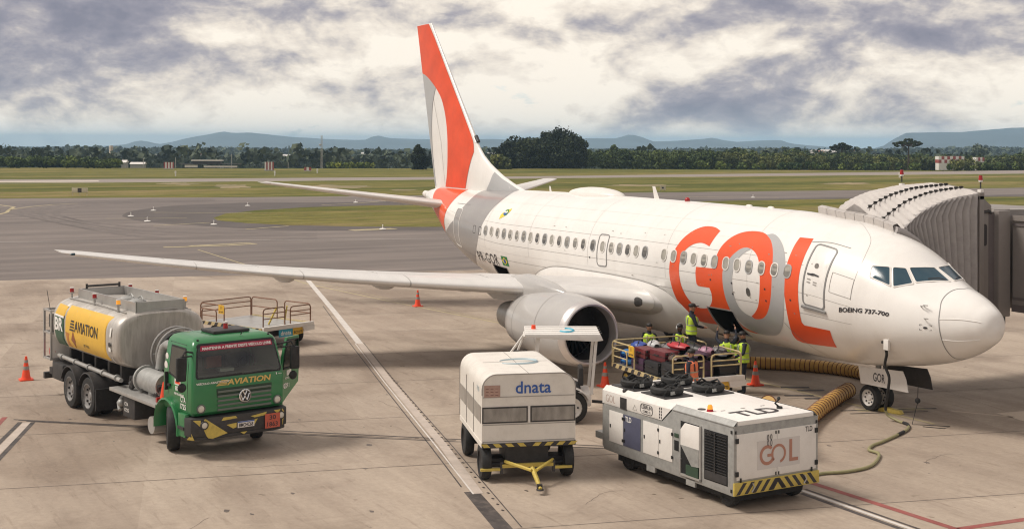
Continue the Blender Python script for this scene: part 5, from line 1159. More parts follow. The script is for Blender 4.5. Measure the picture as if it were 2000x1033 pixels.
for s_ in (-.21, .21): wheel(jet, .34, .20, (4.0, s_, .345), name='nose_wheel', bolts=8)
b = B('panelw'); b.prism([(4.22, 1.14), (2.66, 1.24), (2.55, 1.05), (2.47, .74), (4.14, .71)], .40, .425, 'Y'); dr = b.build('nose_gear_door', jet, smooth=False)
text('lettering', 'GOR', .42, .22, 'ink', dr, frame((3.68, .43, .84), (-1, 0, 0), (0, 0, 1)), .01)
b = B('dark'); b.prism([(4.22, 1.14), (2.66, 1.24), (2.55, 1.05), (2.47, .74), (4.14, .71)], -.425, -.40, 'Y'); b.build('nose_gear_door', jet, smooth=False)  # port door coloured dark to paint in the shade on its inner face
for sg in (1, -1):
    b = B('silver'); b.cyl((16.6, sg*2.86, .56), (16.5, sg*2.7, 2.2), .12, n=14); b.cyl((16.6, sg*2.3, .56), (16.6, sg*3.4, .56), .09, n=12); b.cyl((16.5, sg*1.4, 1.7), (16.6, sg*2.8, 1.1), .06, n=8); b.build('main_gear', jet)
    for s_ in (2.45, 3.27): wheel(jet, .56, .40, (16.6, sg*s_, .565), name='main_wheel')
    b = B('wingg'); b.box(16.0, 17.1, sg*3.0-.02, sg*3.0+.02, 1.1, 2.2); b.build('main_gear_door', jet)
# plug of the ground power cable under the nose
p = FP(2.3, 119, .02); b = B('panelw'); b.box(p.x-.10, p.x+.06, p.y-.02, p.y+.05, p.z-.16, p.z+.10); b.build('power_plug', jet, bevel=.01); b = B('dark'); b.box(p.x+.06, p.x+.16, p.y-.03, p.y+.03, p.z-.02, p.z+.14); b.build('power_hatch', jet, bevel=.01)

# ================================================================== REFUELLING TRUCK (x forward, y to its left)
M['rimt'] = mat('truck_rim_grey', (.30, .29, .28), .5, metal=.3, var=.1, scale=8, dirt=.3)
M['grillg'] = mat('grille_grey', (.13, .15, .13), .45); M['mesh'] = mat('grille_mesh', (.03, .06, .035), .6)
tr = thing('refuelling_truck', 'green cabbed airport fuel tanker with silver tank and yellow panel', 'truck', (8.06, 16.27, .012), 190)
lv = [(.93, -.38, 1.16, 1.08), (1.0, -.38, 1.22, 1.12), (1.65, -.38, 1.22, 1.12), (1.74, -.38, 1.20, 1.11), (2.38, -.36, 1.03, 1.03), (2.48, -.34, .98, .99), (2.55, -.30, .88, .92), (2.585, -.22, .72, .80)]
c_f = lerpf([(a, c) for a, b_, c, d in lv]); c_w = lerpf([(a, d) for a, b_, c, d in lv])
b = B('green'); P = []
for (z, x0, x1, w) in lv:
    o = rrect(x1-x0, 2*w, .10, 5, (x0+x1)/2, 0); P.append([(x, y, z) for x, y in o]+[(o[0][0], o[0][1], z)])
nn = len(P[0]); b.add([q for r in P for q in r], [(i*nn+j, i*nn+j+1, (i+1)*nn+j+1, (i+1)*nn+j) for i in range(len(P)-1) for j in range(nn-1) if not (i == 3 and j == nn-2)]); b.add(P[-1][:-1], [tuple(range(len(P[-1])-1))]); b.add(P[0][:-1], [tuple(range(len(P[0])-1))]); cab = b.build('cab', tr, weld=True, autos=40)
b = B('dark'); b.box(.55, 1.10, -1.0, 1.0, 1.45, 1.80); b.build('dashboard', cab, bevel=.04); b = B('mesh'); b.box(-.30, -.26, -1.0, 1.0, 1.1, 2.45); b.build('back_trim', cab)
M['seatc'] = mat('seat_cloth', (.10, .10, .095), .8, var=.2, scale=8); M['shirt'] = mat('pale_shirt', (.42, .44, .40), .8)
for y in (-.55, .55):
    b = B('seatc'); b.box(-.22, -.06, y-.26, y+.26, 1.35, 2.0); b.box(-.20, -.10, y-.14, y+.14, 2.02, 2.2); b.box(-.2, .32, y-.27, y+.27, 1.28, 1.42); b.build('cab_seat', cab, bevel=.04, kind='stuff')
b = B('black'); b.tube([(.46+.08*math.cos(a), .55+.21*math.sin(a), 1.86+.19*math.cos(a)) for a in [2*math.pi*k/20 for k in range(20)]], .016, 6, closed=True); b.tube([(.44, .55, 1.86), (.62, .55, 1.72)], .02, 6); b.build('steering_wheel', cab)
b = B('panelw'); b.box(.75, .95, -.35, .0, 1.80, 1.86); b.build('papers', cab); b = B('redpan'); b.box(-.05, .05, -.25, .12, 1.75, 2.0); b.build('folder', cab)
def CF(a, z, o=.006): return (c_f(z)+o, (2*a-1)*(c_w(z)), z)         # a runs from the image left (truck right) to its left
def fpatch(name, pts, mk, par=cab, o=.006, step=9, **k): v, f = region(pts, step, lambda a, z: CF(a, z, o)); b = B(mk); b.add(v, f); return b.build(name, par, **k)
WO = [(.045, 1.73), (.955, 1.73), (.97, 1.80), (.965, 2.44), (.945, 2.47), (.055, 2.47), (.035, 2.44), (.03, 1.80)]; WI = [(.07, 1.77), (.93, 1.77), (.945, 1.82), (.94, 2.375), (.06, 2.375), (.055, 1.82)]
v, f = region(WO, 9, lambda a, z: CF(a, z, .008), [WI]); b = B('black'); b.add(v, f); ws = b.build('windscreen_seal', cab)
fpatch('windscreen', [(.06, 1.76), (.94, 1.76), (.95, 1.82), (.945, 2.39), (.055, 2.39), (.05, 1.82)], 'windscreen_clear', ws, .012)
bn = fpatch('banner', [(.08, 2.315), (.925, 2.315), (.925, 2.425), (.08, 2.425)], 'banner', ws, .020)
def ftext(s, a0, a1, z0, z1, mk, par, o=.013, bold=.02, shear=0, sp=1.0):
    return text('lettering', s, a1-a0, z1-z0, mk, par, None, bold, shear, map=lambda u, w: CF(a0+u, z0+w, o))
ftext('MANTENHA A FRENTE DESTE VEÍCULO LIVRE', .10, .91, 2.335, 2.41, 'wlet', bn, .026, .03)
ftext('VEÍCULO ABASTECEDOR', .035, .42, 1.61, 1.665, 'wlet', cab, .012, .03); ftext('AVIATION', .36, .84, 1.545, 1.675, 'gold', cab, .016, .035, .15)
for k in range(4): fpatch('lettering_stripe', [(.245+.015*k, 1.55+.032*k), (.36+.006*k, 1.55+.032*k), (.355+.006*k, 1.572+.032*k), (.255+.015*k, 1.572+.032*k)], 'gold', cab, .012)
ftext('414', .925, .96, 1.66, 1.685, 'wlet', cab); fpatch('sticker', [(.90, 1.655), (.91, 1.655), (.91, 1.70), (.90, 1.70)], 'wlet')
g_ = fpatch('grille', [(.255, .97), (.845, .97), (.85, 1.49), (.25, 1.49)], 'mesh', cab, .008)
for k in range(5):
    z = 1.02+.098*k; b = B('grillg'); b.box(c_f(z)+.004, c_f(z)+.035, -.48*c_w(z), .68*c_w(z), z-.018, z+.026); o = b.build('grille_slat', g_, bevel=.006)
    o.location = (0, .09*0, 0)
b = B('chrome'); zc_, yc_ = 1.27, .11
b.lathe([(0, .135), (.018, .15), (.03, .135), (.03, .122), (.0, .122)], 28, 'X', (c_f(zc_)+.03, yc_, zc_)); em = b.build('badge_ring', g_); b = B('dark'); b.cyl((c_f(zc_)+.02, yc_, zc_), (c_f(zc_)+.036, yc_, zc_), .125, n=28); b.build('badge_plate', g_)
b = B('chrome'); xx = c_f(zc_)+.045
def stroke(p, q, w=.014): b.tube([(xx, yc_+p[0], zc_+p[1]), (xx, yc_+q[0], zc_+q[1])], w, 4)
for sg in (1, -1): stroke((sg*.045, .112), (0, .012)); stroke((sg*.105, .055), (sg*.052, -.095)); stroke((sg*.052, -.095), (0, -.004))
b.build('badge_letters', g_)
for a in (.075, .925):
    p = CF(a, 1.09); b = B('grillg'); b.lathe([(0, .105), (.02, .10), (.025, .085), (.0, .08)], 20, 'X', (p[0], p[1]*.97, p[2])); h = b.build('headlight', cab); b = B('lens'); b.ball((p[0]+.005, p[1]*.97, p[2]), .078, 10, (.4, 1, 1)); b.build('lens', h)
b = B('black'); b.box(1.235, 1.25, -.75, .05, 1.755, 1.775, RX(2)); b.box(1.235, 1.25, .1, .8, 1.755, 1.775, RX(2)); b.build('wiper', cab, kind='stuff')
# side glazing and lettering on the right side (towards the left of the picture)
def CS(x, z, o=.006, sg=-1): return (x, sg*(c_w(z)+o), z)
v, f = region([(-.05, 1.72), (.55, 1.62), (.86, 1.78), (.84, 2.02), (.72, 2.36), (-.05, 2.36)], 9, lambda x, z: CS(x, z, .008)); b = B('black'); b.add(v, f); sw = b.build('window_seal', cab)
v, f = region([(0, 1.76), (.54, 1.67), (.81, 1.81), (.79, 2.0), (.69, 2.32), (0, 2.32)], 9, lambda x, z: CS(x, z, .014)); b = B('glasscab'); b.add(v, f); b.build('side_window', cab)
for pts in ([(-.12, .98), (-.12, 2.42), (.70, 2.42), (.92, 2.0), (.97, 1.6), (.95, .98)],):
    b = B('black'); b.tube([CS(x, z, .003) for x, z in pts], .006, 4); b.build('door_gap', cab)
b = B('black'); b.box(-.02, .10, -1.16, -1.11, 1.45, 1.50); b.box(-.10, -.06, -1.19, -1.12, 1.35, 1.75); b.build('door_handle', cab, kind='stuff')
for (x0, z0, w, h, mk) in ((.30, 1.38, .32, .27, 'panelw'), (.30, 1.38, .32, .14, 'flagg'), (.34, 1.55, .24, .05, 'cone')):
    v, f = region([(x0, z0), (x0+w, z0), (x0+w, z0+h), (x0, z0+h)], 9, lambda x, z: CS(x, z, .008+(.003 if mk != 'panelw' else 0))); b = B(mk); b.add(v, f); b.build('sticker', cab)
text('lettering', 'BR', .20, .10, 'wlet', cab, None, .03, map=lambda u, w: CS(.36+u, 1.40+w, .015)); text('lettering', 'PETROBRAS', .50, .05, 'wlet', cab, None, .02, map=lambda u, w: CS(.30+u, 1.30+w, .009))
text('lettering', 'CTA', .26, .13, 'wlet', cab, None, .02, map=lambda u, w: CS(.62+u, 1.18+w, .009)); text('lettering', '1725', .30, .12, 'wlet', cab, None, .02, map=lambda u, w: CS(.60+u, 1.03+w, .009))
b = B('panelw'); b.X = frame(CS(-.22, 2.08, .008), (1, 0, 0), (0, 0, 1)); b.lathe([(0, .075), (.004, .0)], 18, 'Z'); b.build('round_sticker', cab); b = B('panelw'); b.X = frame(CS(-.22, 1.88, .008), (1, 0, 0), (0, 0, 1)); b.lathe([(0, .09), (.004, .0)], 18, 'Z'); b.build('round_sticker', cab)
# roof
b = B('dark'); b.box(-.05, .62, -.35, .55, 2.585, 2.66); rf = b.build('roof_vent', cab, bevel=.03); b = B('redlamp'); b.cyl((.3, .1, 2.66), (.3, .1, 2.78), .055, .045, 14); b.build('red_beacon', rf); b = B('panelw'); b.cyl((.3, .1, 2.78), (.3, .1, 2.81), .05, n=14); b.build('beacon_cap', rf)
for y in (-.86, .86): b = B('black'); b.ball((.90, y, 2.53), .03); b.build('marker_lamp', cab)
b = B('black'); b.tube([(.86, .2, 2.57), (.9, .2, 2.62)], .012, 5); b.build('roof_aerial', cab)
for y in (-.45, .35): b = B('mesh'); b.tube([(-.28, y, 2.578), (.7, y, 2.588)], .007, 4); b.build('roof_rib', cab)
v, f = region(rrect(.34, .5, .03, 2, -.02, -.72), 9, lambda x, y: (x, y, 2.585+.0)); 
# bumper
bm_ = B('dark'); o = [(.98, -1.21), (1.22, -1.16), (1.33, -.95), (1.35, 0), (1.33, .95), (1.22, 1.16), (.98, 1.21), (.98, -1.21)]
bm_.prism([(x*.985, y*.97) for x, y in o[:-1]], .42, .50); bm_.prism(o[:-1], .50, .90); bm = bm_.build('bumper', tr, bevel=.025)
fb = lerpf([(-1.21, .98), (-1.16, 1.22), (-.95, 1.33), (0, 1.35), (.95, 1.33), (1.16, 1.22), (1.21, .98)])
def BP(y, z, o=.006): return (fb(y)+o, y, z)       # y here is measured towards the image right
def bpatch(name, pts, mk, o=.006): v, f = region(pts, .12, lambda a, z: BP(a, z, o)); b = B(mk); b.add(v, f); return b.build(name, bm)
bpatch('stripe', [(-1.17, .88), (-.86, .88), (-.35, .52), (-.70, .44), (-.80, .46)], 'hazy'); bpatch('stripe', [(-1.19, .43), (-1.09, .43), (-1.15, .58)], 'hazy')
bpatch('stripe', [(-.50, .80), (-.12, .82), (-.16, .87), (-.45, .87)], 'hazy'); bpatch('stripe', [(-.38, .70), (-.14, .72), (-.14, .62), (-.22, .60)], 'hazy'); bpatch('stripe', [(.22, .72), (.38, .75), (.30, .63), (.22, .62)], 'hazy'); bpatch('stripe', [(.20, .82), (.60, .87), (.58, .80), (.30, .78)], 'hazy')
bpatch('stripe', [(-.05, .50), (.12, .50), (.04, .44)], 'hazy'); bpatch('stripe', [(1.0, .88), (1.17, .88), (1.18, .78), (1.02, .50)], 'hazy'); bpatch('stripe', [(.78, .88), (.95, .88), (.88, .78)], 'hazy')
for y in (-.90, .96):
    p = BP(y, .75); b = B('dark'); b.lathe([(0, .095), (.03, .09), (.03, .07)], 20, 'X', p); h = b.build('fog_lamp', bm); b = B('lens'); b.ball((p[0]+.01, p[1], p[2]), .075, 10, (.4, 1, 1)); b.build('lens', h)
b = B('panelw'); b.box(1.36, 1.375, -.12, .28, .60, .735); pl = b.build('number_plate', bm); b = B('blue'); b.box(1.375, 1.380, -.12, .28, .715, .735); b.build('plate_band', pl); text('lettering', 'BMO4C68', .34, .085, 'ink', pl, frame((1.379, -.09, .615), (0, 1, 0), (0, 0, 1)), .02)
rp_ = B('redpan'); rp_.box(1.355, 1.37, .55, .92, .50, .82); q = rp_.build('hazard_panel', bm); text('lettering', '30', .16, .10, 'ink', q, frame((1.375, .655, .685), (0, 1, 0), (0, 0, 1)), .01); text('lettering', '1863', .26, .10, 'ink', q, frame((1.375, .60, .535), (0, 1, 0), (0, 0, 1)), .01)
# sill, fenders, steps
for sg in (-1, 1):
    b = B('green'); P = []
    for k in range(13):
        a = R_(-8+196*k/12); P.append([(-.02+r*math.cos(a)*1.0, sg*y, .52+r*math.sin(a)) for r, y in ((.62, .80), (.66, .82), (.66, 1.20), (.62, 1.22), (.60, 1.19), (.60, .82))])
    b.grid(P); b.build('mudguard', tr)
    b = B('green'); b.box(.62, 1.0, sg*1.14-.05, sg*1.14+.05, .45, .96); b.build('step_panel', tr, bevel=.02)
    b = B('dark'); b.box(.66, .97, sg*1.16-.06, sg*1.16+.06, .62, .68); b.build('step', tr)
for sg in (-1, 1): wheel(tr, .49, .29, (0, sg*1.02, .49), 'rimt', steer=-22, bolts=8)
wheels_x = (-4.75, -6.02)
for x in wheels_x:
    for sg in (-1, 1):
        wheel(tr, .49, .27, (x, sg*1.09, .49), 'rimt', bolts=8); wheel(tr, .49, .26, (x, sg*.78, .49), 'rimt', bolts=0)
        b = B('dark'); P = []
        for k in range(11):
            a = R_(20+140*k/10); P.append([(x+r*math.cos(a), sg*y, .49+r*math.sin(a)) for r, y in ((.60, .62), (.60, 1.25), (.57, 1.26), (.57, .62))])
        b.grid(P); b.build('mudguard', tr)
    b = B('dark'); b.cyl((x, -1.0, .49), (x, 1.0, .49), .10, n=12); b.build('axle', tr)
b = B('black'); b.box(-4.17, -4.12, -1.24, -.62, .22, .75); b.box(-4.17, -4.12, .62, 1.24, .22, .75); b.build('mudflap', tr, kind='stuff')
b = B('dark'); b.box(-8.0, .9, -.45, -.33, .80, 1.02); b.box(-8.0, .9, .33, .45, .80, 1.02); b.box(-7.9, -7.7, -1.1, 1.1, .62, .80); b.build('chassis', tr, kind='stuff')
b = B('dark'); b.cyl((0, -.9, .49), (0, .9, .49), .08); b.build('axle', tr)
# tank
def tsec(x, k, w=1.18, h=.72, zc=2.03):
    o = []
    for i in range(49):
        a = 2*math.pi*i/48; c, s = math.cos(a), math.sin(a); o.append((x, w*k*math.copysign(abs(c)**.62, c), zc+h*k*math.copysign(abs(s)**.62, s)))
    return o
b = B('tank'); prof = [(-3.02, .01), (-3.02, .5), (-3.01, .80), (-3.0, .90), (-3.03, .945), (-3.10, .975), (-3.20, .992), (-3.35, 1.0)]
for x in (-4.0, -4.9, -5.8, -6.7): prof += [(x, 1.0), (x-.02, 1.008), (x-.05, 1.008), (x-.07, 1.0)]
prof += [(-7.2, 1.0), (-7.4, .985), (-7.52, .955), (-7.60, .88), (-7.55, .6), (-7.58, .01)]
b.grid([tsec(x, k) for x, k in prof]); tank = b.build('tank', tr, weld=True, autos=45)
def TS(x, s, o=.006):    # s: metres above the tank's waist on its right flank
    h, w, zc = .72, 1.18, 2.03; sn = max(-1, min(1, math.copysign((abs(s)/.72)**(1/.62), s))); a = math.asin(sn); c, s2 = math.cos(a), math.sin(a); return (x, -(w*abs(c)**.62+o+.010), zc+(h+o)*math.copysign(abs(s2)**.62, s2))
def tpatch(name, pts, mk, o=.006, par=tank, label=None): v, f = region(pts, .12, lambda x, s: TS(x, s, o)); b = B(mk); b.add(v, f); return b.build(name, par, label=label)
yp = tpatch('yellow_panel', [(-6.48, -.50), (-3.55, -.50), (-3.55, .56), (-6.48, .56)], 'yellow', label='yellow panel with black lettering on the tank')
def ttext(s, x0, x1, s0, s1, mk, bold=.02, shear=0, o=.013): return text('lettering', s, x1-x0, s1-s0, mk, yp, None, bold, shear, cuts=6, map=lambda u, w: TS(x0+u, s0+w, o))
ttext('AVIATION', -5.75, -4.15, -.04, .24, 'ink', .015)
for k in range(4): tpatch('lettering_stripe', [(-6.12+.03*k, -.03+.075*k), (-5.78, -.03+.075*k), (-5.80, .01+.075*k), (-6.08+.03*k, .01+.075*k)], 'ink', .013, yp)
ttext('JET FUEL', -5.15, -4.75, -.36, -.28, 'ink')
M['placo'] = mat('placard_orange', (.50, .20, .05), .5); M['placb'] = mat('placard_brown', (.28, .09, .03), .5)
tpatch('placard', [(-6.40, -.46), (-6.12, -.48), (-6.12, -.12), (-6.40, -.10)], 'placo', .011, yp); tpatch('placard', [(-5.85, -.48), (-5.70, -.27), (-5.85, -.03), (-6.0, -.27)], 'placb', .013, yp)
tpatch('band_panel', [(-7.25, .28), (-6.56, .26), (-6.56, .52), (-7.25, .54)], 'yellow', .008); M['petg'] = mat('panel_deep_green', (.03, .09, .05), .45); tpatch('band_panel', [(-7.25, -.52), (-6.56, -.52), (-6.56, -.10), (-7.25, -.08)], 'petg', .008)
tpatch('band_panel', [(-7.25, .0), (-6.56, -.10), (-6.56, .26), (-7.25, .28)], 'petg', .008); text('lettering', 'BR', .60, .34, 'wlet', tank, None, .03, map=lambda u, w: TS(-7.20+u, -.13+w, .014), cuts=7); tpatch('band_panel', [(-7.25, .24), (-6.56, .22), (-6.56, .27), (-7.25, .29)], 'wlet', .014)
for (x, s, w, h, mk) in ((-3.32, .22, .09, .22, 'wlet'), (-3.36, -.08, .15, .10, 'ink'), (-3.36, -.20, .15, .10, 'wlet'), (-3.30, -.46, .06, .16, 'wlet')): tpatch('sticker', rrect(w, h, .03, 2, x, s), mk, .008)
# walkway box on top with manlids
b = B('silver')
for (x0, x1, y0, y1) in ((-3.15, -3.11, -.62, .62), (-7.0, -6.96, -.62, .62), (-7.0, -3.11, -.64, -.60), (-7.0, -3.11, .60, .64)): b.box(x0, x1, y0, y1, 2.66, 2.96)
b.build('walkway_coaming', tank); b = B('silver'); b.box(-6.98, -3.14, -.58, .58, 2.70, 2.735); b.build('walkway_deck', tank)
for x in (-4.6, -5.25):
    b = B('galv'); b.cyl((x, 0, 2.73), (x, 0, 2.83), .24, n=20); b.cyl((x, 0, 2.83), (x, 0, 2.87), .18, .12, 16); b.tube([(x-.2, .1, 2.86), (x, .12, 2.93), (x+.2, .1, 2.86)], .02, 6); b.build('manhole_cover', tank)
b = B('dark'); b.tube([(-6.9, -.45, 3.02), (-6.9, .45, 3.02)], .03, 6); b.tube([(-6.9, -.45, 2.95), (-6.9, -.45, 3.08)], .03, 6); b.tube([(-6.9, .45, 2.95), (-6.9, .45, 3.08)], .03, 6); b.build('top_rail', tank)
for y in (-.80, .80): b = B('silver'); b.tube([(-7.2, y, 2.70), (-5, y, 2.74), (-3.3, y, 2.70)], .018, 6); b.build('hand_rail', tank)
for (x, y) in ((-7.1, -.78), (-5.4, -.80), (-3.75, -.82), (-7.0, .8), (-5.2, .8), (-3.45, .8)):
    b = B('silver'); b.cyl((x, y, 2.62), (x, y, 2.84), .03, n=8); b.cyl((x, y, 2.84), (x, y, 2.87), .07, n=12); bc = b.build('beacon_post', tank); b = B('amber' if (x in (-3.75, -3.45)) else 'redlamp'); b.cyl((x, y, 2.87), (x, y, 2.97), .055, .05, 12); b.build('beacon_lamp', bc); b = B('panelw'); b.cyl((x, y, 2.97), (x, y, 2.99), .055, n=12); b.build('beacon_cap', bc)
b = B('silver'); b.tube([(-3.6, -.85, 2.66), (-3.1, -.4, 2.72), (-3.05, .3, 2.76), (-3.3, .9, 2.66)], .016, 6); b.build('cable_run', tank)
b = B('silver'); b.tube([(-7.5, -.98, 1.15), (-5.5, -1.02, 1.14), (-3.0, -1.04, 1.12)], .055, 10); b.build('side_pipe', tr)
for x in (-7.2, -6.2, -5.2, -4.2, -3.3): b = B('galv'); b.cyl((x, -.99-.012*(x+7.2), 1.14), (x+.06, -.99-.012*(x+7.2), 1.14), .085, n=12); b.build('pipe_clamp', tr)
b = B('dark'); 
for x in (-7.0, -6.1, -5.2, -4.3, -3.5): b.box(x-.06, x+.06, -.85, .85, 1.02, 1.42)
b.build('tank_cradle', tr, kind='stuff')
# rear cabinet frame
b = B('silver')
for y in (-1.12, -.55, 1.12):
    for x in (-7.72, -8.25): b.box(x-.025, x+.025, y-.025, y+.025, 1.02, 2.32)
for z in (1.02, 1.72, 2.32):
    for x in (-7.72, -8.25): b.box(x-.026, x+.026, -1.15, 1.15, z-.025, z+.025)
    for y in (-1.12, 1.12): b.box(-8.25, -7.72, y-.026, y+.026, z-.025, z+.025)
b.build('rear_frame', tr, kind='stuff'); b = B('dark'); b.tube([(-7.9, -1.0, 1.85), (-7.95, -.95, 1.3), (-7.8, -.9, 1.1)], .05, 8); b.box(-8.1, -7.85, -1.05, -.6, 1.85, 2.2); b.build('hose_gear', tr, kind='stuff')
b = B('red'); b.ball((-7.85, -1.0, 1.22), .17, 10, (.9, .7, 1.3)); b.build('red_drum', tr); b = B('panelw'); b.box(-7.74, -7.70, -1.1, -.2, 1.05, 1.7); b.build('back_panel', tr)
b = B('black'); b.tube([(-8.0, -1.05, 2.32), (-8.12, -1.1, 2.85)], .008, 5); b.build('aerial', tr)
b = B('dark'); b.box(-8.25, -8.12, -1.15, 1.15, .45, .62); b.box(-8.1, -7.5, -.95, -.5, .62, 1.0); b.build('underrun_bar', tr, bevel=.01); b = B('dark'); b.box(-7.55, -6.75, -1.15, -.6, .55, .98); b.build('tool_locker', tr, bevel=.03)
# platform between tank and cab with pump, filter, elbow and hose reels
b = B('silver'); b.box(-3.3, -.55, -1.22, 1.1, .86, .94); b.build('platform', tr, bevel=.008)
b = B('galv'); b.cyl((-2.15, -.75, 1.25), (-1.0, -.75, 1.25), .27, n=24); b.cyl((-2.22, -.75, 1.25), (-2.15, -.75, 1.25), .32, n=24); b.cyl((-1.75, -.75, .94), (-1.75, -.75, 1.1), .12, n=12); fl_ = b.build('filter_vessel', tr)
for k in range(8): a = 2*math.pi*k/8; b = B('dark'); b.cyl((-2.25, -.75+.28*math.cos(a), 1.25+.28*math.sin(a)), (-2.20, -.75+.28*math.cos(a), 1.25+.28*math.sin(a)), .025, n=6); b.build('bolt', fl_)
b = B('galv'); b.tube([(-1.85, -.55, 1.5), (-1.85, -.5, 1.85), (-1.78, -.48, 2.02), (-1.62, -.47, 2.10), (-.9, -.45, 2.10)], .11, 14); b.build('elbow_pipe', tr)
for (x, r) in ((-2.55, .62), (-1.75, .60)):
    b = B('silver'); b.X = T_(x, .15, 1.75) @ RZ(0); pts = [(0, r*math.cos(2*math.pi*k/32), r*math.sin(2*math.pi*k/32)) for k in range(32)]; b.tube(pts, .025, 6, closed=True)
    b.tube([(.30, p[1], p[2]) for p in pts], .025, 6, closed=True)
    for k in range(6): a = math.pi*k/3; b.tube([(0, 0, 0), (0, r*math.cos(a), r*math.sin(a))], .018, 5)
    rl = b.build('hose_reel', tr)
    b = B('black'); b.X = T_(x, .15, 1.75); b.lathe([(.03, r*.45), (.03, r*.84), (.27, r*.84), (.27, r*.45)], 28, 'X'); b.build('coiled_hose', rl)
rd = random.Random(4); b = B('dark')
for k in range(16):
    x, y, z = rd.uniform(-3.0, -.8), rd.uniform(-1.0, -.4), rd.uniform(.95, 1.15); b.cyl((x, y, z), (x+rd.uniform(-.3, .3), y, z+rd.uniform(.05, .35)), rd.uniform(.03, .08), n=8)
b.build('pump_fittings', tr, kind='stuff')
b = B('redlamp'); b.box(-.80, -.72, -1.1, -.95, .95, 1.05); b.build('rear_lamp', tr); b = B('cone'); b.cyl((-.72, -.92, .95), (-.72, -.92, 1.4), .12, .04, 14); b.build('small_cone', tr)
b = B('dark'); b.box(-2.6, -1.9, -1.15, -.6, .35, .84); b.build('battery_box', tr, bevel=.02); b = B('silver'); b.cyl((-.95, -1.14, .40), (-.95, -.6, .40), .20, n=20); b.build('air_tank', tr)
b = B('galv'); b.tube([(-2.9, -1.0, .8), (-2.95, -1.12, .6), (-2.8, -1.15, .45)], .05, 8); b.ball((-2.8, -1.12, .62), .09); b.build('hose_coupling', tr)
text('lettering', 'CTA', .22, .08, 'wlet', tr, frame((-2.5, -1.156, .62), (1, 0, 0), (0, 0, 1)), .02); text('lettering', '1725', .26, .08, 'wlet', tr, frame((-2.5, -1.156, .48), (1, 0, 0), (0, 0, 1)), .02)
# mirrors
def mirror(sg):
    mx = 1.16; my = sg*(1.36 if sg < 0 else 1.40)
    b = B('black'); b.tube([(1.0, sg*1.03, 2.30), (mx, my*.93, 2.36), (mx, my, 2.22)], .022, 6); b.tube([(1.0, sg*1.03, 2.22), (mx, my, 2.25)], .018, 6); mr = b.build('mirror_arm', tr)
    b = B('black'); b.box(mx-.05, mx+.05, my-.11, my+.11, 1.72, 2.24); b.build('mirror_head', mr, bevel=.035); b = B('black'); b.ball((mx-.02, my-.03*sg, 1.58), .10, 10, (.6, 1, 1)); b.build('round_mirror', mr)
mirror(-1); mirror(1)
# open left door
dr = B('green'); dr.X = T_(1.02, 1.13, 0) @ RZ(-52)
b2 = [(0, .96), (-.16, .96), (-.28, 1.02), (-.98, 1.28), (-1.02, 1.62), (-1.02, 2.36), (-.32, 2.40), (-.10, 1.98), (-.02, 1.62)]
v, f = region([(a, c) for a, c in b2], 9, lambda x, z: (x, .0, z), holes=[[(-.95, 1.66), (-.95, 2.29), (-.36, 2.33), (-.17, 1.98), (-.10, 1.70)]]); v2 = [(x, y-.05, z) for x, y, z in v]
dr.add(v, f); dr.add(v2, f)
n = len(b2); dr.add([(x, 0, z) for x, z in b2]+[(x, -.05, z) for x, z in b2], [(i, (i+1) % n, n+(i+1) % n, n+i) for i in range(n)]); d_ = dr.build('open_door', tr, smooth=False, label='driver door swung open')
b = B('glasscab'); b.X = T_(1.02, 1.13, 0) @ RZ(-52); v, f = region([(-.95, 1.66), (-.95, 2.29), (-.36, 2.33), (-.17, 1.98), (-.10, 1.70)], 9, lambda x, z: (x, -.025, z)); b.add(v, f); b.build('door_window', d_)
b = B('black'); b.X = T_(1.02, 1.13, 0) @ RZ(-52); b.tube([(-.95, .01, 1.66), (-.95, .01, 2.29), (-.36, .01, 2.33), (-.17, .01, 1.98), (-.10, .01, 1.70)], .02, 5, closed=True); b.build('window_seal', d_)
XD = T_(1.02, 1.13, 0) @ RZ(-52)
text('lettering', '1725', .30, .10, 'wlet', d_, XD @ frame((-.45, .006, 1.24), (1, 0, 0), (0, 0, 1)), .02); text('lettering', 'CTA', .26, .10, 'wlet', d_, XD @ frame((-.12, .006, 1.26), (-1, 0, 0), (0, 0, 1)), .02); text('lettering', 'PETROBRAS', .42, .05, 'wlet', d_, XD @ frame((-.22, .006, 1.44), (-1, 0, 0), (0, 0, 1)), .02)
b = B('panelw'); b.X = XD; b.box(-.55, -.30, .002, .010, 1.52, 1.64); b.build('sticker', d_)
text('lettering', 'WILLIGTONK', .9, .12, 'wlet', tank, frame((-3.10, -.45, 2.76), (0, 1, 0), (0, 0, 1)), .01) if False else None

# ================================================================== GROUND EQUIPMENT
# --- traffic cones
def cone(loc, label, H=.68, src=[]):
    if src: o = dup(src[0], loc, label=label); return o
    t = thing('traffic_cone', label, 'cone', loc, 0, 'orange traffic cones')
    b = B('cone'); b.prism(rrect(.38, .38, .05, 3), 0, .035); b.build('base', t); b = B('cone'); b.lathe([(.035, .145), (.10, .12), (H, .03), (H+.01, .0)], 22, 'Z'); b.build('body', t)
    for z0, z1 in ((.30, .40), (.50, .58)): f = lambda z: .12-(z-.10)/(H-.10)*.09+.003; b = B('coneband'); b.lathe([(z0, f(z0)), (z1, f(z1))], 22, 'Z'); b.build('band', t)
    src.append(t); return t
cone((18.5, 18.93, .012), 'orange cone at the far left, behind the tanker rear wheels'); cone((29.1, 1.85, .012), 'orange cone farthest away, under the outer part of the wing')
cone((10.0, 4.55, .012), 'orange cone right of the engine beside the tug hitch'); cone((8.2, .62, .012), 'orange cone to the right of the worker at the cart end')
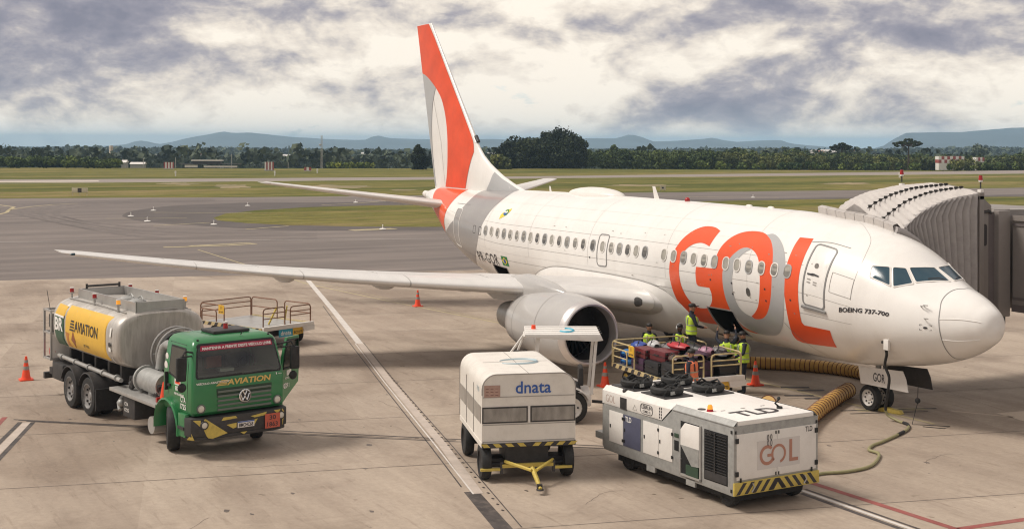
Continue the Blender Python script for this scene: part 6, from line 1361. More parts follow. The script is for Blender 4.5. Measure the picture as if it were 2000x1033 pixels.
# --- baggage trolley with rigid canopy
tw = thing('canopy_trolley', 'white box canopy baggage trolley with blue lettering and yellow drawbar', 'trolley', (1.80, 11.52, .012), 163)   # x forward = front end
L_2, W_2 = 2.85, 1.95
DZ = .17
b = B('canopyw'); P = []
sec = [(-W_2/2, .62), (-W_2/2, 1.6)]+[(-W_2/2+.30-.30*math.cos(R_(a)), 1.72+.30*math.sin(R_(a))) for a in range(0, 91, 15)]+[(W_2/2-.30+.30*math.sin(R_(a)), 1.72+.30*math.cos(R_(a))) for a in range(0, 91, 15)]+[(W_2/2, 1.6), (W_2/2, .62)]
P = [[(x, y, z) for y, z in sec] for x in (-L_2, -L_2*.5, 0)]
b.grid(P); b.add(P[0], [tuple(range(len(sec)))]); b.add(P[-1], [tuple(range(len(sec)))]); body = b.build('canopy', tw, autos=25); body.location = (0, 0, DZ)
b = B('line'); b.tube([(.004, y, z) for y, z in sec[1:-1]], .012, 5); b.build('rim_strip', body)
for z in (1.56, 1.0, .66): b = B('line'); b.box(.002, .010, -W_2/2+.02, W_2/2-.02, z-.006, z+.006); b.build('panel_joint', body)
for sy in (-1, 1):
    b = B('dark'); b.box(.0, .012, min(sy*.03, sy*.97), max(sy*.03, sy*.97), 1.03, 1.36); w_ = b.build('curtain_frame', body); b = B('curtain'); b.box(.012, .018, min(sy*.055, sy*.945), max(sy*.055, sy*.945), 1.06, 1.33); b.build('clear_curtain', w_)
b = B('panelw'); b.box(.012, .024, -.02, .02, 1.03, 1.37); b.build('curtain_post', body)
for sy, in ((1,), (-1,)):
    for k in range(3):
        b = B('curtain'); x1 = -.1-k*.95; b.box(x1-.88, x1, sy*W_2/2+(.002 if sy > 0 else -.010), sy*W_2/2+(.010 if sy > 0 else -.002), 1.02, 1.36); b.build('clear_curtain', body)
        b = B('line'); b.box(x1-.91, x1-.89, sy*W_2/2+(.002 if sy > 0 else -.012), sy*W_2/2+(.012 if sy > 0 else -.002), .66, 1.7); b.build('panel_joint', body)
def logo(s_, w, h, X, par, mk='blue'): return text('lettering', s_, w, h, mk, par, X, .012)
logo('dnata', .74, .25, frame((.012, -.28+.0, 1.62), (0, 1, 0), (0, 0, 1)), body)
M['rustp'] = mat('rusty_stencil', (.42, .27, .22), .6, var=.1, scale=20); b = B('rustp'); b.box(.004, .010, -.93, -.60, 1.56, 1.80); rs = b.build('notice_plate', body)
for i in range(3):
    for j in range(3): b = B('rustp' if False else 'ductrib'); b.box(.010, .013, -.90+.10*i, -.84+.10*i, 1.60+.065*j, 1.608+.065*j); b.build('notice_line', rs)
b = B('line'); b.box(-L_2+.05, -.05, -.006, .006, 2.021, 2.024); b.build('roof_joint', body); b = B('line'); b.box(-1.5, -1.488, -.7, .7, 2.021, 2.024); b.build('roof_joint', body)
M['faintblue'] = mat('faded_blue', (.36, .46, .50), .5); b = B('faintblue'); pts = [(-1.45+.30*math.cos(a), .05+.42*math.sin(a), 2.026) for a in [R_(-60+300*k/28) for k in range(29)]]; b.tube(pts, [.012+.022*math.sin(math.pi*i/28) for i in range(29)], 4); b.build('roof_emblem', body)
text('lettering', '7.05', .3, .10, 'faintblue', body, frame((-.62, -W_2/2-.006, 1.62), (1, 0, 0), (0, 0, 1)), .01)
b = B('ink'); b.box(-.10, .03, -W_2/2, W_2/2, .545, .625); sk = b.build('bumper_bar', tw); sk.location = (0, 0, DZ)
for k in range(8):
    y = -W_2/2+.04+k*.25; b = B('hazy'); dd = .07*(1 if k > 3 else -1); b.prism([(y, .55), (y+.13, .55), (y+.13+dd, .62), (y+dd, .62)], .031, .036, 'X')
    if y+.2 < W_2/2+.1: b.build('stripe', sk)
b = B('canopyw'); b.box(-L_2, 0, -W_2/2-.01, -W_2/2+.04, .54, .64); b.box(-L_2, 0, W_2/2-.04, W_2/2+.01, .54, .64); b.build('deck_edge', tw).location = (0, 0, DZ); b = B('dark'); b.box(-L_2, -.1, -.95, .95, .50, .60); b.build('deck', tw).location = (0, 0, DZ)
b = B('dark'); b.box(-.75, -.35, -.8, .8, .22, .40); b.box(-.9, -.2, -.45, .45, .25, .68); b.cyl((-.35, -.86, .28), (-.35, .86, .28), .05); b.cyl((-2.5, -.86, .28), (-2.5, .86, .28), .05); b.box(-2.7, -2.3, -.5, .5, .3, .68); b.build('running_gear', tw, kind='stuff')
for (x, y) in ((-.35, -.86), (-.35, .86), (-2.5, -.86), (-2.5, .86)): wheel(tw, .37, .21, (x, y, .37), 'dark', bolts=0)
b = B('hazy'); b.box(-.02, .06, -.56, .50, .30, .37); b.tube([(.0, -.5, .42), (.50, -.05, .34)], .035, 6); b.tube([(.0, .5, .42), (.50, .05, .34)], .035, 6); b.tube([(.35, 0, .34), (.80, 0, .22), (1.12, 0, .12)], [.05, .045, .035], 6); tb = b.build('drawbar', tw)
for ya, yb in ((-1.0, -.58), (.52, .90)): b = B('hazy'); b.box(-.03, .04, ya, yb, .24, .29); b.build('steering_bar', tw)
if True: b = B('dark'); b.tube([(1.08+.06*math.cos(a), .06*math.sin(a), .10) for a in [2*math.pi*k/12 for k in range(12)]], .018, 5, closed=True); b.box(1.0, 1.08, -.05, .05, .08, .2); b.build('tow_eye', tw)
for y in (-.57, .51): b = B('dark'); b.box(.0, .05, y-.03, y+.03, .18, .42); b.build('pivot', tw)
# --- air conditioning unit (x aft as the world, y to starboard)
ac = thing('ground_cooling_unit', 'white and grey ground air unit with four black hose outlets on top', 'machine', (-2.03, 9.27, .012), 2.3)
AL, AW = 4.32, 2.10        # length along +x, width towards -y
b = B('galv'); b.prism([(0, .30), (AL-.05, .34), (AL, .42), (AL, 1.28), (AL-.05, 1.35), (2.22, 1.32), (1.87, 1.60), (.0, 1.60)], -.0, -AW, 'Y'); bd = b.build('housing', ac, bevel=.025)
M['roofw'] = mat('unit_roof_white', (.80, .77, .73), .4, var=.03, scale=2, dirt=.15, dirtcol=(.5, .45, .4))
b = B('roofw'); b.prism([(-.005, 1.605), (AL+.005, 1.605), (AL+.005, 1.66), (AL-.05, 1.70), (.0, 1.70)], -.10, -AW+.10, 'Y'); b.build('roof', ac, bevel=.02)
b = B('galv'); b.prism([(-.01, 1.60), (1.85, 1.60), (1.85, 1.615), (-.01, 1.615)], .012, -AW-.012, 'Y'); 
b.add([(0, .012, 1.60), (1.87, .012, 1.60), (1.87, -.10, 1.705), (0, -.10, 1.705)], [(0, 1, 2, 3)]); b.add([(0, -AW-.012, 1.60), (1.87, -AW-.012, 1.60), (1.87, -AW+.10, 1.705), (0, -AW+.10, 1.705)], [(0, 1, 2, 3)]); b.build('roof_rail', ac)
b = B('panelw'); v = [(1.90, .008, 1.60), (2.22, .008, 1.33), (AL, .008, 1.33), (AL, .008, 1.605), (AL, -.10, 1.702), (1.87, -.10, 1.702)]; b.add(v, [(0, 1, 2, 3), (0, 3, 4, 5)]); b.build('side_cowl', ac, smooth=False)
b = B('galv'); b.box(AL-.002, AL+.006, -AW, 0, .42, 1.6); b.build('rear_plate', ac)
def ap(name, x0, x1, z0, z1, mk, par=bd, o=.010, bev=.004, label=None): b = B(mk); b.box(x0, x1, 0, o, z0, z1); return b.build(name, par, bevel=bev, label=label)
for (x0, x1, mk, lb) in ((3.56, 4.06, 'panelw', None), (2.94, 3.54, 'doorblue', 'slate blue door'), (2.32, 2.84, 'panelw', None), (1.86, 2.31, 'panelw', None)):
    d_ = ap('access_door', x0, x1, .56, 1.22, mk, label=lb)
    for z in (.66, 1.12): b = B('black'); b.box(x0-.02 if mk != 'doorblue' else x1-.05, x0+.025 if mk != 'doorblue' else x1-.02, .010, .022, z-.03, z+.03); b.build('hinge', d_)
    b = B('black'); b.box(x1-.06, x1-.03, .010, .020, .86, .93); b.build('latch', d_)
text('lettering', 'TLD', .22, .11, 'wlet', bd, frame((3.47, .014, 1.08), (-1, 0, 0), (0, 0, 1)), .02)
v, f = region([(.98, .84), (1.38, .62), (1.58, .92), (1.58, 1.30), (1.46, 1.42), (.98, 1.42)], 9, lambda x, z: (x, .012, z)); 
ap('recess', .96, 1.60, .42, 1.44, 'void', o=.004); b = B('panelw'); b.prism([(.99, .82), (1.22, .66), (1.57, .98), (1.57, 1.28), (1.44, 1.42), (.99, 1.42)], .03, -.02, 'Y'); b.build('hatch_cover', bd, bevel=.006)
b = B('galv'); b.prism([(.99, .64), (1.22, .62), (1.56, .98), (.99, .98)], .034, .026, 'Y'); b.build('hatch_lower_plate', bd); b = B('mesh'); b.box(1.02, 1.4, .004, .03, .42, .62); b.build('inner_gear', bd)  # grey plate over the lower part of the white hatch cover
b = B('silver'); b.box(.94, .98, .0, .03, .38, 1.45); b.box(.94, 1.6, .0, .03, .38, .42); b.box(1.57, 1.60, .0, .03, .38, .70); b.build('recess_frame', bd, kind='stuff')
ap('control_recess', 1.66, 1.80, .82, 1.02, 'void', o=.008); ap('data_plate', 1.66, 1.80, 1.08, 1.16, 'mesh', o=.008)
gr = ap('louvre_opening', .16, .86, .46, 1.42, 'void', o=.006)
for k in range(14): b = B('dark'); z = .66+.053*k; b.add([(.18, .008, z), (.84, .008, z), (.84, .032, z+.022), (.18, .032, z+.022), (.18, .030, z+.026), (.84, .030, z+.026)], [(0, 1, 2, 3), (3, 2, 5, 4)]); b.build('louvre_slat', gr)
b = B('dark'); b.box(.50, .525, .006, .04, .64, 1.40); b.build('louvre_mullion', gr); ap('louvre_panel', .18, .84, .48, .64, 'dark', gr, .012)
text('lettering', 'TLD', .18, .08, 'dark', bd, frame((.80, .036, 1.33), (-1, 0, 0), (0, 0, 1)), .02)
ap('name_panel', 2.28, 4.26, 1.34, 1.585, 'panelw', o=.011); text('lettering', 'GOL', .34, .15, 'rustp', bd, frame((4.18, .015, 1.39), (-1, 0, 0), (0, 0, 1)), -.02)
ap('vent_box', 3.42, 3.66, 1.32, 1.56, 'dark', o=.016); b = B('ink'); pts = [(x, .0155, z) for x, z in rrect(.42, .20, .08, 4, 2.72, 1.46)]; b.tube(pts, .006, 4, closed=True); b.build('name_ring', bd)
text('lettering', 'LEBRUN', .34, .08, 'ink', bd, frame((2.89, .0155, 1.46), (-1, 0, 0), (0, 0, 1)), .01); text('lettering', 'COMBO 12', .26, .045, 'ink', bd, frame((2.85, .0155, 1.39), (-1, 0, 0), (0, 0, 1)), .01)
b = B('coneband'); b.tube([(3.2, .015, 1.38), (3.13, .015, 1.48), (3.06, .015, 1.38)], .004, 4, closed=True); b.build('warning_mark', bd)
for x in (2.28, 2.22):
    for k in range(4): b = B('ink'); b.box(x-.012, x+.012, .010, .014, 1.36+k*.06, 1.40+k*.06); b.build('stencil_mark', bd)
# front (towards the camera, -x): double doors, hazard bar
fr = B('galv'); fr.box(-.012, 0, -AW, 0, .50, 1.60); ff = fr.build('front_frame', ac, bevel=.004)
for (y0, y1) in ((-.06, -1.045), (-1.055, -AW+.06)):
    b = B('panelw'); b.box(-.026, -.012, y1, y0, .60, 1.46); d_ = b.build('front_door', ff, bevel=.004)
    yy = y0 if y0 > -.5 else y1
    for z in (.72, 1.34): b = B('black'); b.box(-.045, -.024, yy-.035, yy+.035, z-.045, z+.045); b.build('hinge', d_)
    for z in (.63, 1.41): b = B('black'); ym = (y1+.03 if y0 > -.5 else y0-.03); b.box(-.036, -.024, ym-.012, ym+.012, z-.03, z+.03); b.build('latch', d_)
for y in (-.15, -1.92): b = B('black'); b.box(-.045, -.024, y-.015, y+.015, .56, .64); b.build('toggle', ff)
b = B('panelw'); M['stick'] = mat('faded_sticker', (.60, .565, .54), .5); b = B('stick'); b.box(-.030, -.0265, -1.62, -.56, .74, 1.28); st = b.build('sticker_sheet', ff)
M['goldlt'] = mat('faded_salmon_letters', (.42, .20, .14), .5)
def arc_letter(cy, cz, r, w, a0, a1, name='lettering', x=-.034):
    b = B('goldlt'); n = 28; P = []
    for k in range(n+1):
        a = R_(a0+(a1-a0)*k/n); P.append([(x, cy-rr*math.cos(a), cz+rr*math.sin(a)) for rr in (r-w, r)])
    b.grid(P); return b.build(name, st)
# local y decreases to the image right
arc_letter(-.80, 1.0, .19, .062, 48, 330); b = B('goldlt'); b.box(-.0345, -.0340, -.95, -.80, .965, 1.02); b.build('lettering', st)
arc_letter(-1.08, 1.0, .185, .050, -75, 225); b = B('goldlt'); b.box(-.0345, -.034, -1.42, -1.35, .82, 1.24); b.build('lettering', st); b = B('goldlt'); b.box(-.0345, -.034, -1.57, -1.42, .82, .885); b.build('lettering', st)
text('lettering', 'TLD', .18, .10, 'ink', ff, frame((-.030, -1.76, 1.34), (0, -1, 0), (0, 0, 1)), .015)
for y in (-.82, -.90):
    for k in range(2): b = B('ink'); pts = [(-.030, y-.020*math.cos(a), 1.22+k*.11+.052*math.sin(a)) for a in [2*math.pi*i/10 for i in range(10)]]; b.tube(pts, .007, 4, closed=True); b.build('stencil_mark', ff)
hb2 = B('hazy'); hb2.box(-.045, 0, -AW-.01, .01, .32, .56); hz2 = hb2.build('hazard_bar', ac, bevel=.01)
for k in range(11):
    y = -.03-k*.195; s_ = 1 if k < 5 else -1
    if k == 5: poly = [(-AW/2+.14, .335), (-AW/2-.14, .335), (-AW/2, .54)]; poly2 = [(-AW/2+.20, .335), (-AW/2+.10, .335), (-AW/2, .47), (-AW/2-.10, .335), (-AW/2-.20, .335), (-AW/2, .55)]; poly = poly2
    else: y0 = y if k < 5 else y+.02; poly = [(y0, .335), (y0-.09, .335), (y0-.09-.17*s_, .545), (y0-.17*s_, .545)]
    poly = [(max(-AW, min(0, a)), c) for a, c in poly]; b = B('ink'); v, f = region(poly, 9, lambda a, c: (-.0475, a, c)); b.add(v, f); b.build('stripe', hz2)
for y in (-.42, -1.72): b = B('silver'); b.tube([(-.06, y, .52), (-.07, y-.04, .44), (-.06, y+.02, .36)], .014, 5); b.build('hook', hz2)
b = B('black'); b.box(.2, AL-.3, -AW+.2, -.2, .14, .34); b.build('underframe', ac, kind='stuff')
for (x, y) in ((.42, -.28), (.42, -AW+.28), (3.65, -.28), (3.65, -AW+.28)): wheel(ac, .24, .20, (x, y, .245), 'dark', bolts=0)
for x in (1.15, 2.45): b = B('galv'); b.box(x, x+.28, -.04, .0, .22, .36); b.build('fork_pocket', ac)
b = B('galv'); b.tube([(AL, -.3, 1.2), (AL+.18, -.3, 1.2), (AL+.18, -.3, .85), (AL, -.3, .85)], .018, 6); b.box(AL, AL+.35, -.45, -.05, .52, .66); b.box(AL, AL+.30, -1.6, -1.2, .52, .66); b.build('towing_gear', ac, kind='stuff')
for k in range(3): b = B('hazy'); b.box(AL+.35, AL+.36, -.43+.13*k, -.37+.13*k, .53, .65); b.build('stripe', ac)
# roof fittings: four hose outlets
def outlet(x, y, k):
    b = B('dark'); b.box(x-.42, x+.42, y-.36, y+.36, 1.70, 1.725); o = b.build('outlet_plate', ac, bevel=.006); b = B('black'); b.lathe([(1.725, .28), (1.735, .32), (1.78, .345), (1.845, .345), (1.87, .32), (1.875, .27), (1.82, .26), (1.79, .0)], 26, 'Z', (x, y, 0)); b.build('outlet_collar', o)
    rd = random.Random(k); b = B('black')
    for q in range(5):
        a = 2*math.pi*q/5+rd.random(); r = .29; b.tube([(x+r*math.cos(a), y+r*math.sin(a), 1.84), (x+r*.95*math.cos(a+.45), y+r*.95*math.sin(a+.45), 1.93), (x+r*.9*math.cos(a+1.0), y+r*.9*math.sin(a+1.0), 1.87)], .022, 6)
    b.tube([(x-.34, y+.12, 1.80), (x-.38, y+.2, 1.95), (x-.30, y+.3, 1.78), (x-.36, y+.34, 1.74)], .010, 5); b.build('clamp_levers', o, kind='stuff')
    b = B('galv'); b.box(x-.345, x-.325, y+.02, y+.16, 1.76, 1.83, RZ(10)); b.build('clamp_plate', o)
for k, (x, y) in enumerate(((3.78, -.50), (2.78, -.55), (3.62, -1.45), (2.62, -1.50))): outlet(x, y, k)
b = B('amber'); b.lathe([(1.745, .055), (1.80, .05), (1.83, .03), (1.835, .0)], 16, 'Z', (1.0, -.25, 0)); bc = b.build('beacon_lamp', ac); b = B('redlamp'); b.cyl((1.0, -.25, 1.70), (1.0, -.25, 1.745), .07, .055, 16); b.build('beacon_base', ac)
b = B('dark'); b.cyl((1.22, -.22, 1.70), (1.22, -.22, 1.712), .08, n=16); b.build('roof_cap', ac); b = B('dark'); b.ball((3.62, -.09, 1.68), .06); b.build('rubber_plug', ac)
b = B('black'); b.cyl((.55, -1.62, 1.70), (.55, -1.62, 1.74), .06, n=10); b.tube([(.55, -1.62, 1.72), (.60, -1.55, 1.80), (.55, -1.60, 1.88)], .02, 6); b.ball((.55, -1.60, 1.90), .035); b.build('exhaust_cap', ac)
text('lettering', 'TLD', 1.05, .42, 'ink', ac, frame((.30, -.45, 1.708), (0, -1, 0), (1, 0, 0)), .022)
for y in (-.5, -1.0, -1.5): b = B('line'); b.box(.9, .93, y-.05, y+.05, 1.701, 1.706); b.build('roof_seam', ac)
for y in (-.04, -AW+.04):
    for z in (1.5, .38): b = B('black'); b.box(-.02, .0, y-.02, y+.02, z-.03, z+.03); b.build('corner_lamp', ff)
for z in (1.50, .40): b = B('black'); b.box(.03, .07, .0, .014, z-.03, z+.03); b.build('corner_lamp', bd)

# --- hoses and cable
def hose(name, pts, r, label, n_rib, mk='duct', z_rib='ductrib'):
    P = catmull3(pts, 8); t = thing(name, label, 'hose', P[0]); L0 = Vector(P[0]); b = B(mk)
    # puffed between the wire hoops
    acc = [0]
    for i in range(1, len(P)): acc.append(acc[-1]+(Vector(P[i])-Vector(P[i-1])).length)
    L = acc[-1]; fine_ = []; rr = []; n = n_rib*4
    def at(s):
        i = max(0, min(len(acc)-2, int(np.searchsorted(acc, s))-1)); q = (s-acc[i])/(acc[i+1]-acc[i]+1e-9); return Vector(P[i]).lerp(Vector(P[i+1]), q)
    for k in range(n+1): fine_.append(at(L*k/n)-L0); rr.append(r*(.955+.045*abs(math.sin(math.pi*k/4))))
    b.tube(fine_, rr, 20); b.build('duct_skin', t, autos=70)
    for k in range(n_rib+1):
        s = L*k/n_rib; p = at(s)-L0; d = (at(min(L, s+.03))-at(max(0, s-.03))).normalized(); a = d.to_track_quat('Z', 'Y').to_matrix().to_4x4(); b = B(z_rib); b.X = T_(*p) @ a; b.tube([(r*.985*math.cos(2*math.pi*i/20), r*.985*math.sin(2*math.pi*i/20), 0) for i in range(20)], .011, 4, closed=True); b.build('hoop', t)
    return t
def catmull3(P, k=6):
    P = [np.array(p, float) for p in P]; n = len(P); out = []
    for i in range(n-1):
        p0, p1, p2, p3 = P[max(i-1, 0)], P[i], P[i+1], P[min(i+2, n-1)]
        for q in range(k): t = q/k; out.append(tuple(.5*((2*p1)+(p2-p0)*t+(2*p0-5*p1+4*p2-p3)*t*t+(3*p1-p0-3*p2+p3)*t**3)))
    out.append(tuple(P[-1])); return out
hose('air_duct', [(.9, 6.1, 1.25), (1.3, 5.4, .85), (2.1, 4.4, .42), (3.1, 3.1, .22), (4.0, 1.9, .21), (4.9, .6, .21), (5.6, -.5, .21)], .20, 'yellow banded air duct running from the cooling unit to behind the nose wheel', 36)
hose('air_duct', [(10.6, -.9, .19), (9.9, -1.7, .19), (9.0, -2.4, .19), (7.9, -2.75, .19), (6.9, -2.6, .19), (6.3, -2.1, .19)], .185, 'yellow banded air duct lying under the belly behind the right worker', 34)
cp = catmull3([(-1.2, 7.0, .30), (-.75, 6.4, .05), (-.6, 5.9, .05), (-.72, 5.3, .05), (-.62, 4.6, .05), (-.2, 3.95, .05), (.2, 3.55, .05), (.55, 3.5, .05), (.85, 3.1, .05), (1.0, 2.7, .05), (1.4, 1.8, .05), (1.75, 1.15, .05), (2.15, .75, .05), (2.55, .68, .06), (2.85, .78, .22), (2.62, .95, .75), (2.52, 1.0, 1.15), (2.58, 1.08, 1.45), (2.42, 1.18, 1.75), (2.35, 1.28, 1.9)], 6)
t = thing('power_cable', 'thick yellow ground power cable snaking from the cooling unit up to the nose', 'cable', cp[0]); o0 = Vector(cp[0]); nC = int(len(cp)*.74)
b = B('cable'); b.tube([Vector(p)-o0 for p in cp[:nC+1]], .035, 10); b.build('yellow_sleeve', t); b = B('black'); b.tube([Vector(p)-o0 for p in cp[nC:]], .036, 10); b.build('black_lead', t)
for (i0, i1) in ((int(len(cp)*.60), int(len(cp)*.66)), (int(len(cp)*.53), int(len(cp)*.555))): b = B('black'); b.tube([Vector(p)-o0 for p in cp[i0:i1+1]], .040, 10); b.build('dark_joint', t)
b = B('black'); b.tube([(2.15, .40, 1.05), (2.15, .42, .62)], .008, 5); b.ball((2.15, .42, .60), .07); b.tube([(2.15, .42, .55), (2.2, .55, .02), (2.0, .3, .02), (1.6, -.1, .02), (1.5, .2, .02), (1.9, .5, .02)], .009, 5); o = b.build('hanging_cord', smooth=True); tag(o, 'thin black cord with a ball hanging below the nose', 'cord')
b = B('hazy'); b.prism([(-.35, .0), (.35, .0), (.28, .09), (.05, .12), (-.28, .09)], -.09, .09, 'Y'); o = b.build('wheel_chock', loc=(3.55, -.05, .012), rotz=15, bevel=.02); tag(o, 'yellow chock lying against the nose wheel', 'chock')
b = B('dark'); b.cyl((0, 0, 0), (0, 0, .02), .33, n=24); o = b.build('manhole_cover', loc=(-2.0, -4.4, .010)); tag(o, 'dark round manhole cover on the apron right of the nose', 'manhole')

# ================================================================== JET BRIDGE
jb_ = thing('jet_bridge', 'grey jet bridge with pleated bellows canopy wrapped over the forward fuselage', 'jet bridge')
ztop = lerpf([(-3.6, 5.58), (-3.4, 5.56), (-2.68, 5.49), (-2.22, 5.41), (-1.78, 5.28), (-1.38, 5.14), (-1.18, 5.03), (-.98, 4.89), (-.76, 4.75), (-.45, 4.52)][::1])
zpk = lerpf([(-3.6, 5.76), (-2.0, 5.70), (-1.17, 5.58), (-.6, 5.46), (-.2, 5.25), (0, 5.15)])
NPL = 16
def hoop(t, out):
    """outline of the canopy at t (0 on the fuselage, 1 at the cab); out lifts the fold"""
    y = -.42-3.13*t**1.0; pts = []
    yb = -1.75-1.85*t; xa, xb = 3.82+.06*t, 6.55+.35*t; a, pk = ztop(y), zpk(y)
    zb_ = 2.45
    for k in range(11):          # forward leg, bottom to top
        q = k/10; yy = yb+(y-yb)*q**1.6 if t < 1 else y; th = -100+ (100-12)*q
        p = FQ(xa, th); w = t**.7; x = xa; yl = p.y*(1-w)+y*w; zl = p.z*(1-w)+(zb_+(a-zb_)*q)*w
        if q > .55: zl = max(zl, zl+(a-zl)*((q-.55)/.45)**2)
        if q > .8: yl = yl+(y-yl)*((q-.8)/.2)
        pts.append((x-out*.9, yl-out*.0, zl))
    for k in range(1, 12):       # over the gabled top
        q = k/11; x = xa+(xb-xa)*q; h = a+(pk-a)*min(1, q*1.9) if q < .53 else pk-(pk-a)*(q-.53)/.47*.8
        pts.append((x+(-out*.6 if q < .1 else 0), y, h+out))
    for k in range(1, 8):
        q = k/7; pts.append((xb+out, y-(1-t)*1.2*q, (a+.05)*(1-q)+2.45*q))
    return pts
for i in range(NPL):
    t0_, t1_ = i/NPL, (i+1)/NPL; rows = []
    for q, o in ((0, -.07), (.34, .05), (.60, .065), (.88, -.04), (1.0, -.07)): rows.append(hoop(t0_+(t1_-t0_)*q, o))
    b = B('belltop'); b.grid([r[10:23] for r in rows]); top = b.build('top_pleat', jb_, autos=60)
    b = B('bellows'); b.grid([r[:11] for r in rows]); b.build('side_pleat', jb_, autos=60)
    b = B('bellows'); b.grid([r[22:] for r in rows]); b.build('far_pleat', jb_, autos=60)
    for fr_ in (.18, .40):
        h = hoop((t0_+t1_)/2, .07); k = 10+int(fr_*12); c = h[k]; b = B('black'); b.box(c[0]-.02, c[0]+.02, c[1]-.05, c[1]+.05, c[2]-.01, c[2]+.05); b.build('cord_eyelet', top)
for fr_ in (.18, .40):
    b = B('black'); b.tube([(lambda c: (c[0], c[1], c[2]+.02))(hoop(t, .06)[10+int(fr_*12)]) for t in [k/24 for k in range(25)]], .012, 5); b.build('fold_cord', jb_)
h0 = hoop(0.0, -.06)[10:23]; b = B('bellows'); b.grid([[ (lambda q: (q.x, q.y, q.z+.12))(FQ(x, math.degrees(math.asin(-.50/f_w(x))))) for (x, y, z) in h0], h0]); b.build('inner_flap', jb_)
# padded edge resting on the fuselage roof
for k in range(8):
    xs_ = [3.72+2.9*(k+q/3*.96)/8 for q in range(4)]; P = []
    for x in xs_:
        ys = (-.30, -.27, -.42, -.62); P.append([tuple(FQ(x, math.degrees(math.asin(yy/f_w(x))))+Vector((0, 0, dz))) for yy, dz in zip(ys, (.0, .17, .24, .14))])
    b = B('belltop'); b.grid(P); b.build('edge_pad', jb_, autos=60)
b = B('bellows'); b.tube([tuple(FQ(3.72, th)+Vector((-.02, -.06, .05))) for th in (-9, -20, -35, -50, -65, -80)], .10, 8); b.build('edge_pad', jb_)
# end frame, posts and cab
fbm = B('bridge')
fbm.box(3.90, 4.08, -3.78, -3.60, 2.30, 5.50); fbm.box(6.85, 7.02, -3.78, -3.60, 2.30, 5.50); fbm.build('frame_post', jb_, bevel=.015, kind='stuff')
b = B('bridge'); b.prism([(3.9, 5.40), (5.45, 5.66), (7.0, 5.44), (7.0, 5.60), (5.45, 5.80), (3.9, 5.58)], -3.78, -3.60, 'Y'); b.build('frame_header', jb_)
b = B('bridge'); b.box(4.06, 6.9, -6.9, -3.78, 2.35, 5.10); b.build('cab', jb_, bevel=.02)
b = B('bridge'); b.box(4.00, 4.06, -4.05, -3.78, 2.35, 5.05); dp = b.build('door_panel', jb_, bevel=.008); b = B('ink'); b.X = T_(3.994, -3.905, 4.42); b.prism([(y, z) for y, z in rrect(.15, .60, .07, 4)], -.006, .0, 'X'); b.build('slot', dp)
b = B('bridged'); b.box(4.02, 4.10, -4.28, -4.06, 2.30, 5.05); b.build('side_panel', jb_)
b = B('bridge'); b.box(3.85, 4.30, -4.74, -4.28, 2.16, 5.08); b.build('corner_column', jb_, bevel=.03)
b = B('dark'); b.tube([(3.98, -3.80, 5.04), (3.96, -4.0, 5.08), (3.97, -4.12, 5.02)], .045, 6); b.build('bracket', jb_); b = B('lightw'); b.box(3.92, 4.02, -4.16, -4.08, 5.05, 5.16); b.build('lamp_box', jb_)
b = B('bridge'); b.prism([(-3.80, 5.10), (-4.10, 5.10), (-4.10, 5.22), (-3.80, 5.42)], 3.95, 4.6, 'X'); b.build('flashing', jb_)
for (x, y, z) in ((3.98, -3.72, 5.52), (6.6, -3.4, 5.62)):
    b = B('lightw'); b.box(x-.06, x+.06, y-.06, y+.06, z, z+.14); bx_ = b.build('lamp_bracket', jb_, bevel=.01); b = B('dark'); b.cyl((x, y, z+.18), (x, y, z+.38), .02); b.build('lamp_stalk', bx_)
    b = B('lightw'); b.cyl((x, y, z+.35), (x, y, z+.40), .05, .06, 12); b.build('lamp_collar', bx_); b = B('redlamp'); b.cyl((x, y, z+.40), (x, y, z+.53), .06, .045, 14); b.build('red_lamp', bx_)
# tunnel going back to the terminal
b = B('bridge'); b.box(-32, 3.85, -7.6, -4.82, 2.45, 4.92); tn = b.build('tunnel', jb_)
for (z0, z1, d, mk) in ((4.80, 4.95, .06, 'bridge'), (4.66, 4.72, .03, 'bridged'), (2.62, 2.70, .03, 'bridged'), (2.30, 2.50, .05, 'bridged'), (2.50, 2.62, .03, 'bridge')):
    b = B(mk); b.box(-32, 3.84, -4.82, -4.82+d, z0, z1); b.build('tunnel_rail', tn)
for k in range(24): b = B('bridge'); x = 3.2-k*.9; b.box(x-.03, x+.03, -4.82, -4.79, 2.72, 4.66); b.build('panel_rib', tn)
b = B('dark'); b.cyl((3.9, -4.5, 1.98), (3.9, -4.5, 2.16), .07); b.build('bumper_stop', jb_)
b = B('silver'); b.tube([(3.9, -4.78, 5.1), (2.5, -4.80, 5.16), (0, -4.8, 5.16)], .02, 5); b.build('conduit', tn)
b = B('bridged'); b.cyl((-14, -6.2, 0), (-14, -6.2, 2.4), .35, n=20); b.box(-15, -13, -7.6, -4.9, .1, .5); b.build('drive_column', jb_)

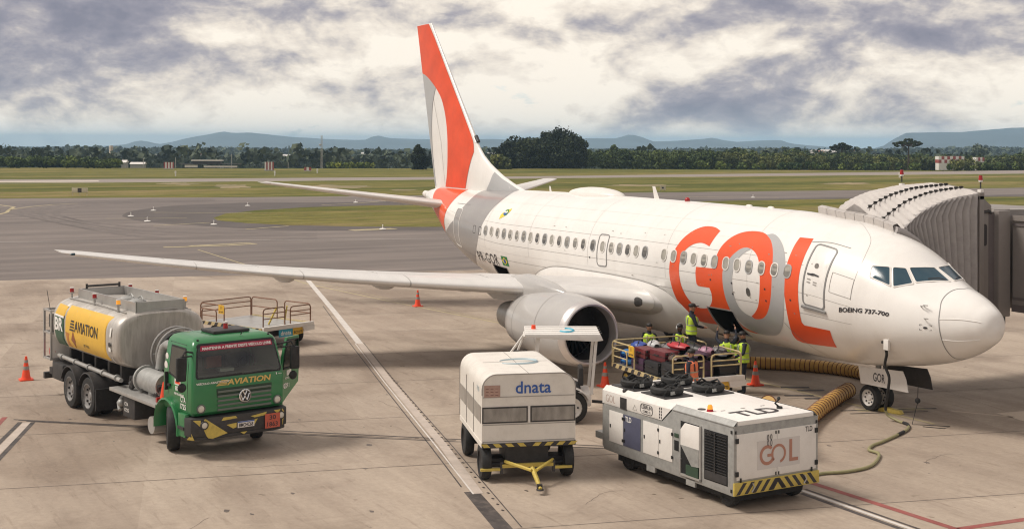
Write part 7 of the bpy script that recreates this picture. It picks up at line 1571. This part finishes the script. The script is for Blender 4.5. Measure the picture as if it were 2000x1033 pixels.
# ================================================================== TUG, CARTS, BAGS, CREW
tg = thing('baggage_tug', 'white tug with flat sun roof marked BTU 1042 behind the box trolley', 'tug', (6.75, 7.62, .012), 62)   # x forward
wheel(tg, .40, .24, (0, -.66, .40), 'panelw', bolts=6); wheel(tg, .40, .24, (0, .66, .40), 'panelw', bolts=6); wheel(tg, .32, .22, (2.1, -.62, .32), 'panelw', bolts=5); wheel(tg, .32, .22, (2.1, .62, .32), 'panelw', bolts=5)
b = B('panelw'); b.box(.9, 2.45, -.5, .5, .45, 1.08); b.build('bonnet', tg, bevel=.06); b = B('panelw'); b.box(-.5, .95, -.6, .6, .40, .72); b.build('rear_body', tg, bevel=.05)
b = B('panelw'); b.X = T_(0, 0, 0)
for sg in (-1, 1):
    b = B('panelw'); P = []
    for k in range(9): a = R_(10+150*k/8); P.append([(.46*math.cos(a), sg*yy, .42+.46*math.sin(a)) for yy in (.50, .82)]); 
    b.grid(P); b.build('mudguard', tg)
b = B('dark'); b.box(-.25, .25, -.35, .35, .72, .86); b.box(-.32, -.2, -.35, .35, .86, 1.3); b.build('seat', tg, bevel=.04); b = B('dark'); b.tube([(.95, 0, 1.0), (.72, 0, 1.22)], .025, 6); b.tube([(.70+.07*math.cos(a)*.5, .2*math.sin(a), 1.22+.17*math.cos(a)) for a in [2*math.pi*k/16 for k in range(16)]], .018, 5, closed=True); b.build('steering_wheel', tg)
for (x, y, xt) in ((-.50, -.58, -.62), (-.50, .58, -.62), (.92, -.55, .80), (.92, .55, .80)): b = B('panelw'); b.box(-.035, .035, -.03, .03, 0, 1.42); o = b.build('roof_post', tg); o.location = (x, y, .70); o.rotation_euler = (0, R_(math.degrees(math.atan2(xt-x, 1.42))), 0)
b = B('panelw'); b.prism([(-.78, 2.05), (-.70, 2.20), (1.15, 2.20), (1.15, 2.13), (.2, 2.06), (-.6, 2.02)], -.74, .74, 'Y'); rf = b.build('sun_roof', tg, bevel=.012)
for k in range(4): b = B('line'); b.box(-.76, 1.13, -.55+.36*k, -.54+.36*k, 2.200, 2.206); b.build('roof_rib', rf)
text('lettering', 'BTU 1042', .48, .085, 'ink', rf, frame((-.10, -.746, 2.09), (-1, 0, 0), (0, 0, 1)), .015); b = B('red'); b.box(.36, .50, -.748, -.742, 2.11, 2.15); b.build('marker', rf)
b = B('cyan'); b.tube([(.1+.18*math.cos(a), .1+.3*math.sin(a), 2.205) for a in [R_(30+250*k/18) for k in range(19)]], .03, 4); b.build('roof_emblem', rf); b = B('cone'); b.cyl((.92, -.2, 2.20), (.92, -.2, 2.30), .06, .05, 12); b.build('roof_beacon', rf)
b = B('dark'); b.tube([(-.55, 0, .42), (-1.1, 0, .38), (-1.35, 0, .40)], .04, 6); b.build('tow_bar', tg); b = B('panelw'); b.tube([(1.1, -.6, 2.1), (1.35, -.62, 1.5), (1.3, -.62, 1.1)], .03, 6); b.tube([(1.1, -.45, 2.1), (1.5, -.47, 1.55), (1.42, -.47, 1.08)], .03, 6); b.tube([(1.15, -.45, 2.08), (1.15, .45, 2.08)], .03, 6); b.build('windscreen_frame', tg, kind='stuff')
b = B('black'); b.box(1.28, 1.5, -.68, -.56, 1.5, 1.6); b.build('tug_mirror', tg)

def cart(loc, rz, label, rails='frameyel'):
    t = thing('baggage_cart', label, 'cart', loc, rz, 'open baggage carts'); L, W = 1.65, 1.1
    b = B('panelw'); b.box(L-.02, L+.10, -W, W, .60, .74); b.build('end_plate', t, bevel=.01); b = B('panelw'); b.prism([(W-.45, .44), (W+.02, .46), (W+.02, .62), (W-.5, .62)], L-.02, L+.10, 'X'); b.build('corner_plate', t)
    b = B('silver'); b.box(-L, L, -W, W, .60, .66); b.build('deck', t); b = B('frameyel'); b.box(-L, L, -W-.03, -W, .58, .70); se = b.build('side_bar', t)
    for k in range(9): x = -L+.06+k*.36; b = B('ink'); b.add([(x, -W-.034, .585), (x+.16, -W-.034, .585), (x+.24, -W-.034, .695), (x+.08, -W-.034, .695)], [(0, 1, 2, 3)]); b.build('stripe', se)
    b = B('frameyel'); b.box(-L, L, W, W+.03, .58, .70); b.build('side_bar', t)
    b = B('dark'); b.box(-L+.2, L-.2, -.5, .5, .35, .60); b.build('chassis', t)
    for (x, y) in ((-1.15, -.85), (-1.15, .85), (1.15, -.85), (1.15, .85)): wheel(t, .27, .17, (x, y, .275), 'hazy', bolts=0)
    def rail(ax, c, a0, a1, z0, z1, mids):      # frame across x (ax='x') or y at constant c
        f = (lambda a, z: (a, c, z)) if ax == 'x' else (lambda a, z: (c, a, z)); b = B(rails); r = .10
        b.tube([f(a0, z0), f(a0, z1-r), f(a0+r*.3, z1-r*.3), f(a0+r, z1), f(a1-r, z1), f(a1-r*.3, z1-r*.3), f(a1, z1-r), f(a1, z0)], .022, 6)
        for m_ in mids: b.tube([f(a0, m_), f(a1, m_)], .018, 6)
        return b.build('rail_frame', t)
    rail('y', L, -W+.05, -.12, .66, 1.34, (1.0, 1.17)); rail('y', L, .12, W-.08, .66, 1.32, (1.02, 1.15))
    rail('x', -W, -L, -.35, .66, 1.30, (1.12,)); rail('x', -W-.02, -L+.1, -.75, .72, 1.12, (.90,)); rail('y', -L, -W, W, .66, 1.32, (1.0, 1.16)); rail('x', W, -L+.05, -.2, .66, 1.32, (1.0,)); rail('x', W, .2, L-.1, .66, 1.32, (1.0,))
    b = B('yellow'); b.box(-.60, -.30, -W-.05, -W-.035, 1.02, 1.32); y_ = b.build('yellow_plate', t); text('lettering', 'BCT 0770', .22, .05, 'ink', y_, frame((-.56, -W-.054, 1.06), (1, 0, 0), (0, 0, 1)), .02); text('lettering', '1', .03, .09, 'ink', y_, frame((-.47, -W-.054, 1.18), (1, 0, 0), (0, 0, 1)), .02)
    b = B('cyan'); b.box(L+.02, L+.05, -.40, .18, .34, .60); c_ = b.build('blue_plate', t); text('lettering', 'dnata', .46, .15, 'wlet', c_, frame((L+.055, -.34, .39), (0, 1, 0), (0, 0, 1)), .02)
    b = B('yellow'); b.prism([(.20, .34), (.64, .38), (.70, .60), (.20, .60)], L+.02, L+.05, 'X'); y_ = b.build('yellow_plate', t); text('lettering', 'BCT 0770', .36, .09, 'ink', y_, frame((L+.055, .25, .40), (0, 1, 0), (0, 0, 1)), .02)
    b = B('frameyel'); b.tube([(-L, 0, .5), (-L-.5, 0, .42), (-L-.9, 0, .36)], .04, 6); b.build('drawbar', t)
    return t
cart((8.1, 3.45, .012), 175, 'baggage cart heaped with suitcases beside the open hold')
cB = cart((22.7, 10.8, .012), 202, 'nearly empty baggage cart with brown rails parked behind the green tanker cab', 'rustrail')
for sx in (0, 1): b = B('hazy'); b.tube([(.9, -.2+sx*.7, .68), (1.15, -.05+sx*.45, 1.28)], .035, 4); b.build('folded_strut', cB)
# bags ---------------------------------------------------------------
CR = Matrix.Translation((8.1, 3.45, .012)) @ RZ(175)
for n_, c_ in dict(bagblack=(.02, .02, .022), bagnavy=(.02, .03, .07), bagmaroon=(.13, .02, .025), bagred=(.42, .02, .03), bagplum=(.05, .02, .05), baggrey=(.14, .13, .13), bagbrown=(.08, .045, .03), bagblue=(.02, .16, .42), bagwhite=(.5, .5, .5), bagpink=(.35, .18, .25), bagroyal=(.03, .07, .30)).items(): M[n_] = mat(n_.replace('bag', 'bag_'), c_, .45, var=.15, scale=10)
def bag(x, y, z, l, w, h, mk, label, rz=0, kind='case'):
    p = CR @ Vector((x, y, z)); t = thing({'case': 'suitcase', 'duffel': 'duffel_bag', 'wrap': 'wrapped_bundle'}[kind], label, {'case': 'suitcase', 'duffel': 'bag', 'wrap': 'bundle'}[kind], p, 175+rz, 'bags piled on the cart'); b = B(mk)
    if kind == 'case':
        b.box(-l/2, l/2, -w/2, w/2, 0, h); b.build('shell', t, bevel=min(.05, h*.25)); b = B('bagblack'); b.box(-l/2-.004, l/2+.004, -w/2-.004, w/2+.004, h*.47, h*.53); b.build('zip_band', t)
        b = B('bagblack'); b.tube([(-.09, -w/2, h*.6), (-.09, -w/2-.035, h*.6), (.09, -w/2-.035, h*.6), (.09, -w/2, h*.6)], .013, 5); b.build('handle', t)
        for sx in (-1, 1):
            for sz in (.2, .8): b = B('black'); b.cyl((l/2, sx*w*.38, h*sz), (l/2+.03, sx*w*.38, h*sz), .03, n=10); b.build('castor', t)
    elif kind == 'duffel':
        P = []
        for i in range(9):
            u = i/8; r = math.sin(math.pi*min(max(u, .03), .97))**.35; P.append([(-l/2+l*u, w/2*r*math.cos(2*math.pi*k/12), h/2+h/2*r*math.sin(2*math.pi*k/12)*(1+.05*math.sin(5*u*math.pi+k))) for k in range(13)])
        b.grid(P); b.build('sack', t); b = B('bagblack'); b.tube([(-l*.25, -w*.4, h*.6), (-l*.2, -w*.2, h*1.15), (l*.2, -w*.2, h*1.15), (l*.25, -w*.4, h*.6)], .014, 5); b.build('strap', t)
    else:
        for k in range(2):
            P = []
            for i in range(9): u = i/8; r = math.sin(math.pi*min(max(u, .04), .96))**.4*(1-.12*math.cos(2*math.pi*u*2)); P.append([(-l/2+l*u, w/2*r*math.cos(2*math.pi*q/12), h*(.25+.5*k)+h/4*r*math.sin(2*math.pi*q/12)) for q in range(13)])
            b.grid(P)
        b.build('wrapping', t)
        for u in (-.2, .2): b = B('bagroyal'); b.box(u*l-.008, u*l+.008, -w/2-.006, w/2, .02, h-.02); b.build('cord', t)
    return t
# local x: -1.6 is the left end in the picture, +1.6 the right; local y -1.1 is the side towards the camera
bag(-1.25, -.78, .68, .55, .42, .42, 'bagblue', 'bright blue wrapped bundle in the left end of the loaded cart', 4, 'wrap')
bag(-1.3, -.1, .68, .60, .5, .36, 'bagnavy', 'navy case behind the blue bundle at the left end', 3); bag(-1.25, .65, .68, .6, .5, .4, 'bagblack', 'black case at the far left corner of the cart', -4)
bag(-.35, -.78, .68, .75, .48, .34, 'bagplum', 'dark plum case at bottom behind the yellow plate', -2); bag(.45, -.80, .68, .70, .46, .36, 'bagblack', 'big black case at the bottom of the near side, by the corner', 2)
bag(1.22, -.72, .68, .60, .55, .42, 'bagblack', 'large black case behind the left end rails'); bag(1.22, .02, .68, .62, .5, .44, 'bagplum', 'plum case standing behind the gap between end rails'); bag(1.25, .70, .68, .6, .55, .46, 'bagblack', 'large black case behind the right end rails', 2)
bag(-.35, -.1, .68, .7, .55, .4, 'baggrey', 'grey case buried in the middle of the load'); bag(.4, .0, .68, .7, .6, .4, 'bagnavy', 'dark navy case buried mid load near the standing worker'); bag(-.3, .7, .68, .75, .55, .42, 'bagblack', 'black case on the far side of the load, left'); bag(.45, .72, .68, .7, .5, .4, 'bagbrown', 'brown case on the far side of the load, right')
bag(-.30, -.74, 1.02, .72, .46, .26, 'bagmaroon', 'maroon case lying on top of the plum one beside the yellow plate', -3); bag(.55, -.66, 1.04, .78, .50, .30, 'bagmaroon', 'wide maroon case on top of the near side of the load', 3)
bag(1.25, -.1, 1.12, .55, .7, .26, 'bagplum', 'purple bag squeezed above the end rails gap', 2, 'duffel'); bag(1.2, .75, 1.14, .6, .5, .18, 'bagblack', 'flat black bag lying on the case behind the right rails', 6, 'duffel')
bag(-1.1, -.55, 1.10, .5, .42, .24, 'bagroyal', 'royal blue bag with white trim above the blue bundle', 12, 'duffel'); bag(-1.05, -.1, 1.05, .45, .38, .30, 'bagwhite', 'small white bag on the left top of the heap', -8, 'duffel')
bag(-.6, .25, 1.08, .8, .45, .22, 'baggrey', 'long grey soft bag lying across the top at left', 20, 'duffel'); bag(.0, .1, 1.10, .7, .5, .30, 'bagblack', 'black backpack on top just left of the red bag', -14, 'duffel')
bag(.62, -.28, 1.33, .80, .42, .20, 'bagred', 'bright red flat bag lying on the wide maroon case', 8, 'duffel'); bag(.35, .35, 1.14, .85, .42, .30, 'bagblack', 'large black holdall in the middle of the heap top', 5, 'duffel')
bag(1.0, .35, 1.18, .45, .36, .26, 'bagpink', 'small pink bag by the right end of the heap', 20, 'duffel'); bag(-.2, .62, 1.12, .7, .42, .26, 'bagbrown', 'dark brown holdall at the back of the heap', -6, 'duffel'); bag(.9, .8, 1.16, .5, .4, .24, 'baggrey', 'grey soft bag in the back corner near the bending worker', 12, 'duffel')
bag(1.28, -.74, 1.10, .5, .4, .22, 'bagbrown', 'brown holdall on the case behind the left end rails', -10, 'duffel')
# crew -----------------------------------------------------------------
def person(loc, rz, label, J={}, vest='vest', skin='skin', cap=None, phones=False, H=1.74, long_sleeve=True):
    """one continuous skinned body; x is where the person faces, y their left"""
    k = H/1.74; D = dict(pelvis=(0, 0, .95), waist=(0, 0, 1.08), chest=(.01, 0, 1.30), neck=(.0, 0, 1.475), head0=(.02, 0, 1.55), head1=(.03, 0, 1.635), head2=(.02, 0, 1.70),
        sL=(0, .185, 1.41), eL=(-.02, .24, 1.13), wL=(.10, .22, .90), hL=(.15, .21, .82), sR=(0, -.185, 1.41), eR=(-.02, -.24, 1.13), wR=(.10, -.22, .90), hR=(.15, -.21, .82),
        pL=(0, .095, .90), kL=(.03, .10, .49), aL=(-.01, .11, .09), tL=(.17, .13, .045), pR=(0, -.095, .90), kR=(.03, -.10, .49), aR=(-.01, -.11, .09), tR=(.17, -.13, .045)); D.update(J)
    rad = dict(pelvis=(.155, .12), waist=(.14, .11), chest=(.175, .12), neck=(.058, .058), head0=(.072, .078), head1=(.088, .102), head2=(.07, .08), s=(.068, .062), e=(.046, .046), w=(.030, .026), h=(.042, .022), p=(.092, .095), k=(.062, .066), a=(.044, .05), t=(.045, .035))
    names = list(D); E = [('pelvis', 'waist'), ('waist', 'chest'), ('chest', 'neck'), ('neck', 'head0'), ('head0', 'head1'), ('head1', 'head2')]
    for s_ in 'LR': E += [('chest', 's'+s_), ('s'+s_, 'e'+s_), ('e'+s_, 'w'+s_), ('w'+s_, 'h'+s_), ('pelvis', 'p'+s_), ('p'+s_, 'k'+s_), ('k'+s_, 'a'+s_), ('a'+s_, 't'+s_)]
    me = bpy.data.meshes.new('body'); me.from_pydata([tuple(Vector(D[n])*k) for n in names], [(names.index(a), names.index(c)) for a, c in E], []); o = bpy.data.objects.new('body', me); COL.objects.link(o)
    md = o.modifiers.new('s', 'SKIN'); sk = me.skin_vertices[0].data if me.skin_vertices else None
    if sk is None:
        bm = bmesh.new(); bm.from_mesh(me); bm.verts.layers.skin.verify(); bm.to_mesh(me); bm.free(); sk = me.skin_vertices[0].data
    for i, n in enumerate(names):
        r = rad.get(n) or rad[n[0]]; sk[i].radius = (r[0]*k, r[1]*k); sk[i].use_root = (n == 'pelvis')
    o.modifiers.new('d', 'SUBSURF').levels = 2; bpy.context.view_layer.update()
    m2 = bpy.data.meshes.new_from_object(o.evaluated_get(bpy.context.evaluated_depsgraph_get())); bpy.data.objects.remove(o); bpy.data.meshes.remove(me)
    t = thing('person', label, 'person', loc, rz); m2.name = 'body'
    m2.materials.clear()
    for q in (skin, 'navy', 'black', 'refl'): m2.materials.append(M[q])
    P = {n: Vector(D[n])*k for n in names}
    def dseg(p, a, c): d = c-a; q = max(0, min(1, (p-a).dot(d)/max(d.length_squared, 1e-9))); return (p-a-d*q).length
    for f in m2.polygons:
        c = f.center; best = min(E, key=lambda e: dseg(c, P[e[0]], P[e[1]])-(.03 if 'chest' in e or 'waist' in e else 0)); a, d = best; mi = 1
        if a in ('neck', 'head0', 'head1') or d in ('hL', 'hR') or (a[0] == 'e' and not long_sleeve): mi = 0
        if d[0] == 't' or (a[0] == 'a'): mi = 2
        f.material_index = mi; f.use_smooth = True
    # fingers, nose, ears join the same mesh
    b = B(skin)
    for s_ in 'LR':
        w, h = P['w'+s_], P['h'+s_]; d = (h-w).normalized(); sd = 1 if s_ == 'L' else -1; side = Vector((1, 0, 0)); side = (side-d*side.dot(d)).normalized(); nrm = d.cross(side)
        for q, (ln, of) in enumerate(((.070, .028), (.080, .010), (.074, -.009), (.058, -.027))): p0 = h+side*of+d*.01; b.tube([p0, p0+d*ln*.5+nrm*sd*-.006, p0+d*ln*.9+nrm*sd*-.024], [.010, .0085, .006], 6)
        p0 = w+d*.03+side*.03; b.tube([p0, p0+side*.028+d*.03, p0+side*.032+d*.06], [.012, .010, .007], 6)
    hd, up_ = P['head1'], (P['head2']-P['head0']).normalized(); fwd = Vector((1, 0, 0)); fwd = (fwd-up_*fwd.dot(up_)).normalized(); lf = up_.cross(fwd)
    b.tube([hd+fwd*.088+up_*.018, hd+fwd*.118-up_*.012, hd+fwd*.10-up_*.022], [.008, .014, .008], 6)
    for sg in (-1, 1): b.ball(tuple(hd+lf*sg*.088-up_*.0), .026, 6, (.7, .4, 1.2))
    b.use('black')
    for sg in (-1, 1): b.ball(tuple(hd+fwd*.098+lf*sg*.033+up_*.022), .012, 6, (.5, 1, .7))
    b.box(hd.x+fwd.x*.10-.004, hd.x+fwd.x*.10+.002, hd.y-.024, hd.y+.024, hd.z-.052, hd.z-.046)
    x = bpy.data.meshes.new('x'); x.from_pydata(b.v, [], b.f); x.materials.append(M[skin]); x.materials.append(M['black']); x.polygons.foreach_set('material_index', b.mi)
    bm = bmesh.new(); bm.from_mesh(m2); n0 = len(bm.faces); bm.from_mesh(x); bm.faces.ensure_lookup_table()
    for f in bm.faces[n0:]: f.material_index = 2 if f.material_index == 1 else 0; f.smooth = True
    bm.to_mesh(m2); bm.free(); bpy.data.meshes.remove(x); link('body', m2, t)
    # hair or cap
    b = B('hair' if not cap else cap); b.X = Matrix.Translation(hd+up_*(.030 if not cap else .034)-fwd*(.020 if not cap else .012)) @ Matrix((fwd, lf, up_)).transposed().to_4x4()
    b.lathe([(-.012, .088), (.01, .096), (.04, .095), (.07, .078), (.088, .045), (.094, .001)], 18, 'Z')
    b.v = [tuple(b.X @ Vector(((b.X.inverted() @ Vector(p)).x*1.10, (b.X.inverted() @ Vector(p)).y*.93, (b.X.inverted() @ Vector(p)).z))) for p in b.v]
    if cap: b.box(.08, .19, -.065, .065, .0, .012)
    b.build('cap' if cap else 'hair', t)
    if phones:
        b = B('bagwhite'); b.X = Matrix.Translation(hd) @ Matrix((fwd, lf, up_)).transposed().to_4x4()
        for sg in (-1, 1): b.ball((0, sg*.10, 0), .042, 8, (1, .5, 1.2))
        b.tube([(0, .115*math.cos(R_(a)), .125*math.sin(R_(a))) for a in range(0, 181, 20)], .010, 5); b.build('ear_defenders', t)
    # vest: a sleeveless shell round the trunk
    pe, wa, ch, ne = P['pelvis'], P['waist'], P['chest'], P['neck']; b = B(vest); rows = []
    axis = [pe+(wa-pe)*-.35, pe+(wa-pe)*.4, wa, wa+(ch-wa)*.5, ch, ch+(ne-ch)*.45, ch+(ne-ch)*.80]; rx = [.150, .152, .140, .148, .150, .132, .075]; ry = [.205, .200, .188, .198, .215, .205, .095]
    tr_ = (ch-pe).normalized(); fx = Vector((1, 0, 0)); fx = (fx-tr_*fx.dot(tr_)).normalized(); fy = tr_.cross(fx)
    for c, a, q in zip(axis, rx, ry): rows.append([c+fx*a*k*math.copysign(abs(math.cos(2*math.pi*i/24))**.85, math.cos(2*math.pi*i/24))+fy*q*k*math.copysign(abs(math.sin(2*math.pi*i/24))**.85, math.sin(2*math.pi*i/24)) for i in range(25)])
    b.grid(rows); vo = b.build('vest', t)
    for (u, mk) in ((.9, 'refl'), (2.6, 'refl')):
        b = B(mk); i = int(u); q = u-i; R1 = [[rows[i][j].lerp(rows[i+1][j], q+dq)+(rows[i][j]-axis[i]).normalized()*.006 for j in range(25)] for dq in (0, .28)]; b.grid(R1); b.build('reflective_band', vo)
    for sg in (-1, 1):
        b = B('refl' if vest == 'vest' else 'navy'); b.tube([axis[3]-fx*.150*k+fy*sg*.10*k, axis[4]-fx*.158*k+fy*sg*.11*k, axis[5]-fx*.13*k+fy*sg*.10*k], .018, 4); b.build('shoulder_strap', vo); b = B('refl' if vest == 'vest' else 'navy'); b.tube([axis[3]+fx*.150*k+fy*sg*.10*k, axis[4]+fx*.158*k+fy*sg*.11*k, axis[5]+fx*.13*k+fy*sg*.10*k], .018, 4); b.build('shoulder_strap', vo)
    return t
def at_ray(u, v, z):   # hand position helper used while laying out the crew
    d = 0; p = None
    for k in range(400):
        d = 20+k*.1; x, y = spot(u, d)
        if hgt(v, d) <= z: break
    return x, y
person((8.35, 2.75, .69), 248, 'worker in yellow vest and black cap standing high on the baggage cart', dict(eR=(.08, -.26, 1.16), wR=(.30, -.17, 1.10), hR=(.38, -.14, 1.10), eL=(.10, .24, 1.15), wL=(.30, .14, 1.06), hL=(.38, .10, 1.06), kR=(.12, -.12, .52), aR=(.0, -.14, .09), tR=(.17, -.15, .045)), cap='hair')
person((10.45, 2.75, .0), 160, 'leftmost worker behind the cart, short hair, facing the camera', dict(eL=(.1, .26, 1.16), wL=(.3, .2, 1.2), hL=(.38, .19, 1.2)), H=1.62)
person((9.95, 2.02, .0), 165, 'worker with white ear defenders behind the middle of the cart', dict(eR=(.12, -.25, 1.15), wR=(.32, -.2, 1.22), hR=(.40, -.18, 1.22)), phones=True, skin='skind', H=1.62)
person((8.25, 1.10, .0), 120, 'worker bending forward over the bags right of the standing one', dict(chest=(.14, 0, 1.26), neck=(.26, 0, 1.39), head0=(.32, 0, 1.43), head1=(.39, 0, 1.46), head2=(.43, 0, 1.52), sL=(.18, .185, 1.33), sR=(.18, -.185, 1.33), eL=(.36, .22, 1.12), wL=(.55, .18, 1.05), hL=(.63, .17, 1.03), eR=(.36, -.22, 1.12), wR=(.55, -.18, 1.05), hR=(.63, -.17, 1.03)), H=1.62)
person((7.62, 2.08, .0), -35, 'worker seen from behind in yellow vest, reaching into the open hold', dict(eR=(.12, -.28, 1.55), wR=(.28, -.25, 1.75), hR=(.34, -.24, 1.82), eL=(.12, .28, 1.5), wL=(.28, .25, 1.70), hL=(.34, .24, 1.78), head1=(.06, 0, 1.63), head2=(.06, 0, 1.70)), H=1.72)
person((7.25, 1.78, .0), 60, 'rightmost worker in yellow vest standing by the cart end', dict(head1=(.05, 0, 1.62), eL=(.05, .26, 1.15), wL=(.28, .24, 1.08), hL=(.36, .23, 1.06), eR=(.02, -.25, 1.13), wR=(.2, -.22, .98), hR=(.27, -.2, .93)), cap='hair', H=1.74)
person((5.55, 4.75, .0), 25, 'worker in orange vest behind the cooling unit, back to the camera', dict(eR=(.05, -.26, 1.13), wR=(.26, -.2, 1.0), hR=(.33, -.18, .96), head1=(.05, -.02, 1.62)), vest='vesto', long_sleeve=False, H=1.70)
